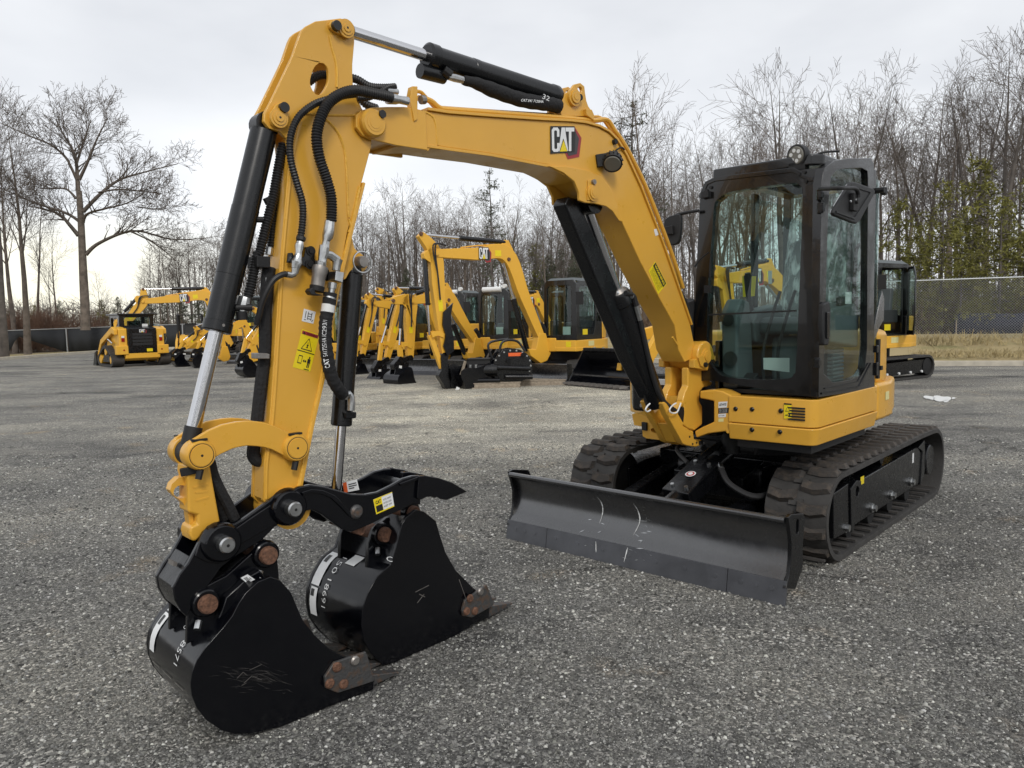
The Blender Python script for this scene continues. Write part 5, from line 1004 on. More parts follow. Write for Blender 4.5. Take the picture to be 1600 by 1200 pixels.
e1_ = [(3.355,.402),(3.342,.549),(3.324,.584),(3.289,.599),(3.193,.625),(3.072,.699),(3.070,.724),(3.029,.733),(2.991,.709),(2.984,.675),(2.978,.546),(3.038,.546),(3.130,.530),(3.182,.466),(3.271,.414)]
bucket(bk1, pr, sh1[::-1], -.265, NB, BT, (e1_, ((-.085,-.062),(.098,.121))), [[(3.280,.544)][0],[(3.034,.675)][0]],
  [(2.816,.194),(2.664,.190),(2.626,.060),(2.633,.048),(2.805,.058),(2.860,.099),(2.862,.147)], [(2.806,.172),(2.842,.114),(2.778,.089),(2.721,.171)], None, [(2.790,.005),(2.476,-.033)], [(2.883,.017),(2.623,.052),(2.619,.012),(2.828,.005)])
P('gusset', MBB().prism([(3.251,.468),(3.228,.519),(3.214,.554),(3.169,.581),(3.128,.610),(3.075,.627),(3.051,.589),(3.080,.570),(3.122,.544),(3.155,.507),(3.180,.466),(3.220,.431),(3.301,.396),(3.272,.430)],.121,.160), 'black_gloss', bk1, .006)
fs1 = dec(bk1, [(3.155,.617),(3.130,.588),(3.098,.596),(3.127,.624)], .1625, 'barcode_sticker', 'white_paint'); lines(fs1,[((.2,.25),(.8,.25)),((.2,.4),(.8,.4)),((.2,.55),(.8,.55)),((.45,.75),(.75,.75))],.04,'sticker_black',bk1,'sticker_print')
def shellF(shell, T, i0, i1, ya, yb, off=.003):
    """maps u along the shell from index i0 to i1 and v across it from ya to yb"""
    C = cat([(*p,0) for p in shell], 8); C = C[i0*8:i1*8+1]
    def F(u, v):
        t_ = min(.9999,max(0,u))*(len(C)-1); i = int(t_); p = C[i].lerp(C[i+1], t_-i); d = (C[i+1]-C[i]).normalized(); return T(p.x+d.y*-off if False else p.x+nsg*d.y*off, ya+(yb-ya)*v, p.y-nsg*d.x*off)
    return F
nsg = -1
def shellpatch(F, u0,u1,v0,v1, n=6): mb = MB(); mb.add([F(u0+(u1-u0)*i/n,v) for i in range(n+1) for v in (v0,v1)],[(2*i,2*i+1,2*i+3,2*i+2) for i in range(n)]); return mb
F = shellF(sh1,BT,4,14,-.265,NB)
P('data_sticker', shellpatch(F,.15,.52,.10,.20), 'white_paint', bk1); P('data_sticker', shellpatch(F,-.0,.13,.10,.20), 'white_paint', bk1); F2 = shellF(sh1,BT,4,14,-.265,NB,.0038); P('sticker_panel', shellpatch(F2,.18,.27,.115,.16,3), 'sticker_black', bk1)
tb = MB(); put_text(tb,'18571',lambda u,v: F(.20+.26*u,.65+v*.07),-.012); put_text(tb,'150',lambda u,v: F(.07+.10*u,.52+v*.06),-.012); P('chalk_mark', tb, 'white_paint', bk1)
wm = MB()
for i in range(3): wm.add([F(.62+a,.12+.26*i+b) for a,b in ((0,0),(.012,0),(.012,.17),(0,.17))],[(0,1,2,3)])
P('weld_mark', wm, 'steel_dull', bk1)
Rs = random.Random(3)
def sk(F): 
    mb = MB()
    for _ in range(80):
        a = Rs.uniform(-.25,.75); cx, cz = Rs.gauss(.5,.2), Rs.gauss(.5,.15); l = Rs.uniform(.05,.32); w_ = Rs.uniform(.0006,.0016); d = Vector((math.cos(a),math.sin(a)*-1)); n_ = Vector((-d.y,d.x))*w_; c_ = Vector((cx,cz))
        mb.add([F(*(c_+d*l*s+n_*t)) for s,t in ((-.5,0),(0,1),(.5,0),(0,-1))],[(0,1,2,3)])
    return mb
bx = [(3.293,.204),(2.994,.094),(2.984,.288),(3.283,.385)]; P('scratches', sk(quad_map(bx,lambda x,z: BT(x,NB+.0006,z))), 'steel_dull', bk1)['kind'] = 'stuff'
lines(quad_map(bx,lambda x,z: BT(x,NB+.0002,z)),[((.24,.45),(.32,.58)),((.32,.58),(.36,.52)),((.4,.62),(.56,.74)),((.33,.35),(.43,.5)),((.43,.5),(.56,.42)),((.30,.3),(.36,.35))],.0035,'steel_dull',bk1,'cast_mark')
# thumb
tho = [(2.954,.897),(2.938,.912),(2.894,.928),(2.842,.929),(2.788,.914),(2.725,.888),(2.651,.857),(2.583,.844),(2.522,.843),(2.449,.861),(2.385,.882),(2.331,.886),(2.287,.882),(2.292,.744),(2.335,.757),(2.390,.742),(2.486,.724),(2.568,.705),(2.658,.691),(2.705,.713),(2.741,.746),(2.794,.794),(2.838,.823),(2.864,.823),(2.891,.805),(2.918,.792),(2.943,.795),(2.963,.823)]
th = P('thumb', MBB().prism(tho,.132,.155), 'black_gloss', EX, .006); P('thumb_plate', MBB().prism(tho,-.105,-.082), 'black_gloss', th, .006)
tip_ = [(2.309,.884),(2.275,.881),(2.197,.858),(2.116,.822),(2.026,.763),(2.154,.744),(2.188,.755),(2.205,.768),(2.223,.767),(2.240,.776),(2.268,.779),(2.302,.772),(2.323,.782)]
for y0,y1 in ((.1555,.172),(-.122,-.1055),(.02,.045)): P('thumb_tip', MBB().prism(tip_,y0,y1), 'black_gloss', th, .004)
P('thumb_rib', MBB().prism([(2.887,.906),(2.842,.912),(2.789,.898),(2.735,.867),(2.691,.817),(2.654,.767),(2.669,.762),(2.719,.822),(2.754,.858),(2.799,.883),(2.843,.896),(2.878,.892)],.155,.163), 'black_gloss', th, .003)
P('thumb_rib', MBB().prism([(2.412,.865),(2.298,.881),(2.285,.867),(2.402,.851)],.155,.165), 'black_gloss', th, .003)
P('cross_tube', MBB().cyl(BT(*[(v[0],-.09,v[1]) for v in [(2.307,.814)]][0]),BT(*[(v[0],.14,v[1]) for v in [(2.307,.814)]][0]),.035,16).prism([(2.720,.789),(2.565,.785),(2.464,.749),(2.568,.716),(2.657,.703)],-.082,.132), 'black_satin', th)
P('rusty_edge', MBB().prism([(2.653,.691),(2.563,.708),(2.575,.664),(2.590,.657)],-.06,.120), 'rust', th)
pc_ = [(2.634,.777)][0]; P('thumb_pin', MBB().stack(BT(pc_[0],.15,pc_[1]),BT(pc_[0],.172,pc_[1]),[(0,.032),(.6,.030),(1,.020)],20), 'cutter_steel', th)
F = dec(th, [(2.534,.746),(2.438,.764),(2.448,.832),(2.547,.814)], .1562, 'warning_sticker', 'white_paint')
P('sticker_band', flatpoly(F,[(0,0),(1,0),(1,.08),(.42,.08),(.42,.95),(1,.95),(1,1),(0,1)],an_*.0008), 'sticker_yellow', th); P('sticker_panel', flatpoly(F,[(.06,.1),(.4,.1),(.4,.52),(.06,.52)],an_*.0016), 'sticker_black', th)
tb = MB(); put_text(tb,'CAT',lambda u,v: tuple(Vector(F(.08+u*.28,.62+v*.24))+an_*.0016),.04)
for i,s_ in enumerate(('975-0497','RATED LOAD','KEEP OFF')): put_text(tb,s_,lambda u,v: tuple(Vector(F(.48+u*.42,.66-i*.22+v*.12))+an_*.0012))
P('sticker_lettering', tb, 'sticker_black', th)
F = dec(th, [(2.552,.808),(2.471,.809),(2.482,.861),(2.557,.855)], -.0815, 'warning_sticker', 'white_paint'); P('sticker_band', flatpoly(F,[(0,0),(.25,0),(.25,1),(0,1)],an_*.0008), 'orange', th); lines(F,[((.35,.7),(.9,.7)),((.35,.5),(.9,.5)),((.35,.3),(.7,.3))],.05,'sticker_black',th,'sticker_print')
# thumb cylinder
t0 = [(2.532,1.846)][0]; t1 = [(2.666,.806)][0]; A_ = Vector(BT(t0[0],.04,t0[1])); B_ = Vector(BT(t1[0],.04,t1[1])); dv = B_-A_
tc_ = P('thumb_cylinder', MB().stack(A_+dv*.0,A_+dv*.68,[(0,.034),(.035,.042),(.06,.042),(.065,.0455),(.99,.0455),(1,.04)],28), 'cylinder_black', EX)
P('cylinder_band', MB().stack(A_+dv*.655,A_+dv*.676,[(0,.0462),(1,.0462)],28), 'black_satin', tc_); P('cylinder_rod', MB().cyl(A_+dv*.67,B_,.023,22), 'chrome', tc_)
P('port_block', MBB().prism([(2.639,1.204),(2.628,1.210),(2.581,1.199),(2.585,1.173),(2.635,1.175)],.06,.105), 'black_satin', tc_, .004)
# ---------------- arm plumbing
def hose(pth, ys, r, m='hose', corr=False, parent=arm, name='hydraulic_hose'):
    n = len(pth); ys = ys if isinstance(ys,(list,tuple)) else [ys]*n; pts = [BT(x,y,z) for (x,z),y in zip(pth,ys)]
    return P(name, MB().corr(pts,r) if corr else MB().tube(pts,r,9), m, parent)
hose([(2.386,2.555),(2.477,2.554),(2.560,2.552),(2.632,2.526),(2.693,2.480),(2.732,2.416),(2.755,2.337),(2.746,2.254),(2.718,2.173),(2.700,2.097),(2.704,2.002)],.165,.024,'hose',True)
hose([(2.549,2.546),(2.610,2.528),(2.681,2.501),(2.749,2.467),(2.817,2.406),(2.853,2.326),(2.857,2.243),(2.836,2.154),(2.814,2.072),(2.818,1.988),(2.835,1.910)],.135,.0155,'hose',True)
hose([(2.714,2.585),(2.669,2.620),(2.619,2.633),(2.547,2.638),(2.484,2.642),(2.420,2.624),(2.353,2.630),(2.284,2.645)],.04,.019,'hose',True)
hose([(2.506,2.612),(2.464,2.593),(2.412,2.557),(2.356,2.548)],.0,.02,'hose',True); hose([(2.321,2.631),(2.367,2.615),(2.412,2.580),(2.468,2.552),(2.521,2.542)],.1,.013,'hose',True)
hose([(2.843,2.316),(2.868,2.219),(2.897,2.097),(2.929,1.992),(2.966,1.871)]+[(2.976,1.862),(3.007,1.743),(3.022,1.696)],.05,.021,'hose',True)
hose([(2.838,2.300),(2.849,2.196),(2.874,2.082),(2.897,1.909)]+[(2.903,1.883)],.01,.017,'hose',True)
ft = lambda pth, y, r, m='steel', n=10, parent=arm: P('hose_fitting', MB().rings(on(pth,y), r, n), m, parent)
ft([(3.035,1.695),(3.044,1.666),(3.051,1.639)],.055,[.024,.028,.024]); ft([(2.902,1.900),(2.908,1.870)],.01,.018)
ft([(2.403,2.549),(2.356,2.556),(2.339,2.557),(2.294,2.559)],.15,[.022,.022,.017,.019]); ft([(2.367,2.601),(2.311,2.607)],.10,.012); ft([(2.208,2.584),(2.185,2.589)],.13,.02,'steel_dull')
P('mounting_plate', MBB().prism([(2.995,1.858),(2.938,1.857),(2.940,1.811),(2.997,1.813)],.0,.09), 'black_matte', arm, .004)
hose([(2.924,1.817),(2.935,1.770),(2.941,1.710),(2.952,1.623),(2.959,1.477),(2.978,1.373),(2.994,1.279),(3.007,1.201)],.045,.026,'sleeve'); hose([(3.023,1.099),(3.027,1.064),(3.012,1.040),(2.990,1.041),(2.970,1.065),(2.969,1.092)],.04,.026,'sleeve'); ft([(2.938,1.774),(2.943,1.705)],.05,.019)
P('hose_clamp', MBB().prism([(3.012,1.476),(2.978,1.474),(2.965,1.470),(2.966,1.451),(3.013,1.453)],.03,.10), 'steel_dull', arm, .003)
mp_ = [(2.877,1.871),(2.857,1.874),(2.850,1.858),(2.808,1.857),(2.796,1.899),(2.777,1.903),(2.756,1.891),(2.761,1.850),(2.749,1.835),(2.695,1.809),(2.692,1.777),(2.705,1.762),(2.728,1.773),(2.743,1.797),(2.785,1.812),(2.833,1.832),(2.883,1.833)]
P('mounting_plate', MBB().prism(mp_,.110,.118), 'black_satin', arm, .002); P('plate_standoff', MBB().prism(mp_[4:9],.095,.1095), 'black_satin', arm)
for c_ in [(2.777,1.884),(2.785,1.829)]: P('plate_bolt', MBB().stack(BT(c_[0],.118,c_[1]),BT(c_[0],.128,c_[1]),[(0,.020),(.4,.020),(.41,.012),(1,.011)],14), 'black_matte', arm)
ft([(2.707,2.006),(2.713,1.971),(2.721,1.940),(2.730,1.922),(2.733,1.896)],.16,[.021,.023,.023,.014,.018])
ft([(2.715,1.942),(2.724,1.921),(2.728,1.903),(2.734,1.901),(2.738,1.872),(2.744,1.854),(2.747,1.837),(2.753,1.833),(2.755,1.821)],.155,[.015,.015,.017,.022,.022,.018,.018,.024,.022]); ft([(2.755,1.819),(2.760,1.802),(2.765,1.781),(2.774,1.739)],.155,[.031,.033,.028,.027],'steel_dull',16); ft([(2.774,1.739),(2.779,1.718)],.155,[.031,.029],'black_matte',16); P('dust_cap', MBB().prism([(2.822,1.719),(2.811,1.731),(2.799,1.731),(2.793,1.711),(2.759,1.701),(2.785,1.701),(2.812,1.704)],.135,.175), 'plastic_black', arm, .006)
ft([(2.738,1.872),(2.710,1.868),(2.676,1.848)],.155,.018); ft([(2.676,1.851),(2.681,1.828),(2.686,1.804)],.155,[.022,.018,.017]); P('valve_block', MBB().prism([(2.702,1.802),(2.664,1.796),(2.673,1.753),(2.709,1.763)],.125,.185), 'steel', arm, .003)
ft([(2.704,1.754),(2.709,1.730)],.155,.019); ft([(2.709,1.730),(2.713,1.712)],.155,.014); ft([(2.719,1.712),(2.727,1.663)],.16,.028,'sleeve',14); ft([(2.721,1.694),(2.723,1.688)],.16,.0288,'steel',14); P('hose_tag', MB().rings(on([(2.729,1.665),(2.735,1.633)],.16),.0275,14), 'paper', arm)
hp = [(2.737,1.632),(2.745,1.597),(2.749,1.558),(2.750,1.509),(2.744,1.456),(2.735,1.403),(2.717,1.353),(2.689,1.314),(2.655,1.283)]; C = cat([BT(x,y,z) for (x,z),y in zip(hp,[.16,.16,.16,.16,.16,.155,.15,.14,.12])],6)
P('hose_sleeve', MB().rings(C,[.0265+.0015*math.sin(i*1.9) for i in range(len(C))],14), 'sleeve', arm)
ft([(2.640,1.280),(2.624,1.283),(2.614,1.270),(2.613,1.243),(2.617,1.211)],[.12]*1 if False else .115,[.022,.016,.016,.018,.017])
tb = MB()
def along(pth, y, s0, s1, lo, hi):
    C = cat([(*p,0) for p in pth],8)
    def F(u,v):
        t_ = (s0+(s1-s0)*u)*(len(C)-1); i = min(len(C)-2,int(t_)); p = C[i].lerp(C[i+1],t_-i); d = (C[i+1]-C[i]).normalized(); k = lo+(hi-lo)*v; return BT(p.x+d.y*k,y-abs(k)*.25,p.y-d.x*k)
    return F
tp_ = [(2.761,1.406),(2.767,1.436),(2.771,1.471),(2.773,1.511),(2.771,1.550),(2.765,1.601)]
put_text(tb,'CAT',along(tp_,.1915,0,.25,-.013,.011),.02); put_text(tb,'541725HA IC293/1',along(tp_,.1915,.30,1,-.011,.009)); P('sleeve_lettering', tb, 'white_paint', arm)
ft([(2.825,1.937),(2.829,1.923)],.135,.019,'hose'); ft([(2.831,1.917),(2.836,1.899),(2.840,1.872),(2.845,1.848),(2.850,1.834),(2.857,1.810)],.135,[.015,.019,.014,.018,.024,.018]); ft([(2.857,1.810),(2.861,1.788)],.135,[.017,.014]); ft([(2.861,1.789),(2.878,1.782),(2.896,1.785)],.135,.013)
hose([(2.895,1.787),(2.919,1.781),(2.947,1.762),(2.971,1.722),(2.989,1.672),(2.997,1.622),(3.001,1.589)],[.13,.13,.125,.115,.10,.085,.07],.012)
# ---------------- cab
CX = -.64; CYL, CYR = .95, .20
cab = MB()
fo = [(.135,2.358),(.176,2.450),(.218,2.470),(.278,2.470),(.601,2.465),(.912,2.448),(.930,2.353),(.926,1.741),(.920,1.079),(.216,1.158),(.107,1.147),(.096,1.598),(.106,1.847)]
fi = c2([(.237,2.305),(.275,2.351),(.331,2.377),(.462,2.385),(.619,2.385),(.753,2.383),(.799,2.364),(.819,2.313),(.814,2.035),(.804,1.666),(.791,1.273),(.777,1.220),(.737,1.189),(.542,1.175),(.340,1.184),(.268,1.210),(.210,1.276),(.188,1.365),(.189,1.596),(.200,1.877),(.223,2.120)],4)
cab.prism(fo, -.72, -.64, 'x', holes=[fi]); cb = P('cab', cab, 'cab_black', EX, .008)
dfr = [(-.585,2.352),(-.631,2.442),(-.793,2.507),(-1.021,2.553),(-1.450,2.614),(-1.523,2.585),(-1.576,1.757),(-1.632,1.061),(-1.122,1.072),(-.592,1.088),(-.588,1.739)]
dwin = [(-.687,1.709),(-.701,2.216),(-.728,2.392),(-.805,2.449),(-.931,2.478),(-1.384,2.544),(-1.411,2.457),(-1.432,1.754),(-1.464,1.230),(-1.296,1.151),(-.667,1.163),(-.673,1.421)]
P('door', MB().prism(dfr, .90, .95, holes=[chaikin(dwin)]), 'cab_black', cb, .006)
P('door_trim', MB().strip([(-.629,1.114),(-1.293,1.101),(-1.529,1.245)],.012,.9505,.956).strip([(-.680,1.137),(-1.265,1.135),(-1.473,1.248)],.006,.951,.956), 'black_gloss', cb)
P('door_window', MB().prism([(x,z) for x,z in dwin],.922,.928), 'glass', cb)
P('windshield', MB().prism(fi,-.665,-.659,'x'), 'glass', cb)
sp_ = [(.181,1.589),(.779,1.604),(.779,1.614),(.181,1.600)]; P('windshield_seal', MB().prism(sp_,-.672,-.650,'x'), 'plastic_black', cb)
# B pillar, curved rear quarter glass, rear posts, roof
XR_ = -1.80
P('rear_pillar', MB().box(-1.60,.88,1.07,-1.54,.945,2.56), 'cab_black', cb, .01)
qp = [(-1.60,.94),(-1.72,.93),(-1.80,.90),(-1.86,.84)]
qg = MB(); vs = []
for x,y in qp: vs += [(x,y,1.36),(x,y,2.50)]
qg.add(vs,[(2*i,2*i+2,2*i+3,2*i+1) for i in range(3)]); o = P('quarter_window', qg, 'glass', cb); q_ = o.modifiers.new('thickness','SOLIDIFY'); q_.thickness = .006
P('rear_wall', MB().prism([(.20,1.07),(.86,1.07),(.86,1.45),(.20,1.45)],-1.88,-1.84,'x').prism([(.20,1.45),(.26,1.45),(.26,2.5),(.20,2.5)],-1.88,-1.82,'x').prism([(.82,1.45),(.86,1.45),(.86,2.5),(.82,2.5)],-1.88,-1.83,'x'), 'cab_black', cb, .006)
P('rear_window', MB().box(-1.858,.262,1.452,-1.852,.818,2.5), 'glass_inner', cb)
P('side_wall', MB().prism([(-.72,1.07),(-1.84,1.07),(-1.84,1.42),(-.72,1.42)],.205,.235).prism([(-1.25,1.42),(-1.32,1.42),(-1.32,2.45),(-1.25,2.45)],.205,.235), 'cab_black', cb, .006)
P('side_window', MB().prism([(-.73,1.425),(-1.82,1.425),(-1.82,2.42),(-.73,2.42)],.217,.223), 'glass_inner', cb)
rf = MB(); ro = [(-.66,.215),(-.66,.86),(-.72,.915),(-1.60,.93),(-1.78,.90),(-1.88,.82),(-1.88,.2),(-.8,.2)]
hh = [(-.93,.32),(-.93,.80),(-1.70,.80),(-1.70,.32)]
rf.prism(ro,2.475,2.545,'z',holes=[hh]); P('roof', rf, 'cab_black', cb, .02); P('roof_window', MB().prism([(-.932,.322),(-.932,.798),(-1.698,.798),(-1.698,.322)],2.50,2.507,'z'), 'glass_inner', cb)
P('roof_hatch', MB().prism([(-.90,.29),(-.90,.83),(-1.73,.83),(-1.73,.29)],2.546,2.562,'z',holes=[[(-.95,.34),(-.95,.78),(-1.68,.78),(-1.68,.34)]]), 'plastic_black', cb, .003)
P('roof_rib', MB().strip([(.150,2.360),(.193,2.446),(.246,2.460),(.623,2.448),(.756,2.445),(.854,2.378),(.914,2.373)],.03,-.655,-.634,lambda a,b,c:(b,a,c)), 'cab_black', cb, .004)
for (y,z) in [(.173,2.363),(.185,2.408),(.216,2.426),(.838,2.380),(.797,2.429),(.829,2.436)]: P('cab_bolt', MB().cyl((-.64,y,z),(-.628,y,z),.011,8), 'black_satin', cb)
P('pillar_trim', MB().prism([(.892,2.311),(.918,2.308),(.917,2.167),(.920,1.098),(.897,1.097),(.895,1.743)],-.645,-.625,'x'), 'black_satin', cb, .008)
for (x,z) in [(-.574,2.281),(-.590,2.206),(-.571,1.297)]: P('door_hinge', MB().cyl((x,.945,z-.03),(x,.945,z+.03),.02,10).box(x-.02,.94,z-.02,x+.02,.965,z+.02), 'black_satin', cb, .003)
hd_ = [(-.559,1.644),(-.652,1.661),(-.680,1.597),(-.674,1.453),(-.646,1.398),(-.577,1.401),(-.547,1.519)]; P('door_handle', MB().prism(hd_,.951,.985), 'plastic_black', cb, .01); P('handle_grip', MB().prism([(-.586,1.597),(-.629,1.597),(-.631,1.438),(-.592,1.440)],.985,.995), 'black_gloss', cb, .004)
P('rear_hinge', MB().box(-1.66,.945,1.15,-1.62,.965,1.24).box(-1.66,.945,1.31,-1.62,.965,1.36), 'black_satin', cb, .004)
P('quarter_trim', MB().prism([(-1.605,1.482),(-1.763,1.741),(-1.815,1.685),(-1.813,1.534),(-1.710,1.479),(-1.611,1.389)],.93,.948), 'blade_black', cb, .004)
P('rear_lamp', MB().cyl((-1.62,.93,2.42),(-1.62,.99,2.42),.02,8).cyl((-1.75,.93,2.43),(-1.75,.965,2.43),.028,8), 'black_matte', cb)
# roof light
rl = [(.772,2.548)][0]; c_ = Vector((-.68,rl[0],rl[1])); ld = Vector((.9,-.25,-.1)).normalized()
P('roof_light', MB().stack(c_-ld*.07,c_+ld*.02,[(0,.03),(.25,.05),(.5,.064),(1,.066)],26), 'plastic_black', cb); P('lamp_lens', MB().stack(c_+ld*.0205,c_+ld*.026,[(0,.055),(1,.05)],24), 'lamp_glass', cb); P('lamp_post', MB().cyl(c_-Vector((0.02,0,.06)),(-.70,rl[0],2.49),.018,8).box(-.73,rl[0]-.05,2.46,-.66,rl[0]+.05,2.505), 'black_matte', cb, .003)
P('lamp_cable', MB().tube([(-.70,rl[0]+.04,2.51),(-.72,rl[0]+.12,2.55),(-.80,rl[0]+.2,2.56)],.007,6), 'hose', cb)
lens = MB(); u_ = ld.orthogonal().normalized(); v_ = ld.cross(u_)
for i in range(6): a = i*PI/3; lens.cyl(c_+ld*.026+(u_*math.cos(a)+v_*math.sin(a))*.032, c_+ld*.028+(u_*math.cos(a)+v_*math.sin(a))*.032,.012,8)
P('lamp_led', lens, 'paper', cb)
# mirrors
mq = [(p[0],p[1]) for p in [(-.645,2.342),(-.704,2.352),(-1.043,2.352),(-1.081,2.337),(-1.058,2.313),(-.805,2.129),(-.750,2.113),(-.684,2.113),(-.394,2.129),(-.374,2.141),(-.383,2.159)]]
mir = P('mirror', MB().prism(mq,1.075,1.10), 'plastic_black', EX, .01)
P('mirror_ridge', MB().strip([(-.626,2.312),(-.668,2.328),(-.981,2.320),(-.701,2.133),(-.399,2.145)],.012,1.10,1.106), 'plastic_black', mir)
P('mirror_glass', MB().prism([(x*.94+.06*sum(p[0] for p in mq)/len(mq), z*.94+.06*sum(p[1] for p in mq)/len(mq)) for x,z in mq],1.070,1.0745), 'chrome', mir)
P('mirror_arm', MB().tube([(*( (v[0],.965) ),v[1]) for v in [(-.527,2.307)]]+[(v[0],1.13,v[1]) for v in [(-.331,2.268),(-.561,2.295),(-.635,2.296),(-.669,2.278),(-.676,2.254)]],.012,10), 'plastic_black', mir)
cc = [(-.648,2.226)][0]; P('mirror_mount', MB().box(cc[0]-.04,1.10,cc[1]-.05,cc[0]+.03,1.125,cc[1]+.05).cyl((cc[0],1.12,cc[1]),(cc[0],1.14,cc[1]),.012,8), 'black_matte', mir, .004)
for (x,z) in [(-.561,2.221),(-.640,2.237),(-.666,2.225)]: P('mirror_screw', MB().cyl((x,1.124,z),(x,1.13,z),.007,8), 'steel', mir)
m2 = [(-.104,2.227),(-.083,2.261),(.019,2.276),(.029,2.240),(.020,2.100),(-.008,2.066),(-.084,2.073),(-.103,2.128)]; mir2 = P('mirror', MB().prism(chaikin(m2),-.61,-.575,'x'), 'plastic_black', EX, .008)
P('mirror_mount', MB().prism([(-.080,2.195),(-.025,2.199),(-.019,2.136),(-.076,2.142)],-.575,-.55,'x'), 'black_matte', mir2, .006)
P('mirror_arm', MB().tube([(-.60,y,z) for y,z in [(-.057,2.240),(-.032,2.264),(.049,2.277),(.147,2.280)]],.011,8).box(-.66,.165,2.36,-.60,.215,2.40), 'plastic_black', mir2)
P('wiper', MB().tube([(-.645,y,z) for y,z in [(.095,1.919),(.143,1.969),(.201,2.007)]],.008,6).tube([(-.648,y,z) for y,z in [(.207,2.000),(.204,1.842)]],.008,6).box(-.66,.17,1.74,-.63,.215,1.79), 'black_matte', cb)
P('pillar_grab', MB().tube([(-.66,y,z) for y,z in [(.095,1.705),(.125,1.678),(.145,1.632),(.125,1.615)]],.008,6), 'hose', cb)
# ---------------- cab interior
P('cab_floor', MB().box(-1.84,.24,1.075,-.73,.90,1.10), 'interior_dark', cb)
seat = P('seat', MB().box(-1.50,.36,1.45,-1.02,.80,1.57).box(-1.42,.42,1.12,-1.1,.74,1.44), 'interior_grey', cb, .04)
P('seat_back', MB().prism([(-1.42,1.52),(-1.54,1.52),(-1.70,2.0),(-1.68,2.12),(-1.60,2.14),(-1.56,2.08)],.37,.79), 'interior_grey', cb, .04); P('headrest', MB().box(-1.72,.46,2.12,-1.62,.70,2.27), 'interior_grey', cb, .03)
P('plastic_wrap', MB().prism([(-1.36,1.5),(-1.58,1.5),(-1.74,2.0),(-1.75,2.3),(-1.58,2.31),(-1.52,2.1)],.34,.82), 'wrap', cb, .05)
for y in (.30,.80):
    P('console', MB().prism([(-.98,1.40),(-.94,1.55),(-1.0,1.62),(-1.4,1.66),(-1.5,1.6),(-1.5,1.35)],y-.06,y+.08), 'interior_grey', cb, .02)
    P('joystick', MB().rings([(-1.02,y+.01,1.60),(-1.0,y+.01,1.70),(-.99,y+.01,1.76),(-.985,y+.01,1.86)],[.035,.016,.02,.028],12).cyl((-.985,y+.01,1.86),(-.98,y+.01,1.875),.02,10), 'plastic_black', cb)
P('dash_tower', MB().prism([(-.74,1.10),(-.72,1.62),(-.80,1.70),(-.92,1.68),(-.95,1.5),(-1.0,1.1)],.245,.36), 'interior_grey', cb, .02); P('speaker', MB().cyl((-.715,.30,1.56),(-.71,.30,1.56),.045,20).cyl((-.715,.32,1.30),(-.71,.32,1.30),.05,20), 'interior_dark', cb)
for y in (.50,.60):
    P('travel_lever', MB().tube([(-.84,y,1.10),(-.82,y,1.35),(-.90,y+.03,1.60),(-.96,y+.05,1.74)],.011,8), 'plastic_black', cb); P('foot_pedal', MB().prism([(-.74,1.11),(-.90,1.11),(-.88,1.20),(-.76,1.14)],y+(.08 if y>.55 else -.18),y+(.2 if y>.55 else -.06)), 'plastic_black', cb, .006)
P('lever_knob', MB().cyl((-.98,.715,1.655),(-.98,.715,1.70),.020,12), 'orange', cb)
P('warning_card', MB().prism([(.214,1.862),(.317,1.857),(.308,1.720),(.221,1.716)],-1.102,-1.1,'x'), 'sticker_yellow', cb); P('floor_paper', MB().prism([(.510,1.306),(.683,1.309),(.684,1.217),(.511,1.231)],-.802,-.80,'x'), 'paper', cb)
P('document_card', MB().prism([(.359,1.896),(.388,1.895),(.389,1.802),(.363,1.803)],-1.2,-1.199,'x'), 'paper', cb)
for i in range(13): P('heater_duct', MB().cyl((-1.42,.80,1.13+i*.026),(-1.22,.80,1.13+i*.026),.0115,8).cyl((-1.42,.78,1.13+i*.026),(-1.22,.78,1.13+i*.026),.0115,8), 'interior_grey', cb)
P('control_label', MB().prism([(-1.245,1.728),(-1.367,1.730),(-1.366,1.649),(-1.249,1.649)],.870,.872), 'paper', cb); P('side_console', MB().box(-1.52,.84,1.40,-1.15,.87,1.70), 'interior_dark', cb, .015)
P('grab_bar', MB().tube([(-1.45,.86,1.72),(-1.46,.86,1.98),(-1.52,.86,2.05),(-1.6,.86,2.06)],.014,8), 'plastic_black', cb)
# ---------------- second bucket, standing on the gravel behind the first
YB2 = -.078
bk2 = thing('digging_bucket', 'spare black digging bucket on the gravel beneath the thumb', 'bucket', (.738, 4.724, 0), -PI/2-YAW)
pr2 = [(1.694,.699),(1.646,.680),(1.572,.618),(1.549,.544),(1.514,.446),(1.450,.340),(1.329,.214),(1.245,.137),(1.202,.082),(1.269,.070),(1.364,.018),(1.462,.006),(1.557,-.013),(1.723,-.035),(1.854,-.021),(1.922,.017),(1.986,.095),(2.021,.163),(2.034,.240),(2.024,.310),(1.993,.373),(1.935,.439),(1.857,.474),(1.825,.541),(1.785,.644),(1.755,.676)]
sh2 = [(1.755,.674),(1.784,.642),(1.824,.539),(1.855,.472),(1.933,.437),(1.991,.371),(2.022,.307),(2.031,.239),(2.019,.162),(1.983,.097),(1.921,.019),(1.854,-.018),(1.723,-.032),(1.557,-.010),(1.462,.009),(1.364,.021)]
e2 = [(1.910,.418),(1.897,.565),(1.865,.624),(1.784,.661),(1.748,.661),(1.714,.624),(1.710,.580),(1.734,.498),(1.770,.438),(1.841,.418)]
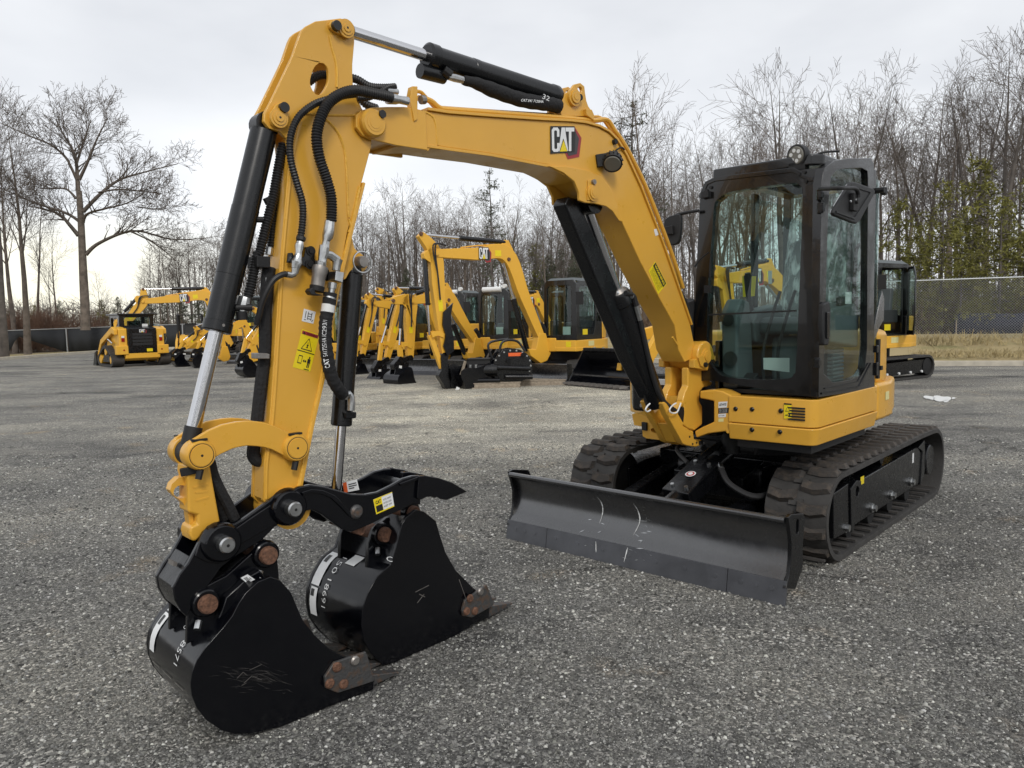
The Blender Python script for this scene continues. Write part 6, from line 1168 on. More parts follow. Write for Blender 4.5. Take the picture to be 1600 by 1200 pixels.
bucket(bk2, pr2, sh2[::-1], -.53, YB2, ID, (e2, ((-.43,-.407),(-.21,-.187))), [[(1.824,.593)][0], [(1.647,.661)][0]],
  [(1.406,.176),(1.246,.214),(1.195,.098),(1.210,.086),(1.359,.070),(1.419,.097),(1.427,.126)], [(1.374,.177),(1.400,.117),(1.341,.101),(1.298,.191)], None, [(1.362,.012),(1.011,.032)], [(1.462,.006),(1.246,.095),(1.202,.069),(1.350,.016)])
P('gusset', MB().prism([(1.934,.433),(1.800,.474),(1.775,.506),(1.747,.595),(1.709,.652),(1.646,.678),(1.622,.656),(1.686,.620),(1.712,.587),(1.752,.490),(1.789,.442),(1.872,.411)],-.187,-.13), 'black_gloss', bk2, .005)
P('saddle_plate', MB().prism([(1.903,.413),(1.856,.439),(1.761,.454),(1.606,.635),(1.581,.610),(1.739,.409),(1.847,.379)],-.41,-.205), 'black_satin', bk2)
nsg = -1; F = shellF(sh2,ID,3,10,-.53,YB2); F2 = shellF(sh2,ID,3,10,-.53,YB2,.0038)
P('data_sticker', shellpatch(F,.06,.37,.07,.21), 'white_paint', bk2); P('data_sticker', shellpatch(F,.39,.66,.09,.21), 'white_paint', bk2); P('sticker_panel', shellpatch(F2,.10,.17,.09,.15,3), 'sticker_black', bk2); P('sticker_panel', shellpatch(F2,.41,.48,.10,.16,3), 'sticker_black', bk2)
tb = MB(); put_text(tb,'18691',lambda u,v: F(.28+.27*u,.31+v*.07),-.012); put_text(tb,'150',lambda u,v: F(.08+.15*u,.31+v*.07),-.012); P('chalk_mark', tb, 'white_paint', bk2)
F = shellF(sh2,ID,2,5,-.53,YB2); P('barcode_sticker', shellpatch(shellF(sh2,ID,2,4,-.53,YB2),.55,.95,.42,.58), 'paper', bk2)
F = shellF(sh2,ID,6,12,-.53,YB2); wm = MB()
for i in range(3): wm.add([F(.60+a,.12+.26*i+b) for a,b in ((0,0),(.012,0),(.012,.17),(0,.17))],[(0,1,2,3)])
P('weld_mark', wm, 'steel_dull', bk2)
tb = MB(); cm = [(1.881,.498),(1.847,.483),(1.846,.507),(1.880,.520)]; put_text(tb,'C',quad_map(cm,lambda x,z:(x,YB2+.001,z))); P('chalk_mark', tb, 'white_paint', bk2)
lines_ = MB()
for a,b in (((555,725),(625,690)),((565,780),(600,735)),((575,735),(605,750)),((790,660),(830,760)),((570,1090),(580,1060))):
    q = quad_map([(2.407,.108),(.951,-.447),(.915,.886),(2.358,1.087)], lambda x,z:(x,YB2+.0012,z)); A2 = Vector((a[0]/1200,1-a[1]/1200)); B2 = Vector((b[0]/1200,1-b[1]/1200)); d = (B2-A2).normalized(); n_ = Vector((-d.y,d.x))*.0014
    lines_.add([q(*(A2+n_)),q(*(B2+n_)),q(*(B2-n_)),q(*(A2-n_))],[(0,1,2,3)])
P('scratches', lines_, 'steel_dull', bk2)['kind'] = 'stuff'
# ================================================================== the machines parked behind
def beam(pts, hw, k=6):
    C = cat([(*p,0) for p in pts], k); n = len(C); L, Rr = [], []
    for i, p in enumerate(C):
        d = (C[min(i+1,n-1)]-C[max(i-1,0)]).normalized(); t_ = i/(n-1)*(len(hw)-1); j = min(int(t_), len(hw)-2); h = hw[j]+(hw[j+1]-hw[j])*(t_-j)
        L.append((p.x-d.y*h, p.y+d.x*h)); Rr.append((p.x+d.y*h, p.y-d.x*h))
    e1 = (C[-1].x, C[-1].y); return L+Rr[::-1]
PVX, PVZ = pv
BK = [(x-PVX, z-PVZ) for x,z in pr]; SHL = [(x-PVX, z-PVZ) for x,z in sh1]; CPO = [(x-PVX,z-PVZ) for x,z in cpo]; ERS = [(x-PVX,z-PVZ) for x,z in e1_]; TA = BK[14]; TB_ = (([(2.433,-.071)][0][0])-PVX, ([(2.433,-.071)][0][1])-PVZ)
def cylr(parent, name, a, b, T, r, f=.55, y=0):
    A_, B_ = Vector(T(a[0],y,a[1])), Vector(T(b[0],y,b[1])); d = B_-A_
    c = P(name, MB().stack(A_,A_+d*f,[(0,r*.8),(.04,r),(.95,r),(.955,r*1.08),(1,r*1.05)],14), 'cylinder_black', parent); P('cylinder_rod', MB().cyl(A_+d*f*.98,B_,r*.52,12), 'chrome', c); return c
def mini(label, org, yaw, byaw, F, B, Tp, AT, AB, bang=0, s=1., cabh=2.5, cab_on=True, blade=True, bw=.085, thumb=False, group=None, door_open=False, logo_on=True, rail=False, x0=0., bks=1.1):
    """F foot, B bend, Tp boom tip, AT arm top, AB arm bottom: points of the boom plane through org, byaw its heading"""
    r = thing('mini_excavator', label, 'excavator', (org[0],org[1],0), -PI/2-yaw, group)
    dy = yaw-byaw; cb_, sb_ = math.cos(dy), math.sin(dy); Tb = lambda x,y,z: (x*cb_-y*sb_, x*sb_+y*cb_, z)
    w = 1.0*s; tl = 2.55*s; zc = .28*s; xf, xr = x0-.28*s, x0-tl+.28*s
    for sy in (1,-1):
        y0, y1 = (w-.38*s, w) if sy > 0 else (-w, -w+.38*s); out_ = []
        nT = 46; Ls = xf-xr; tot = 2*Ls+2*PI*zc
        for i in range(nT*2):
            t_ = (i+.5)*tot/(nT*2); rr = zc*(1 if i%2 else .93)
            if t_ < Ls: p = (xf-t_, zc-rr)
            elif t_ < Ls+PI*zc: a = -PI/2-(t_-Ls)/zc; p = (xr+rr*math.cos(a), zc+rr*math.sin(a))
            elif t_ < 2*Ls+PI*zc: p = (xr+t_-Ls-PI*zc, zc+rr)
            else: a = PI/2-(t_-2*Ls-PI*zc)/zc; p = (xf+rr*math.cos(a), zc+rr*math.sin(a))
            out_.append(p)
        inn = arc(xf,zc,zc*.80,-90,90,10)+arc(xr,zc,zc*.80,90,270,10)
        tk = P('rubber_track', MB().prism(out_, y0, y1, holes=[inn]), 'rubber', r)
        P('track_frame', MB().prism([(xf+.03,.12*s),(xf,.42*s),(xr,.45*s),(xr-.02,.14*s)], y0+.05*s, y1-.05*s), 'black_satin', tk)
        for x in (xf, xr): P('track_wheel', MB().stack((x,y0+.03*s,zc),(x,y1-.03*s,zc),[(0,.12*s),(.02,.2*s),(.98,.2*s),(1,.12*s)],18), 'black_matte', tk)
        yo = y1-.05*s if sy > 0 else y0+.05*s
        for k in range(4): x = xf+(xr-xf)*(k+.5)/4; P('track_bolt', MB().cyl((x,yo,.17*s),(x,yo+sy*.03,.17*s),.03*s,8), 'white_paint', tk)
    P('undercarriage_frame', MB().box(xr+.3*s,-.65*s,.25*s,xf-.2*s,.65*s,.5*s).cyl((xr+tl*.38,0,.5*s),(xr+tl*.38,0,.74*s),.5*s,20), 'black_matte', r)
    if blade:
        bl_ = P('dozer_blade', MB().strip(c2([(x0+.51*s,.12*s),(x0+.44*s,.22*s),(x0+.45*s,.38*s),(x0+.51*s,.48*s)],4,False),.025,-w,w), 'blade_black', r)
        P('cutting_edge', MB().prism([(x0+.53*s,0),(x0+.515*s,.12*s),(x0+.49*s,.12*s),(x0+.51*s,0)],-w,w), 'edge_grey', bl_)
        for sy in (-1,1): P('end_plate', MB().prism([(x0+.50*s,.06),(x0+.5*s,.5*s),(x0+.3*s,.48*s),(x0+.3*s,.15*s)],min(sy*w,sy*(w+.02)),max(sy*w,sy*(w+.02))), 'black_satin', bl_); P('blade_arm', MB().bar((x0+.42*s,sy*.38*s,.2*s),(xf-.3*s,sy*.45*s,.33*s),.1*s,.14*s), 'black_satin', bl_)
    hz = .78*s; hx = x0-.05*s
    plan = [(hx,.35*s),(hx,.92*s),(hx-.1*s,.97*s),(hx-1.4*s,.97*s),(hx-1.9*s,.85*s),(hx-2.35*s,.4*s),(hx-2.4*s,-.3*s),(hx-2.0*s,-.85*s),(hx-1.4*s,-.97*s),(hx-.6*s,-.9*s),(hx-.35*s,-.5*s),(hx-.3*s,.35*s)]
    hs_ = P('house', MB().prism(plan,hz,hz+.27*s,'z'), 'yellow_far', r, .02)
    P('lower_skirt', MB().prism([(x+.012,y*1.012) for x,y in plan],hz-.005,hz+.085*s,'z'), 'yellow_far', hs_, .01)
    P('engine_cover', MB().prism([(hx-1.45*s,.93*s),(hx-1.9*s,.8*s),(hx-2.3*s,.4*s),(hx-2.35*s,-.3*s),(hx-1.95*s,-.8*s),(hx-1.0*s,-.9*s),(hx-1.0*s,-.1*s),(hx-1.45*s,-.1*s)],hz+.27*s,hz+.72*s,'z'), 'yellow_far', hs_, .05)
    P('swing_bracket', MB(Tb).prism([(F[0]-.12,F[1]+.1),(F[0]+.08,F[1]+.12),(F[0]+.14,F[1]-.1),(F[0]+.20,F[1]-.3),(F[0]+.42*s,F[1]-.28*s),(F[0]+.36*s,F[1]-.45*s),(F[0]+.05,F[1]-.66*s),(F[0]-.15,F[1]-.6*s),(F[0]-.28*s,F[1]-.4*s)],-.12*s,.12*s), 'yellow_far', r, .02)
    P('nose_casting', MB().box(hx-.25*s,-.1*s,hz-.02,hx+.0,.36*s,hz+.33*s), 'yellow_far', hs_, .03)
    P('warning_sticker', MB().box(hx+.001,.66*s,hz+.10*s,hx+.003,.80*s,hz+.24*s), 'sticker_yellow', hs_); P('side_sticker', MB().box(hx-.9*s,.971*s,hz+.11*s,hx-.6*s,.974*s,hz+.24*s), 'sticker_pale', hs_)
    if cab_on:
        cx0, cx1, cy0, cy1, z0, z1 = hx-.03*s, hx-1.38*s, -.02*s, .95*s, hz+.27*s, cabh
        fo_ = [(cy0+.02,z0),(cy1,z0),(cy1,z1-.1),(cy1-.08,z1),(cy0+.10,z1),(cy0+.02,z1-.1)]
        fi_ = [(cy0+.12,z0+.12),(cy1-.15,z0+.12),(cy1-.15,z1-.2),(cy1-.2,z1-.13),(cy0+.2,z1-.13),(cy0+.12,z1-.2)]
        cb2 = P('cab', MB().prism(fo_,cx0-.07,cx0,'x',holes=[fi_]), 'cab_black', r, .01)
        P('windshield', MB().prism(fi_,cx0-.04,cx0-.034,'x'), 'glass_far', cb2)
        so_ = [(cx0-.071,z0),(cx1,z0),(cx1,z1-.1),(cx1+.1,z1-.02),(cx0-.15,z1-.02),(cx0-.071,z1-.12)]; si_ = [(cx0-.16,z0+.12),(cx1+.45,z0+.12),(cx1+.35,z0+.4),(cx1+.35,z1-.14),(cx0-.22,z1-.14),(cx0-.16,z1-.22)]; sq_ = [(cx1+.28,z0+.45),(cx1+.06,z0+.45),(cx1+.06,z1-.2),(cx1+.12,z1-.14),(cx1+.28,z1-.14)]
        if not door_open:
            P('door', MB().prism(so_,cy1-.05,cy1,holes=[si_,sq_]), 'cab_black', cb2, .006); P('door_window', MB().prism(si_,cy1-.03,cy1-.025), 'glass_far', cb2); P('quarter_window', MB().prism(sq_,cy1-.03,cy1-.025), 'glass_far', cb2)
        else:
            P('door_frame', MB().prism(so_,cy1-.05,cy1,holes=[[(cx0-.12,z0+.06),(cx1+.30,z0+.06),(cx1+.30,z1-.12),(cx0-.18,z1-.12)],sq_]), 'cab_black', cb2, .006)
            hx_ = cx1+.12; a_ = math.radians(50)
            Td = lambda x,y,z: (hx_+.02-(y-cy1)*math.cos(a_)*0+x*math.sin(a_), cy1+.02+x*math.cos(a_), z)
            dl = .78; do_ = [(0,z0+.02),(0,z1-.10),(dl-.2,z1-.10),(dl,z1-.3),(dl,z0+.3),(dl-.1,z0+.02)]; di_ = [(.1,z0+.12),(.1,z1-.2),(dl-.24,z1-.2),(dl-.1,z1-.34),(dl-.1,z0+.34),(dl-.18,z0+.12)]
            dm = MB(lambda x,y,z: (hx_+(y-.0)+x*math.sin(a_), cy1+.02+x*math.cos(a_), z)).prism(do_,-.025,.025,holes=[di_]); P('door', dm, 'cab_black', cb2, .006)
            P('door_window', MB(lambda x,y,z: (hx_+y+x*math.sin(a_), cy1+.02+x*math.cos(a_), z)).prism(di_,-.003,.003), 'glass_far', cb2)
            P('door_handle', MB(lambda x,y,z: (hx_+y+x*math.sin(a_), cy1+.02+x*math.cos(a_), z)).prism([(dl-.1,1.5),(dl-.02,1.5),(dl-.02,1.75),(dl-.1,1.75)],.03,.09), 'plastic_black', cb2, .01)
        P('side_wall', MB().prism(so_,cy0+.02,cy0+.05,holes=[si_]), 'cab_black', cb2); P('rear_wall', MB().prism([(a,b) for a,b in fo_],cx1,cx1+.03,'x',holes=[[(a,b if b>z0+.2 else b+.35) for a,b in fi_]]), 'cab_black', cb2)
        P('rear_window', MB().prism([(a,b if b>z0+.2 else b+.35) for a,b in fi_],cx1+.01,cx1+.015,'x'), 'glass_far', cb2)
        P('roof', MB().loft([(cx0-.02,cy0+.08),(cx0-.02,cy1-.06),(cx1,cy1-.06),(cx1,cy0+.08)],z1-.02,[(cx0-.12,cy0+.16),(cx0-.12,cy1-.14),(cx1+.08,cy1-.14),(cx1+.08,cy0+.16)],z1+.06,'z'), 'interior_grey', cb2, .015)
        if rail:
            P('front_shade', MB().cyl((cx0+.0,cy0+.18,z1-.0),(cx0+.0,cy1-.2,z1-.0),.075*s,12), 'paper', cb2); P('roof_light', MB().cyl((cx0-.05,cy1-.1,z1+.08),(cx0+.05,cy1-.1,z1+.08),.06,12), 'paper', cb2)
        P('seat', MB().box(cx1+.35,.3*s,z0+.3,cx1+.8,.7*s,z0+.45).prism([(cx1+.3,z0+.4),(cx1+.42,z0+.4),(cx1+.36,z0+1.1),(cx1+.22,z0+1.1)],.3*s,.7*s), 'interior_grey', cb2, .03); P('console', MB().box(cx0-.4,.1*s,z0,cx0-.12,.3*s,z0+.5).box(cx1+.3,.72*s,z0+.3,cx0-.4,.85*s,z0+.6), 'interior_dark', cb2, .02)
        P('mirror', MB().box(cx0+.02,cy1+.02,z1-.62,cx0+.05,cy1+.22,z1-.3).cyl((cx0,cy1-.02,z1-.32),(cx0+.03,cy1+.1,z1-.36),.012,6), 'plastic_black', cb2, .01)
        P('floor_paper', MB().box(cx0-.05,cy1-.42,z0+.14,cx0-.045,cy1-.2,z0+.34), 'paper', cb2); P('door_sticker', MB().box(cx0-.6,cy1-.022,z0+.13,cx0-.35,cy1-.018,z0+.27), 'sticker_yellow', cb2)
    dB = Vector((B[0]-F[0],B[1]-F[1])); dT = Vector((Tp[0]-B[0],Tp[1]-B[1]))
    if B is not None:
        m1 = (F[0]+dB.x*.5, F[1]+dB.y*.5); m2 = (B[0]+dT.x*.45, B[1]+dT.y*.45)
        bp = beam([F,m1,B,m2,Tp],[.10*s,.145*s,.19*s,.145*s,.085*s]); bo2 = P('boom', MB(Tb).prism(bp,-bw*s,bw*s), 'yellow_far', r, .012)
        nrm = Vector((-dT.y,dT.x)).normalized()
        if nrm.y < 0: nrm = -nrm
        tb1 = Vector(B)+nrm*.30*s; P('cylinder_bracket', MB(Tb).prism([tuple(tb1+Vector((.07,.05))),tuple(tb1+Vector((-.07,.05))),tuple(Vector(B)+Vector((-.2*s,.12*s))),tuple(Vector(B)+Vector((.25*s,.10*s)))],-.05*s,.05*s), 'yellow_far', bo2, .01)
        P('boom_pin', MB(Tb).stack(Tb(Tp[0],bw*s,Tp[1]),Tb(Tp[0],bw*s+.05,Tp[1]),[(0,.06*s),(1,.05*s)],14), 'yellow_far', bo2); P('boom_pin', MB(Tb).stack(Tb(B[0]-.02,bw*s,B[1]-.12*s),Tb(B[0]-.02,bw*s+.03,B[1]-.12*s),[(0,.05*s),(1,.04*s)],12), 'rust', bo2)
        P('steel_line', MB(Tb).tube([Tb(p[0],.03,p[1]+.02) for p in bp[4:len(bp)//2-2:4]],.018*s,6,3), 'yellow_far', bo2)
        if logo_on:
            u0 = Vector(B)+dT*.44; uu = dT.normalized()
            if uu.x > 0: pass
            u0 = Vector(B)+dT*.40; ux = -uu; vx = Vector((-ux.y,ux.x));
            if vx.y < 0: vx = -vx
            sz = .26*s; lo0 = Vector(B)+dT*.42-vx*sz*.45
            logo(bo2, lambda u,v,h: Tb(*( (lambda q: (q.x, bw*s+.003+h*2.5, q.y))(lo0+ux*u*sz+vx*v*sz) )))
            P('warning_sticker', MB(Tb).prism([tuple(lo0+ux*(1.75*sz)+vx*.25*sz),tuple(lo0+ux*(2.4*sz)+vx*.25*sz),tuple(lo0+ux*(2.4*sz)+vx*.8*sz),tuple(lo0+ux*(1.75*sz)+vx*.8*sz)],bw*s+.002,bw*s+.005), 'sticker_yellow', bo2)
        cylr(r,'boom_cylinder',(F[0]+.38*s,F[1]-.33*s),tuple(Vector(B)+Vector((.06*s,-.2*s))),Tb,.07*s,.6)
        cylr(r,'arm_cylinder',tuple(tb1),AT,Tb,.06*s,.55)
    dA = Vector((AB[0]-Tp[0],AB[1]-Tp[1])); aw = bw*.8*s
    ai = beam([AT,Tp,(Tp[0]+dA.x*.3,Tp[1]+dA.y*.3),(Tp[0]+dA.x*.7,Tp[1]+dA.y*.7),AB],[.075*s,.17*s,.165*s,.12*s,.075*s]); ar = P('arm', MB(Tb).prism(ai,-aw,aw), 'yellow_far', r, .012)
    ad_ = dA.normalized(); an2 = Vector((-ad_.y,ad_.x))
    if an2.x < 0: an2 = -an2
    P('arm_pin', MB().stack(Tb(AT[0],aw,AT[1]),Tb(AT[0],aw+.04,AT[1]),[(0,.05*s),(1,.04*s)],12), 'rust', ar); P('arm_sticker', MB(Tb).prism([tuple(Vector(Tp)+dA*t_+an2*h_*s) for t_,h_ in ((.45,-.05),(.45,.06),(.56,.06),(.56,-.05))],aw+.001,aw+.004), 'sticker_yellow', ar)
    lk0 = Vector(Tp)+dA*.80; lk1 = lk0+an2*.32*s-ad_*.05*s; cyt = Vector(Tp)+dA*.02+an2*.24*s
    cylr(r,'bucket_cylinder',tuple(cyt),tuple(lk1),Tb,.055*s,.62)
    P('cylinder_ear', MB(Tb).prism([tuple(cyt+an2*.06*s-ad_*.06*s),tuple(cyt+an2*.06*s+ad_*.05*s),tuple(cyt-an2*.14*s+ad_*.2*s),tuple(cyt-an2*.14*s-ad_*.2*s)],-aw,aw), 'yellow_far', ar, .01)
    P('idler_link', MB(Tb).prism(beam([tuple(lk0),tuple((lk0+lk1)/2-ad_*.05*s),tuple(lk1)],[.05*s,.055*s,.06*s]),-aw-.03,-aw-.005).prism(beam([tuple(lk0),tuple((lk0+lk1)/2-ad_*.05*s),tuple(lk1)],[.05*s,.055*s,.06*s]),aw+.005,aw+.03), 'yellow_far', r)
    ca, sa = math.cos(bang), math.sin(bang); q = lambda p, k=s*bks: (AB[0]+(p[0]*ca-p[1]*sa)*k, AB[1]+(p[0]*sa+p[1]*ca)*k)
    P('bucket_link', MB(Tb).prism(beam([tuple(lk1),q((.25,-.09))],[.06*s,.05*s]),-.05*s,.05*s), 'yellow_far', r)
    P('quick_coupler', MB(Tb).prism([q(p) for p in CPO],-.09*s,.09*s), 'black_satin', r)
    bwid = .33*s*bks/1.1; bk_ = P('bucket', MB(Tb).prism([q(p) for p in BK],bwid-.02,bwid), 'black_gloss', r); P('side_plate', MB(Tb).prism([q(p) for p in BK],-bwid,-bwid+.02), 'black_gloss', bk_)
    P('shell', MB(Tb).strip([q(p) for p in SHL][::-1],.014,-bwid+.021,bwid-.021), 'black_gloss', bk_); P('hanger_ear', MB(Tb).prism([q(p) for p in ERS],.09*s,.115*s).prism([q(p) for p in ERS],-.115*s,-.09*s), 'black_satin', bk_)
    a_, b_ = Vector(q(TA)), Vector(q(TB_)); dd = (b_-a_).normalized(); nn_ = Vector((-dd.y,dd.x))*.035*s; a_ -= dd*.1*s
    for k in range(4): y = -bwid+.06*s+(2*bwid-.12*s)*k/3; P('tooth', MB(Tb).prism([tuple(a_+nn_),tuple(a_-nn_),tuple(b_-nn_*.15),tuple(b_+nn_*.15)],y-.035*s,y+.035*s), 'cutter_steel', bk_)
    P('data_sticker', MB(Tb).prism([q((x,z)) for x,z in ((BK[26][0]+.06,BK[26][1]+.08),(BK[26][0]+.06,BK[26][1]+.14),(BK[26][0]+.14,BK[26][1]+.14),(BK[26][0]+.14,BK[26][1]+.08))],bwid+.001,bwid+.003), 'paper', bk_)
    if thumb:
        tb_ = [q((x,z)) for x,z in ((0,.0),(-.12,.12),(-.28,.14),(-.42,.26),(-.60,.32),(-.80,.22),(-.60,.18),(-.44,.10),(-.30,.0),(-.12,-.08))]; P('thumb', MB(Tb).prism(tb_,-.16*s,-.12*s).prism(tb_,.12*s,.16*s), 'black_gloss', r)
    for k in range(2): P('hydraulic_hose', MB().tube([Tb(Tp[0]-dT.x*.12,aw+.06,Tp[1]+.18*s-dT.y*.12),Tb(Tp[0]+.05+.06*k,aw+.10,Tp[1]+.16*s),Tb(Tp[0]+dA.x*.2+.03,aw+.06,Tp[1]+dA.y*.2),Tb(Tp[0]+dA.x*.45+.02,aw+.04,Tp[1]+dA.y*.45)],.02*s,6), 'hose', ar)
    P('hose_bundle', MB().tube([Tb(F[0]-.05,-.02,F[1]+.35*s),Tb(F[0]-.2*s,-.02,F[1]+.15*s),Tb(F[0]-.25*s,0,F[1]-.2*s)],.06*s,8), 'sleeve', r)
    return r
GR = 'excavators parked in rows behind the main one'
# second excavator, right of the row's middle
o1 = (.80,19.3); F_, B_, T_, AT_, AB_ = [(.093,1.133),(1.063,3.178),(3.022,3.149),(3.382,3.571),(2.828,.776)]
mini('yellow excavator behind the main boom, black bucket curled beside the pallet', o1, .60, 1.0, F_, B_, T_, AT_, AB_, -1.15, 1.0, 2.55, bw=.11, bks=1.5, thumb=True, group=GR)
o2 = (-.95,21.6); F_, B_, T_, AT_, AB_ = [(.112,.988),(1.120,2.280),(2.356,2.137),(2.925,2.135),(2.414,.629)]
mini('excavator with grey roof roll, its cab left of the second boom foot', o2, .45, .8, F_, B_, T_, AT_, AB_, .2, 1.0, 2.45, rail=True, group=GR, logo_on=False)
o4 = (-2.25,23.0); F_, B_, T_, AT_, AB_ = [(-.179,.885),(.319,2.280),(1.295,2.237),(1.533,2.565),(1.886,.522)]
mini('smaller excavator with upright arm and bucket on gravel left of the second arm', o4, .40, .78, F_, B_, T_, AT_, AB_, .0, .95, 2.45, rail=True, group=GR)
o5 = (-3.9,24.6); F_, B_, T_, AT_, AB_ = [(-.743,.846),(-.481,2.112),(.659,2.194),(.861,2.495),(1.109,.551)]
mini('excavator just right of the main thumb cylinder, arm upright', o5, .42, .8, F_, B_, T_, AT_, AB_, .0, .9, 2.4, group=GR)
o5 = (-4.2,27.5); F_, B_, T_, AT_, AB_ = [(-.870,.825),(-.573,2.218),(.427,2.536),(.744,2.759),(.609,.762)]
mini('rearmost excavator showing only boom and arm between its neighbours', o5, .42, .8, F_, B_, T_, AT_, AB_, .0, .9, 2.4, group=GR)
o6 = (-6.0,25.0); F_, B_, T_, AT_, AB_ = [(-.277,.891),(.060,1.910),(2.082,1.730),(2.604,2.087),(2.791,.808)]
mini('excavator seen either side of the main arm with bucket down at left', o6, .45, .8, F_, B_, T_, AT_, AB_, -.2, .85, 2.3, group=GR)
oA = (-5.3,30.5); F_, B_, T_, AT_, AB_ = [(-1.049,.751),(-.672,2.041),(.528,2.248),(.758,2.598),(1.146,.703)]
mini('excavator far back whose boom shows just right of the thumb cylinder', oA, .4, .75, F_, B_, T_, AT_, AB_, .0, .95, 2.45, rail=True, group=GR)
oB = (1.3,26.5); F_, B_, T_, AT_, AB_ = [(-.420,.875),(.642,2.219),(1.937,2.127),(2.251,2.457),(2.559,.764)]
mini('excavator parked behind the second excavator, mostly hidden by its cab', oB, .45, .7, F_, B_, T_, AT_, AB_, .0, 1.0, 2.5, group=GR)
o7 = (-7.0,29.0); F_, B_, T_, AT_, AB_ = [(.330,.877),(1.034,2.210),(1.760,2.447),(2.110,2.632),(2.029,.817)]
mini('excavator mostly hidden behind the main arm', o7, .5, .9, F_, B_, T_, AT_, AB_, -.1, .9, 2.35, group=GR)
o9 = (-11.0,31.5); F_, B_, T_, AT_, AB_ = [(.922,.640),(1.128,1.608),(1.846,1.264),(2.026,1.574),(2.461,.700)]
mini('small excavator with low arm right of the loader, boom folded down', o9, .6, .9, F_, B_, T_, AT_, AB_, .1, .8, 2.1, cab_on=False, group=GR, logo_on=False)
o9 = (-9.2,31.0); F_, B_, T_, AT_, AB_ = [(1.379,.641),(1.711,1.638),(2.762,1.312),(2.938,1.611),(3.317,.717)]
mini('small excavator with low arm just left of the main bucket rod', o9, .6, .9, F_, B_, T_, AT_, AB_, .1, .8, 2.1, cab_on=False, group=GR, logo_on=False)
o8 = (-14.5,39.); F_, B_, T_, AT_, AB_ = [(.163,1.213),(.986,3.080),(3.889,2.853),(3.856,3.452),(5.061,1.330)]
mini('big excavator with long level boom rising behind the track loader', o8, .9, 1.25, F_, B_, T_, AT_, AB_, .0, 1.35, 3.0, group=GR)
o11 = (7.6,17.75); F_, B_, T_, AT_, AB_ = [(.413,1.148),(2.590,2.428),(4.055,2.337),(4.447,2.520),(3.639,.703)]
mini('excavator with its cab door swung open behind the main cab', o11, .98, .95, F_, B_, T_, AT_, AB_, .0, 1.0, 2.72, group=GR, door_open=True)
# ---------------- compact track loader, seen from behind
TL = thing('track_loader', 'yellow and black compact track loader parked facing away at left', 'loader', (-15.75,31.6,0), math.radians(133))
for sy in (1,-1):
    y0, y1 = (.68,1.12) if sy > 0 else (-1.12,-.68)
    o_ = [(-.85,.02),(.75,.02),(1.0,.18),(1.02,.34),(.9,.44),(.2,.82),(-.1,.86),(-.3,.80),(-1.0,.44),(-1.1,.3),(-1.05,.14)]; o_ = chaikin(o_,2); nT = len(o_)
    cxo = sum(p[0] for p in o_)/nT; i_ = [(x*.86,(z-.4)*.80+.40) for x,z in o_]
    tk = P('rubber_track', MB().prism(o_,y0,y1,holes=[i_]), 'rubber', TL)
    for i in range(0,nT): 
        p, q = Vector(o_[i]), Vector(o_[(i+1)%nT]); d = (q-p)
        m_ = int(max(1,d.length/.1))
        for k in range(m_):
            c_ = p+d*((k+.5)/m_); n_ = Vector((d.y,-d.x)).normalized()
            tg = d.normalized()*.03; a_ = c_+n_*.03; P('tread_lug', MB().prism([tuple(c_-tg-n_*.004),tuple(c_+tg-n_*.004),tuple(a_+tg*.7),tuple(a_-tg*.7)],y0,y1), 'rubber_lug', tk)
    P('track_wheel', MB().cyl((.72,y0+.06,.30),(.72,y1-.03,.30),.2,18), 'yellow_far', tk); P('track_wheel', MB().cyl((-.8,y0+.06,.30),(-.8,y1-.03,.30),.2,18), 'yellow_far', tk); P('track_wheel', MB().cyl((-.08,y0+.06,.62),(-.08,y1-.03,.62),.14,14), 'yellow_far', tk)
    P('track_frame', MB().prism([(.6,.2),(-.7,.2),(-.3,.6),(.1,.6)],y0+.08,y1-.06), 'black_satin', tk)
    sx_ = sy
    P('side_body', MB().prism([(-1.18,.55),(-1.18,.72),(-1.16,1.52),(-.6,1.62),(.5,1.0),(.6,.5)],min(sx_*.55,sx_*.86),max(sx_*.55,sx_*.86)), 'yellow_far', TL, .03)
    P('rear_fender', MB().box(-1.26,min(sx_*.55,sx_*1.0),.50,-1.0,max(sx_*.55,sx_*1.0),.86), 'yellow_far', TL, .03)
    P('tail_lamp', MB().box(-1.2,sx_*.72-.06,1.02,-1.181,sx_*.72+.06,1.16), 'red_lens', TL, .004); P('tail_lamp', MB().box(-1.2,sx_*.72-.055,1.17,-1.181,sx_*.72+.055,1.25), 'paper', TL, .004); P('reflector', MB().cyl((-1.262,sx_*.72,.68),(-1.258,sx_*.72,.68),.035,10), 'red_lens', TL)
    P('lift_arm', MB().prism([(-1.05,1.5),(-.7,1.62),(.9,1.1),(1.35,.62),(1.5,.2),(1.35,.2),(1.15,.6),(.8,.92),(-.7,1.36),(-1.05,1.3)],min(sx_*.87,sx_*1.0),max(sx_*.87,sx_*1.0)), 'yellow_far', TL, .02)
    P('lift_cylinder', MB().cyl((-.6,sx_*.93,.95),(.3,sx_*.93,1.2),.05,10), 'chrome', TL)
bd_ = P('rear_door', MB().prism([(-.55,.55),(.55,.55),(.55,1.55),(-.55,1.55)],-1.24,-1.1,'x'), 'black_satin', TL, .03)
for i in range(4): P('door_louver', MB().prism([(-1.26,.86+i*.13),(-1.242,.86+i*.13),(-1.242,.96+i*.13),(-1.25,.96+i*.13)],-.38,.38), 'black_matte', bd_)
logo(bd_, lambda u,v,h: (-1.243-h*4,.12-u*.22,1.38+v*.12)); P('licence_plate', MB().box(-1.262,-.36,.60,-1.244,-.14,.72), 'sticker_yellow', bd_)
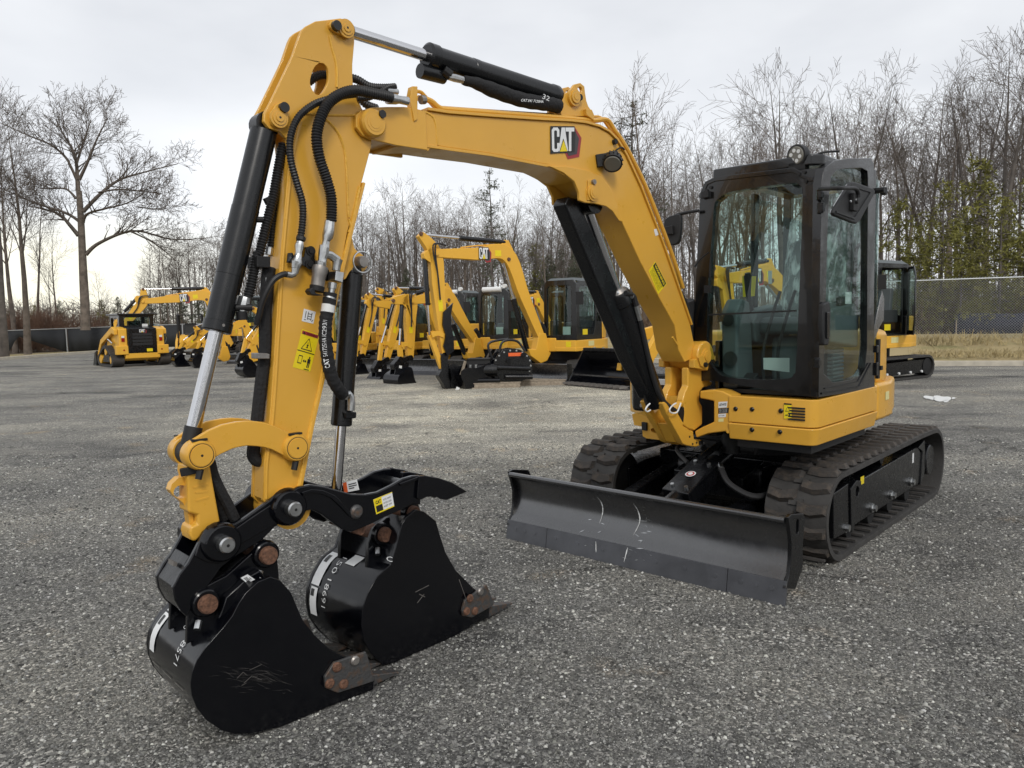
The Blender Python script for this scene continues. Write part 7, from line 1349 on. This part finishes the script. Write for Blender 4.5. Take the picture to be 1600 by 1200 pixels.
P('rear_hood', MB().prism([(-1.2,1.55),(-.7,1.62),(-.7,1.55)],-.55,.55), 'black_satin', TL, .02); P('rear_bumper', MB().prism([(-1.22,.34),(-1.22,.56),(-.9,.56),(-.9,.24)],-.66,.66), 'yellow_far', TL, .03)
cbk = P('cab', MB().prism([(-.62,1.55),(.62,1.55),(.66,2.08),(-.66,2.08)],-.68,-.60,'x',holes=[[(-.48,1.66),(.48,1.66),(.50,2.0),(-.50,2.0)]]).prism([(-.6,1.0),(.6,1.0),(.66,2.08),(-.66,2.08)],.62,.70,'x',holes=[[(-.5,1.1),(.5,1.1),(.54,2.0),(-.54,2.0)]]), 'cab_black', TL, .01)
P('rear_window', MB().prism([(-.48,1.66),(.48,1.66),(.50,2.0),(-.50,2.0)],-.645,-.64,'x'), 'glass_far', cbk); P('roof', MB().box(-.86,-.78,2.08,.75,.78,2.15), 'cab_black', cbk, .02); P('seat', MB().box(-.3,-.25,1.1,-.15,.25,1.85), 'interior_dark', cbk, .03)
for sy in (1,-1): P('side_screen', MB().prism([(-.6,1.5),(.62,1.1),(.62,2.08),(-.6,2.08)],sy*.64-.02,sy*.64+.02,holes=[[(-.4,1.55),(.5,1.3),(.5,1.98),(-.4,1.98)]]), 'cab_black', cbk)
P('seat_paper', MB().box(-.70,-.40,1.58,-.69,-.18,1.72), 'paper', cbk)
lb = P('loader_bucket', MB().strip(c2([(1.95,.03),(1.5,.03),(1.38,.2),(1.45,.55),(1.5,.62)],4,False),.02,-1.05,1.05), 'black_gloss', TL)
for sy in (1,-1): P('side_plate', MB().prism([(1.95,.03),(1.5,.03),(1.38,.2),(1.45,.55),(1.6,.6)],sy*1.05-.012,sy*1.05+.012), 'black_gloss', lb)
# ---------------- open station mini loader on a low trailer behind the track loader
ML = thing('compact_loader', 'small yellow loader with black roll bar standing on a trailer', 'loader', (-14.6,34.6,.42), math.radians(-70))
P('body', MB().prism([(-.9,.15),(.6,.15),(.75,.45),(.3,.75),(-.9,.8)],-.45,.45), 'yellow_far', ML, .03); P('lift_arm', MB().prism([(-.9,.75),(-.7,.95),(.9,.5),(1.2,.1),(1.05,.05),(.8,.36),(-.7,.7)],.5,.6).prism([(-.9,.75),(-.7,.95),(.9,.5),(1.2,.1),(1.05,.05),(.8,.36),(-.7,.7)],-.6,-.5), 'yellow_far', ML, .02)
P('side_grille', MB().prism([(-.5,.35),(.4,.25),(.4,.45),(-.5,.62)],.451,.46), 'sticker_black', ML)
for y in (-.5,.5): P('roll_bar', MB().tube([(-.75,y,.7),(-.75,y,1.55),(-.6,y,1.68),(.2,y,1.68),(.3,y,1.5),(.35,y,.6)],.045,8), 'black_matte', ML)
P('roof_mesh', MB().box(-.65,-.5,1.66,.2,.5,1.69), 'black_matte', ML); P('seat', MB().box(-.5,-.25,.8,-.35,.25,1.3).box(-.5,-.25,.75,-.05,.25,.85), 'interior_dark', ML, .03)
for y in (-.55,.55): P('wheel', MB().stack((-.5,y-.1,.18),(-.5,y+.1,.18),[(0,.2),(.1,.26),(.9,.26),(1,.2)],18).stack((.45,y-.1,.18),(.45,y+.1,.18),[(0,.2),(.1,.26),(.9,.26),(1,.2)],18), 'rubber', ML)
WB = tag(P('wrapped_bale', MB().rings([(0,0,z) for z in (0,.15,.4,.7,.9,1.0)],[.35,.48,.55,.52,.40,.1],18), 'glass_far', None), 'dark plastic wrapped round bundle on the trailer beside the loader cab', 'bundle'); WB.location = (-16.1,34.2,.75)
TR = thing('flat_trailer', 'low black trailer with red and white reflector strips under the small loader', 'trailer', (-14.9,34.2,0), math.radians(-5))
P('deck', MB().box(-2.2,-1.0,.34,2.2,1.0,.42), 'black_matte', TR)
for i in range(8): P('reflector_strip', MB().box(-2.0+i*.5,-1.006,.35,-1.75+i*.5,-1.001,.41), 'red_lens' if i%2 == 0 else 'paper', TR)
for x in (-.7,.3):
    for y in (-1.0,1.0): P('wheel', MB().stack((x,y-.1,.3),(x,y+.1,.3),[(0,.22),(.1,.3),(.9,.3),(1,.22)],18), 'rubber', TR)
# ---------------- toothed loader bucket with its yellow arms, behind the boom cylinder
kx = [(1.341,18.140),(2.627,16.399)]; ke = (Vector(kx[1])-Vector(kx[0])).normalized(); k1 = Vector(kx[0])+ke*2.05; LBo = thing('loader_bucket', 'wide black loader bucket with bolt on toothed edge and yellow arms', 'loader bucket', (k1.x,k1.y,0), math.atan2(-ke.y,-ke.x)-PI/2)
W_ = 2.05
P('bucket_shell', MB().strip(c2([(.0,.05),(.45,.05),(.72,.16),(.78,.45),(.62,.78),(.55,.82)],5,False),.02,0,W_), 'black_gloss', LBo)
for y in (0,W_): P('side_plate', MB().prism([(.0,.03),(.45,.03),(.74,.14),(.80,.45),(.62,.80),(.50,.82)],y-.015,y+.015), 'black_gloss', LBo)
P('top_bar', MB().box(.48,.02,.80,.60,W_-.02,.88), 'black_satin', LBo, .01); P('edge_plate', MB().prism([(-.10,.0),(-.10,.03),(.12,.075),(.12,.045)],0,W_), 'cutter_steel', LBo)
for i in range(11): y = .07+i*(W_-.14)/10; P('edge_tooth', MB().prism([(.10,y-.05),(.10,y+.05),(-.16,y+.07),(-.2,y+.02)],.035,.085,'z'), 'steel_dull', LBo)
for i in range(6): P('edge_bolt', MB().cyl((.56,.2+i*.3,.88),(.56,.2+i*.3,.90),.03,8), 'steel', LBo)
for y in (.30,1.05): P('lift_arm', MB().prism([(.7,.35),(.78,.75),(1.2,1.25),(2.6,1.5),(2.6,1.2),(1.4,1.0),(1.05,.6),(.95,.35)],y-.07,y+.07), 'yellow_far', LBo, .02)
P('coupler_plate', MB().box(.80,.15,.2,.88,1.2,.75), 'yellow_far', LBo, .02); P('hydraulic_hose', MB().tube([(.75,.9,.8),(.85,.9,1.15),(1.1,.85,1.2),(1.25,.8,.95)],.035,8).tube([(.75,.7,.8),(.9,.7,1.05),(1.1,.65,1.1)],.03,8), 'hose', LBo)
# ---------------- pallet with hydraulic attachments beside the second bucket
px_ = [(-.454,17.770)][0]; PA = thing('pallet', 'weathered wooden pallet under the black attachments', 'pallet', (px_[0],px_[1]+.45,0), .1)
for i in range(6): P('deck_board', MB().box(-.62,-.5+i*.19,.105,.62,-.36+i*.19,.125), 'wood', PA)
for y in (-.46,0,.46): P('stringer', MB().box(-.6,y-.03,.02,.6,y+.03,.103), 'wood', PA)
for y in (-.46,0,.46): P('bottom_board', MB().box(-.6,y-.06,.0,.6,y+.06,.018), 'wood', PA)
PB = copy_tree(PA); PB.location = (px_[0]+1.1,px_[1]+.9,0); PB['label'] = 'second wooden pallet behind the attachments at right'; PA['group'] = PB['group'] = 'pallets of attachments'
AT2 = thing('grapple_attachment', 'black round toothed attachment with orange plate on the pallets', 'attachment', (px_[0]+.42,px_[1]+.5,.127), .2)
for y in (-.28,.28): P('side_disc', MB().prism(chaikin([(-.42,0),(.42,0),(.5,.3),(.42,.62),(.1,.80),(-.3,.74),(-.5,.4)],1),y-.02,y+.02), 'black_satin', AT2, .004)
for z,x in ((.12,-.3),(.3,.2),(.5,-.1),(.62,.25)): P('cross_tube', MB().cyl((x,-.36,z),(x,.36,z),.06,12), 'black_gloss', AT2)
for i in range(10): a = i*.35-.4; P('bolt', MB().cyl((.44*math.cos(a),-.31,.38+.36*math.sin(a)),(.44*math.cos(a),-.298,.38+.36*math.sin(a)),.022,8), 'steel', AT2)
P('orange_plate', MB().box(-.1,-.31,.60,.25,-.301,.68), 'orange', AT2); P('hydraulic_cylinder', MB().cyl((-.4,-.4,.35),(.4,-.4,.30),.055,12).cyl((-.2,-.38,.12),(.45,-.42,.10),.06,12), 'black_gloss', AT2); P('hydraulic_hose', MB().tube([(-.3,-.2,.7),(-.2,-.2,.95),(.15,-.1,.95),(.35,-.1,.7)],.03,8).tube([(-.4,.1,.5),(-.5,.1,.9),(0,.2,1.0)],.03,8), 'hose', AT2)
AT3 = thing('hydraulic_breaker', 'black motor head with steel fittings lying on the front pallet', 'attachment', (px_[0]-.28,px_[1]+.42,.127), -.1)
P('frame', MB().box(-.3,-.25,0,.25,-.2,.55).box(-.3,.2,0,.25,.25,.55).box(-.3,-.25,.5,.25,.25,.56), 'black_matte', AT3, .01); P('motor', MB().cyl((-.05,-.2,.28),(.42,-.2,.28),.16,16), 'black_satin', AT3); P('fitting', MB().cyl((-.22,-.27,.12),(-.22,-.27,.42),.035,10), 'steel', AT3); P('fitting', MB().cyl((-.08,-.27,.14),(-.08,-.27,.42),.035,10), 'steel', AT3); P('drive_shaft', MB().cyl((-.4,-.42,.05),(.5,-.42,.05),.045,12), 'black_gloss', AT3); P('wooden_brace', MB().bar((-.5,-.3,.02),(-.35,-.2,.5),.03,.06), 'wood', AT3)
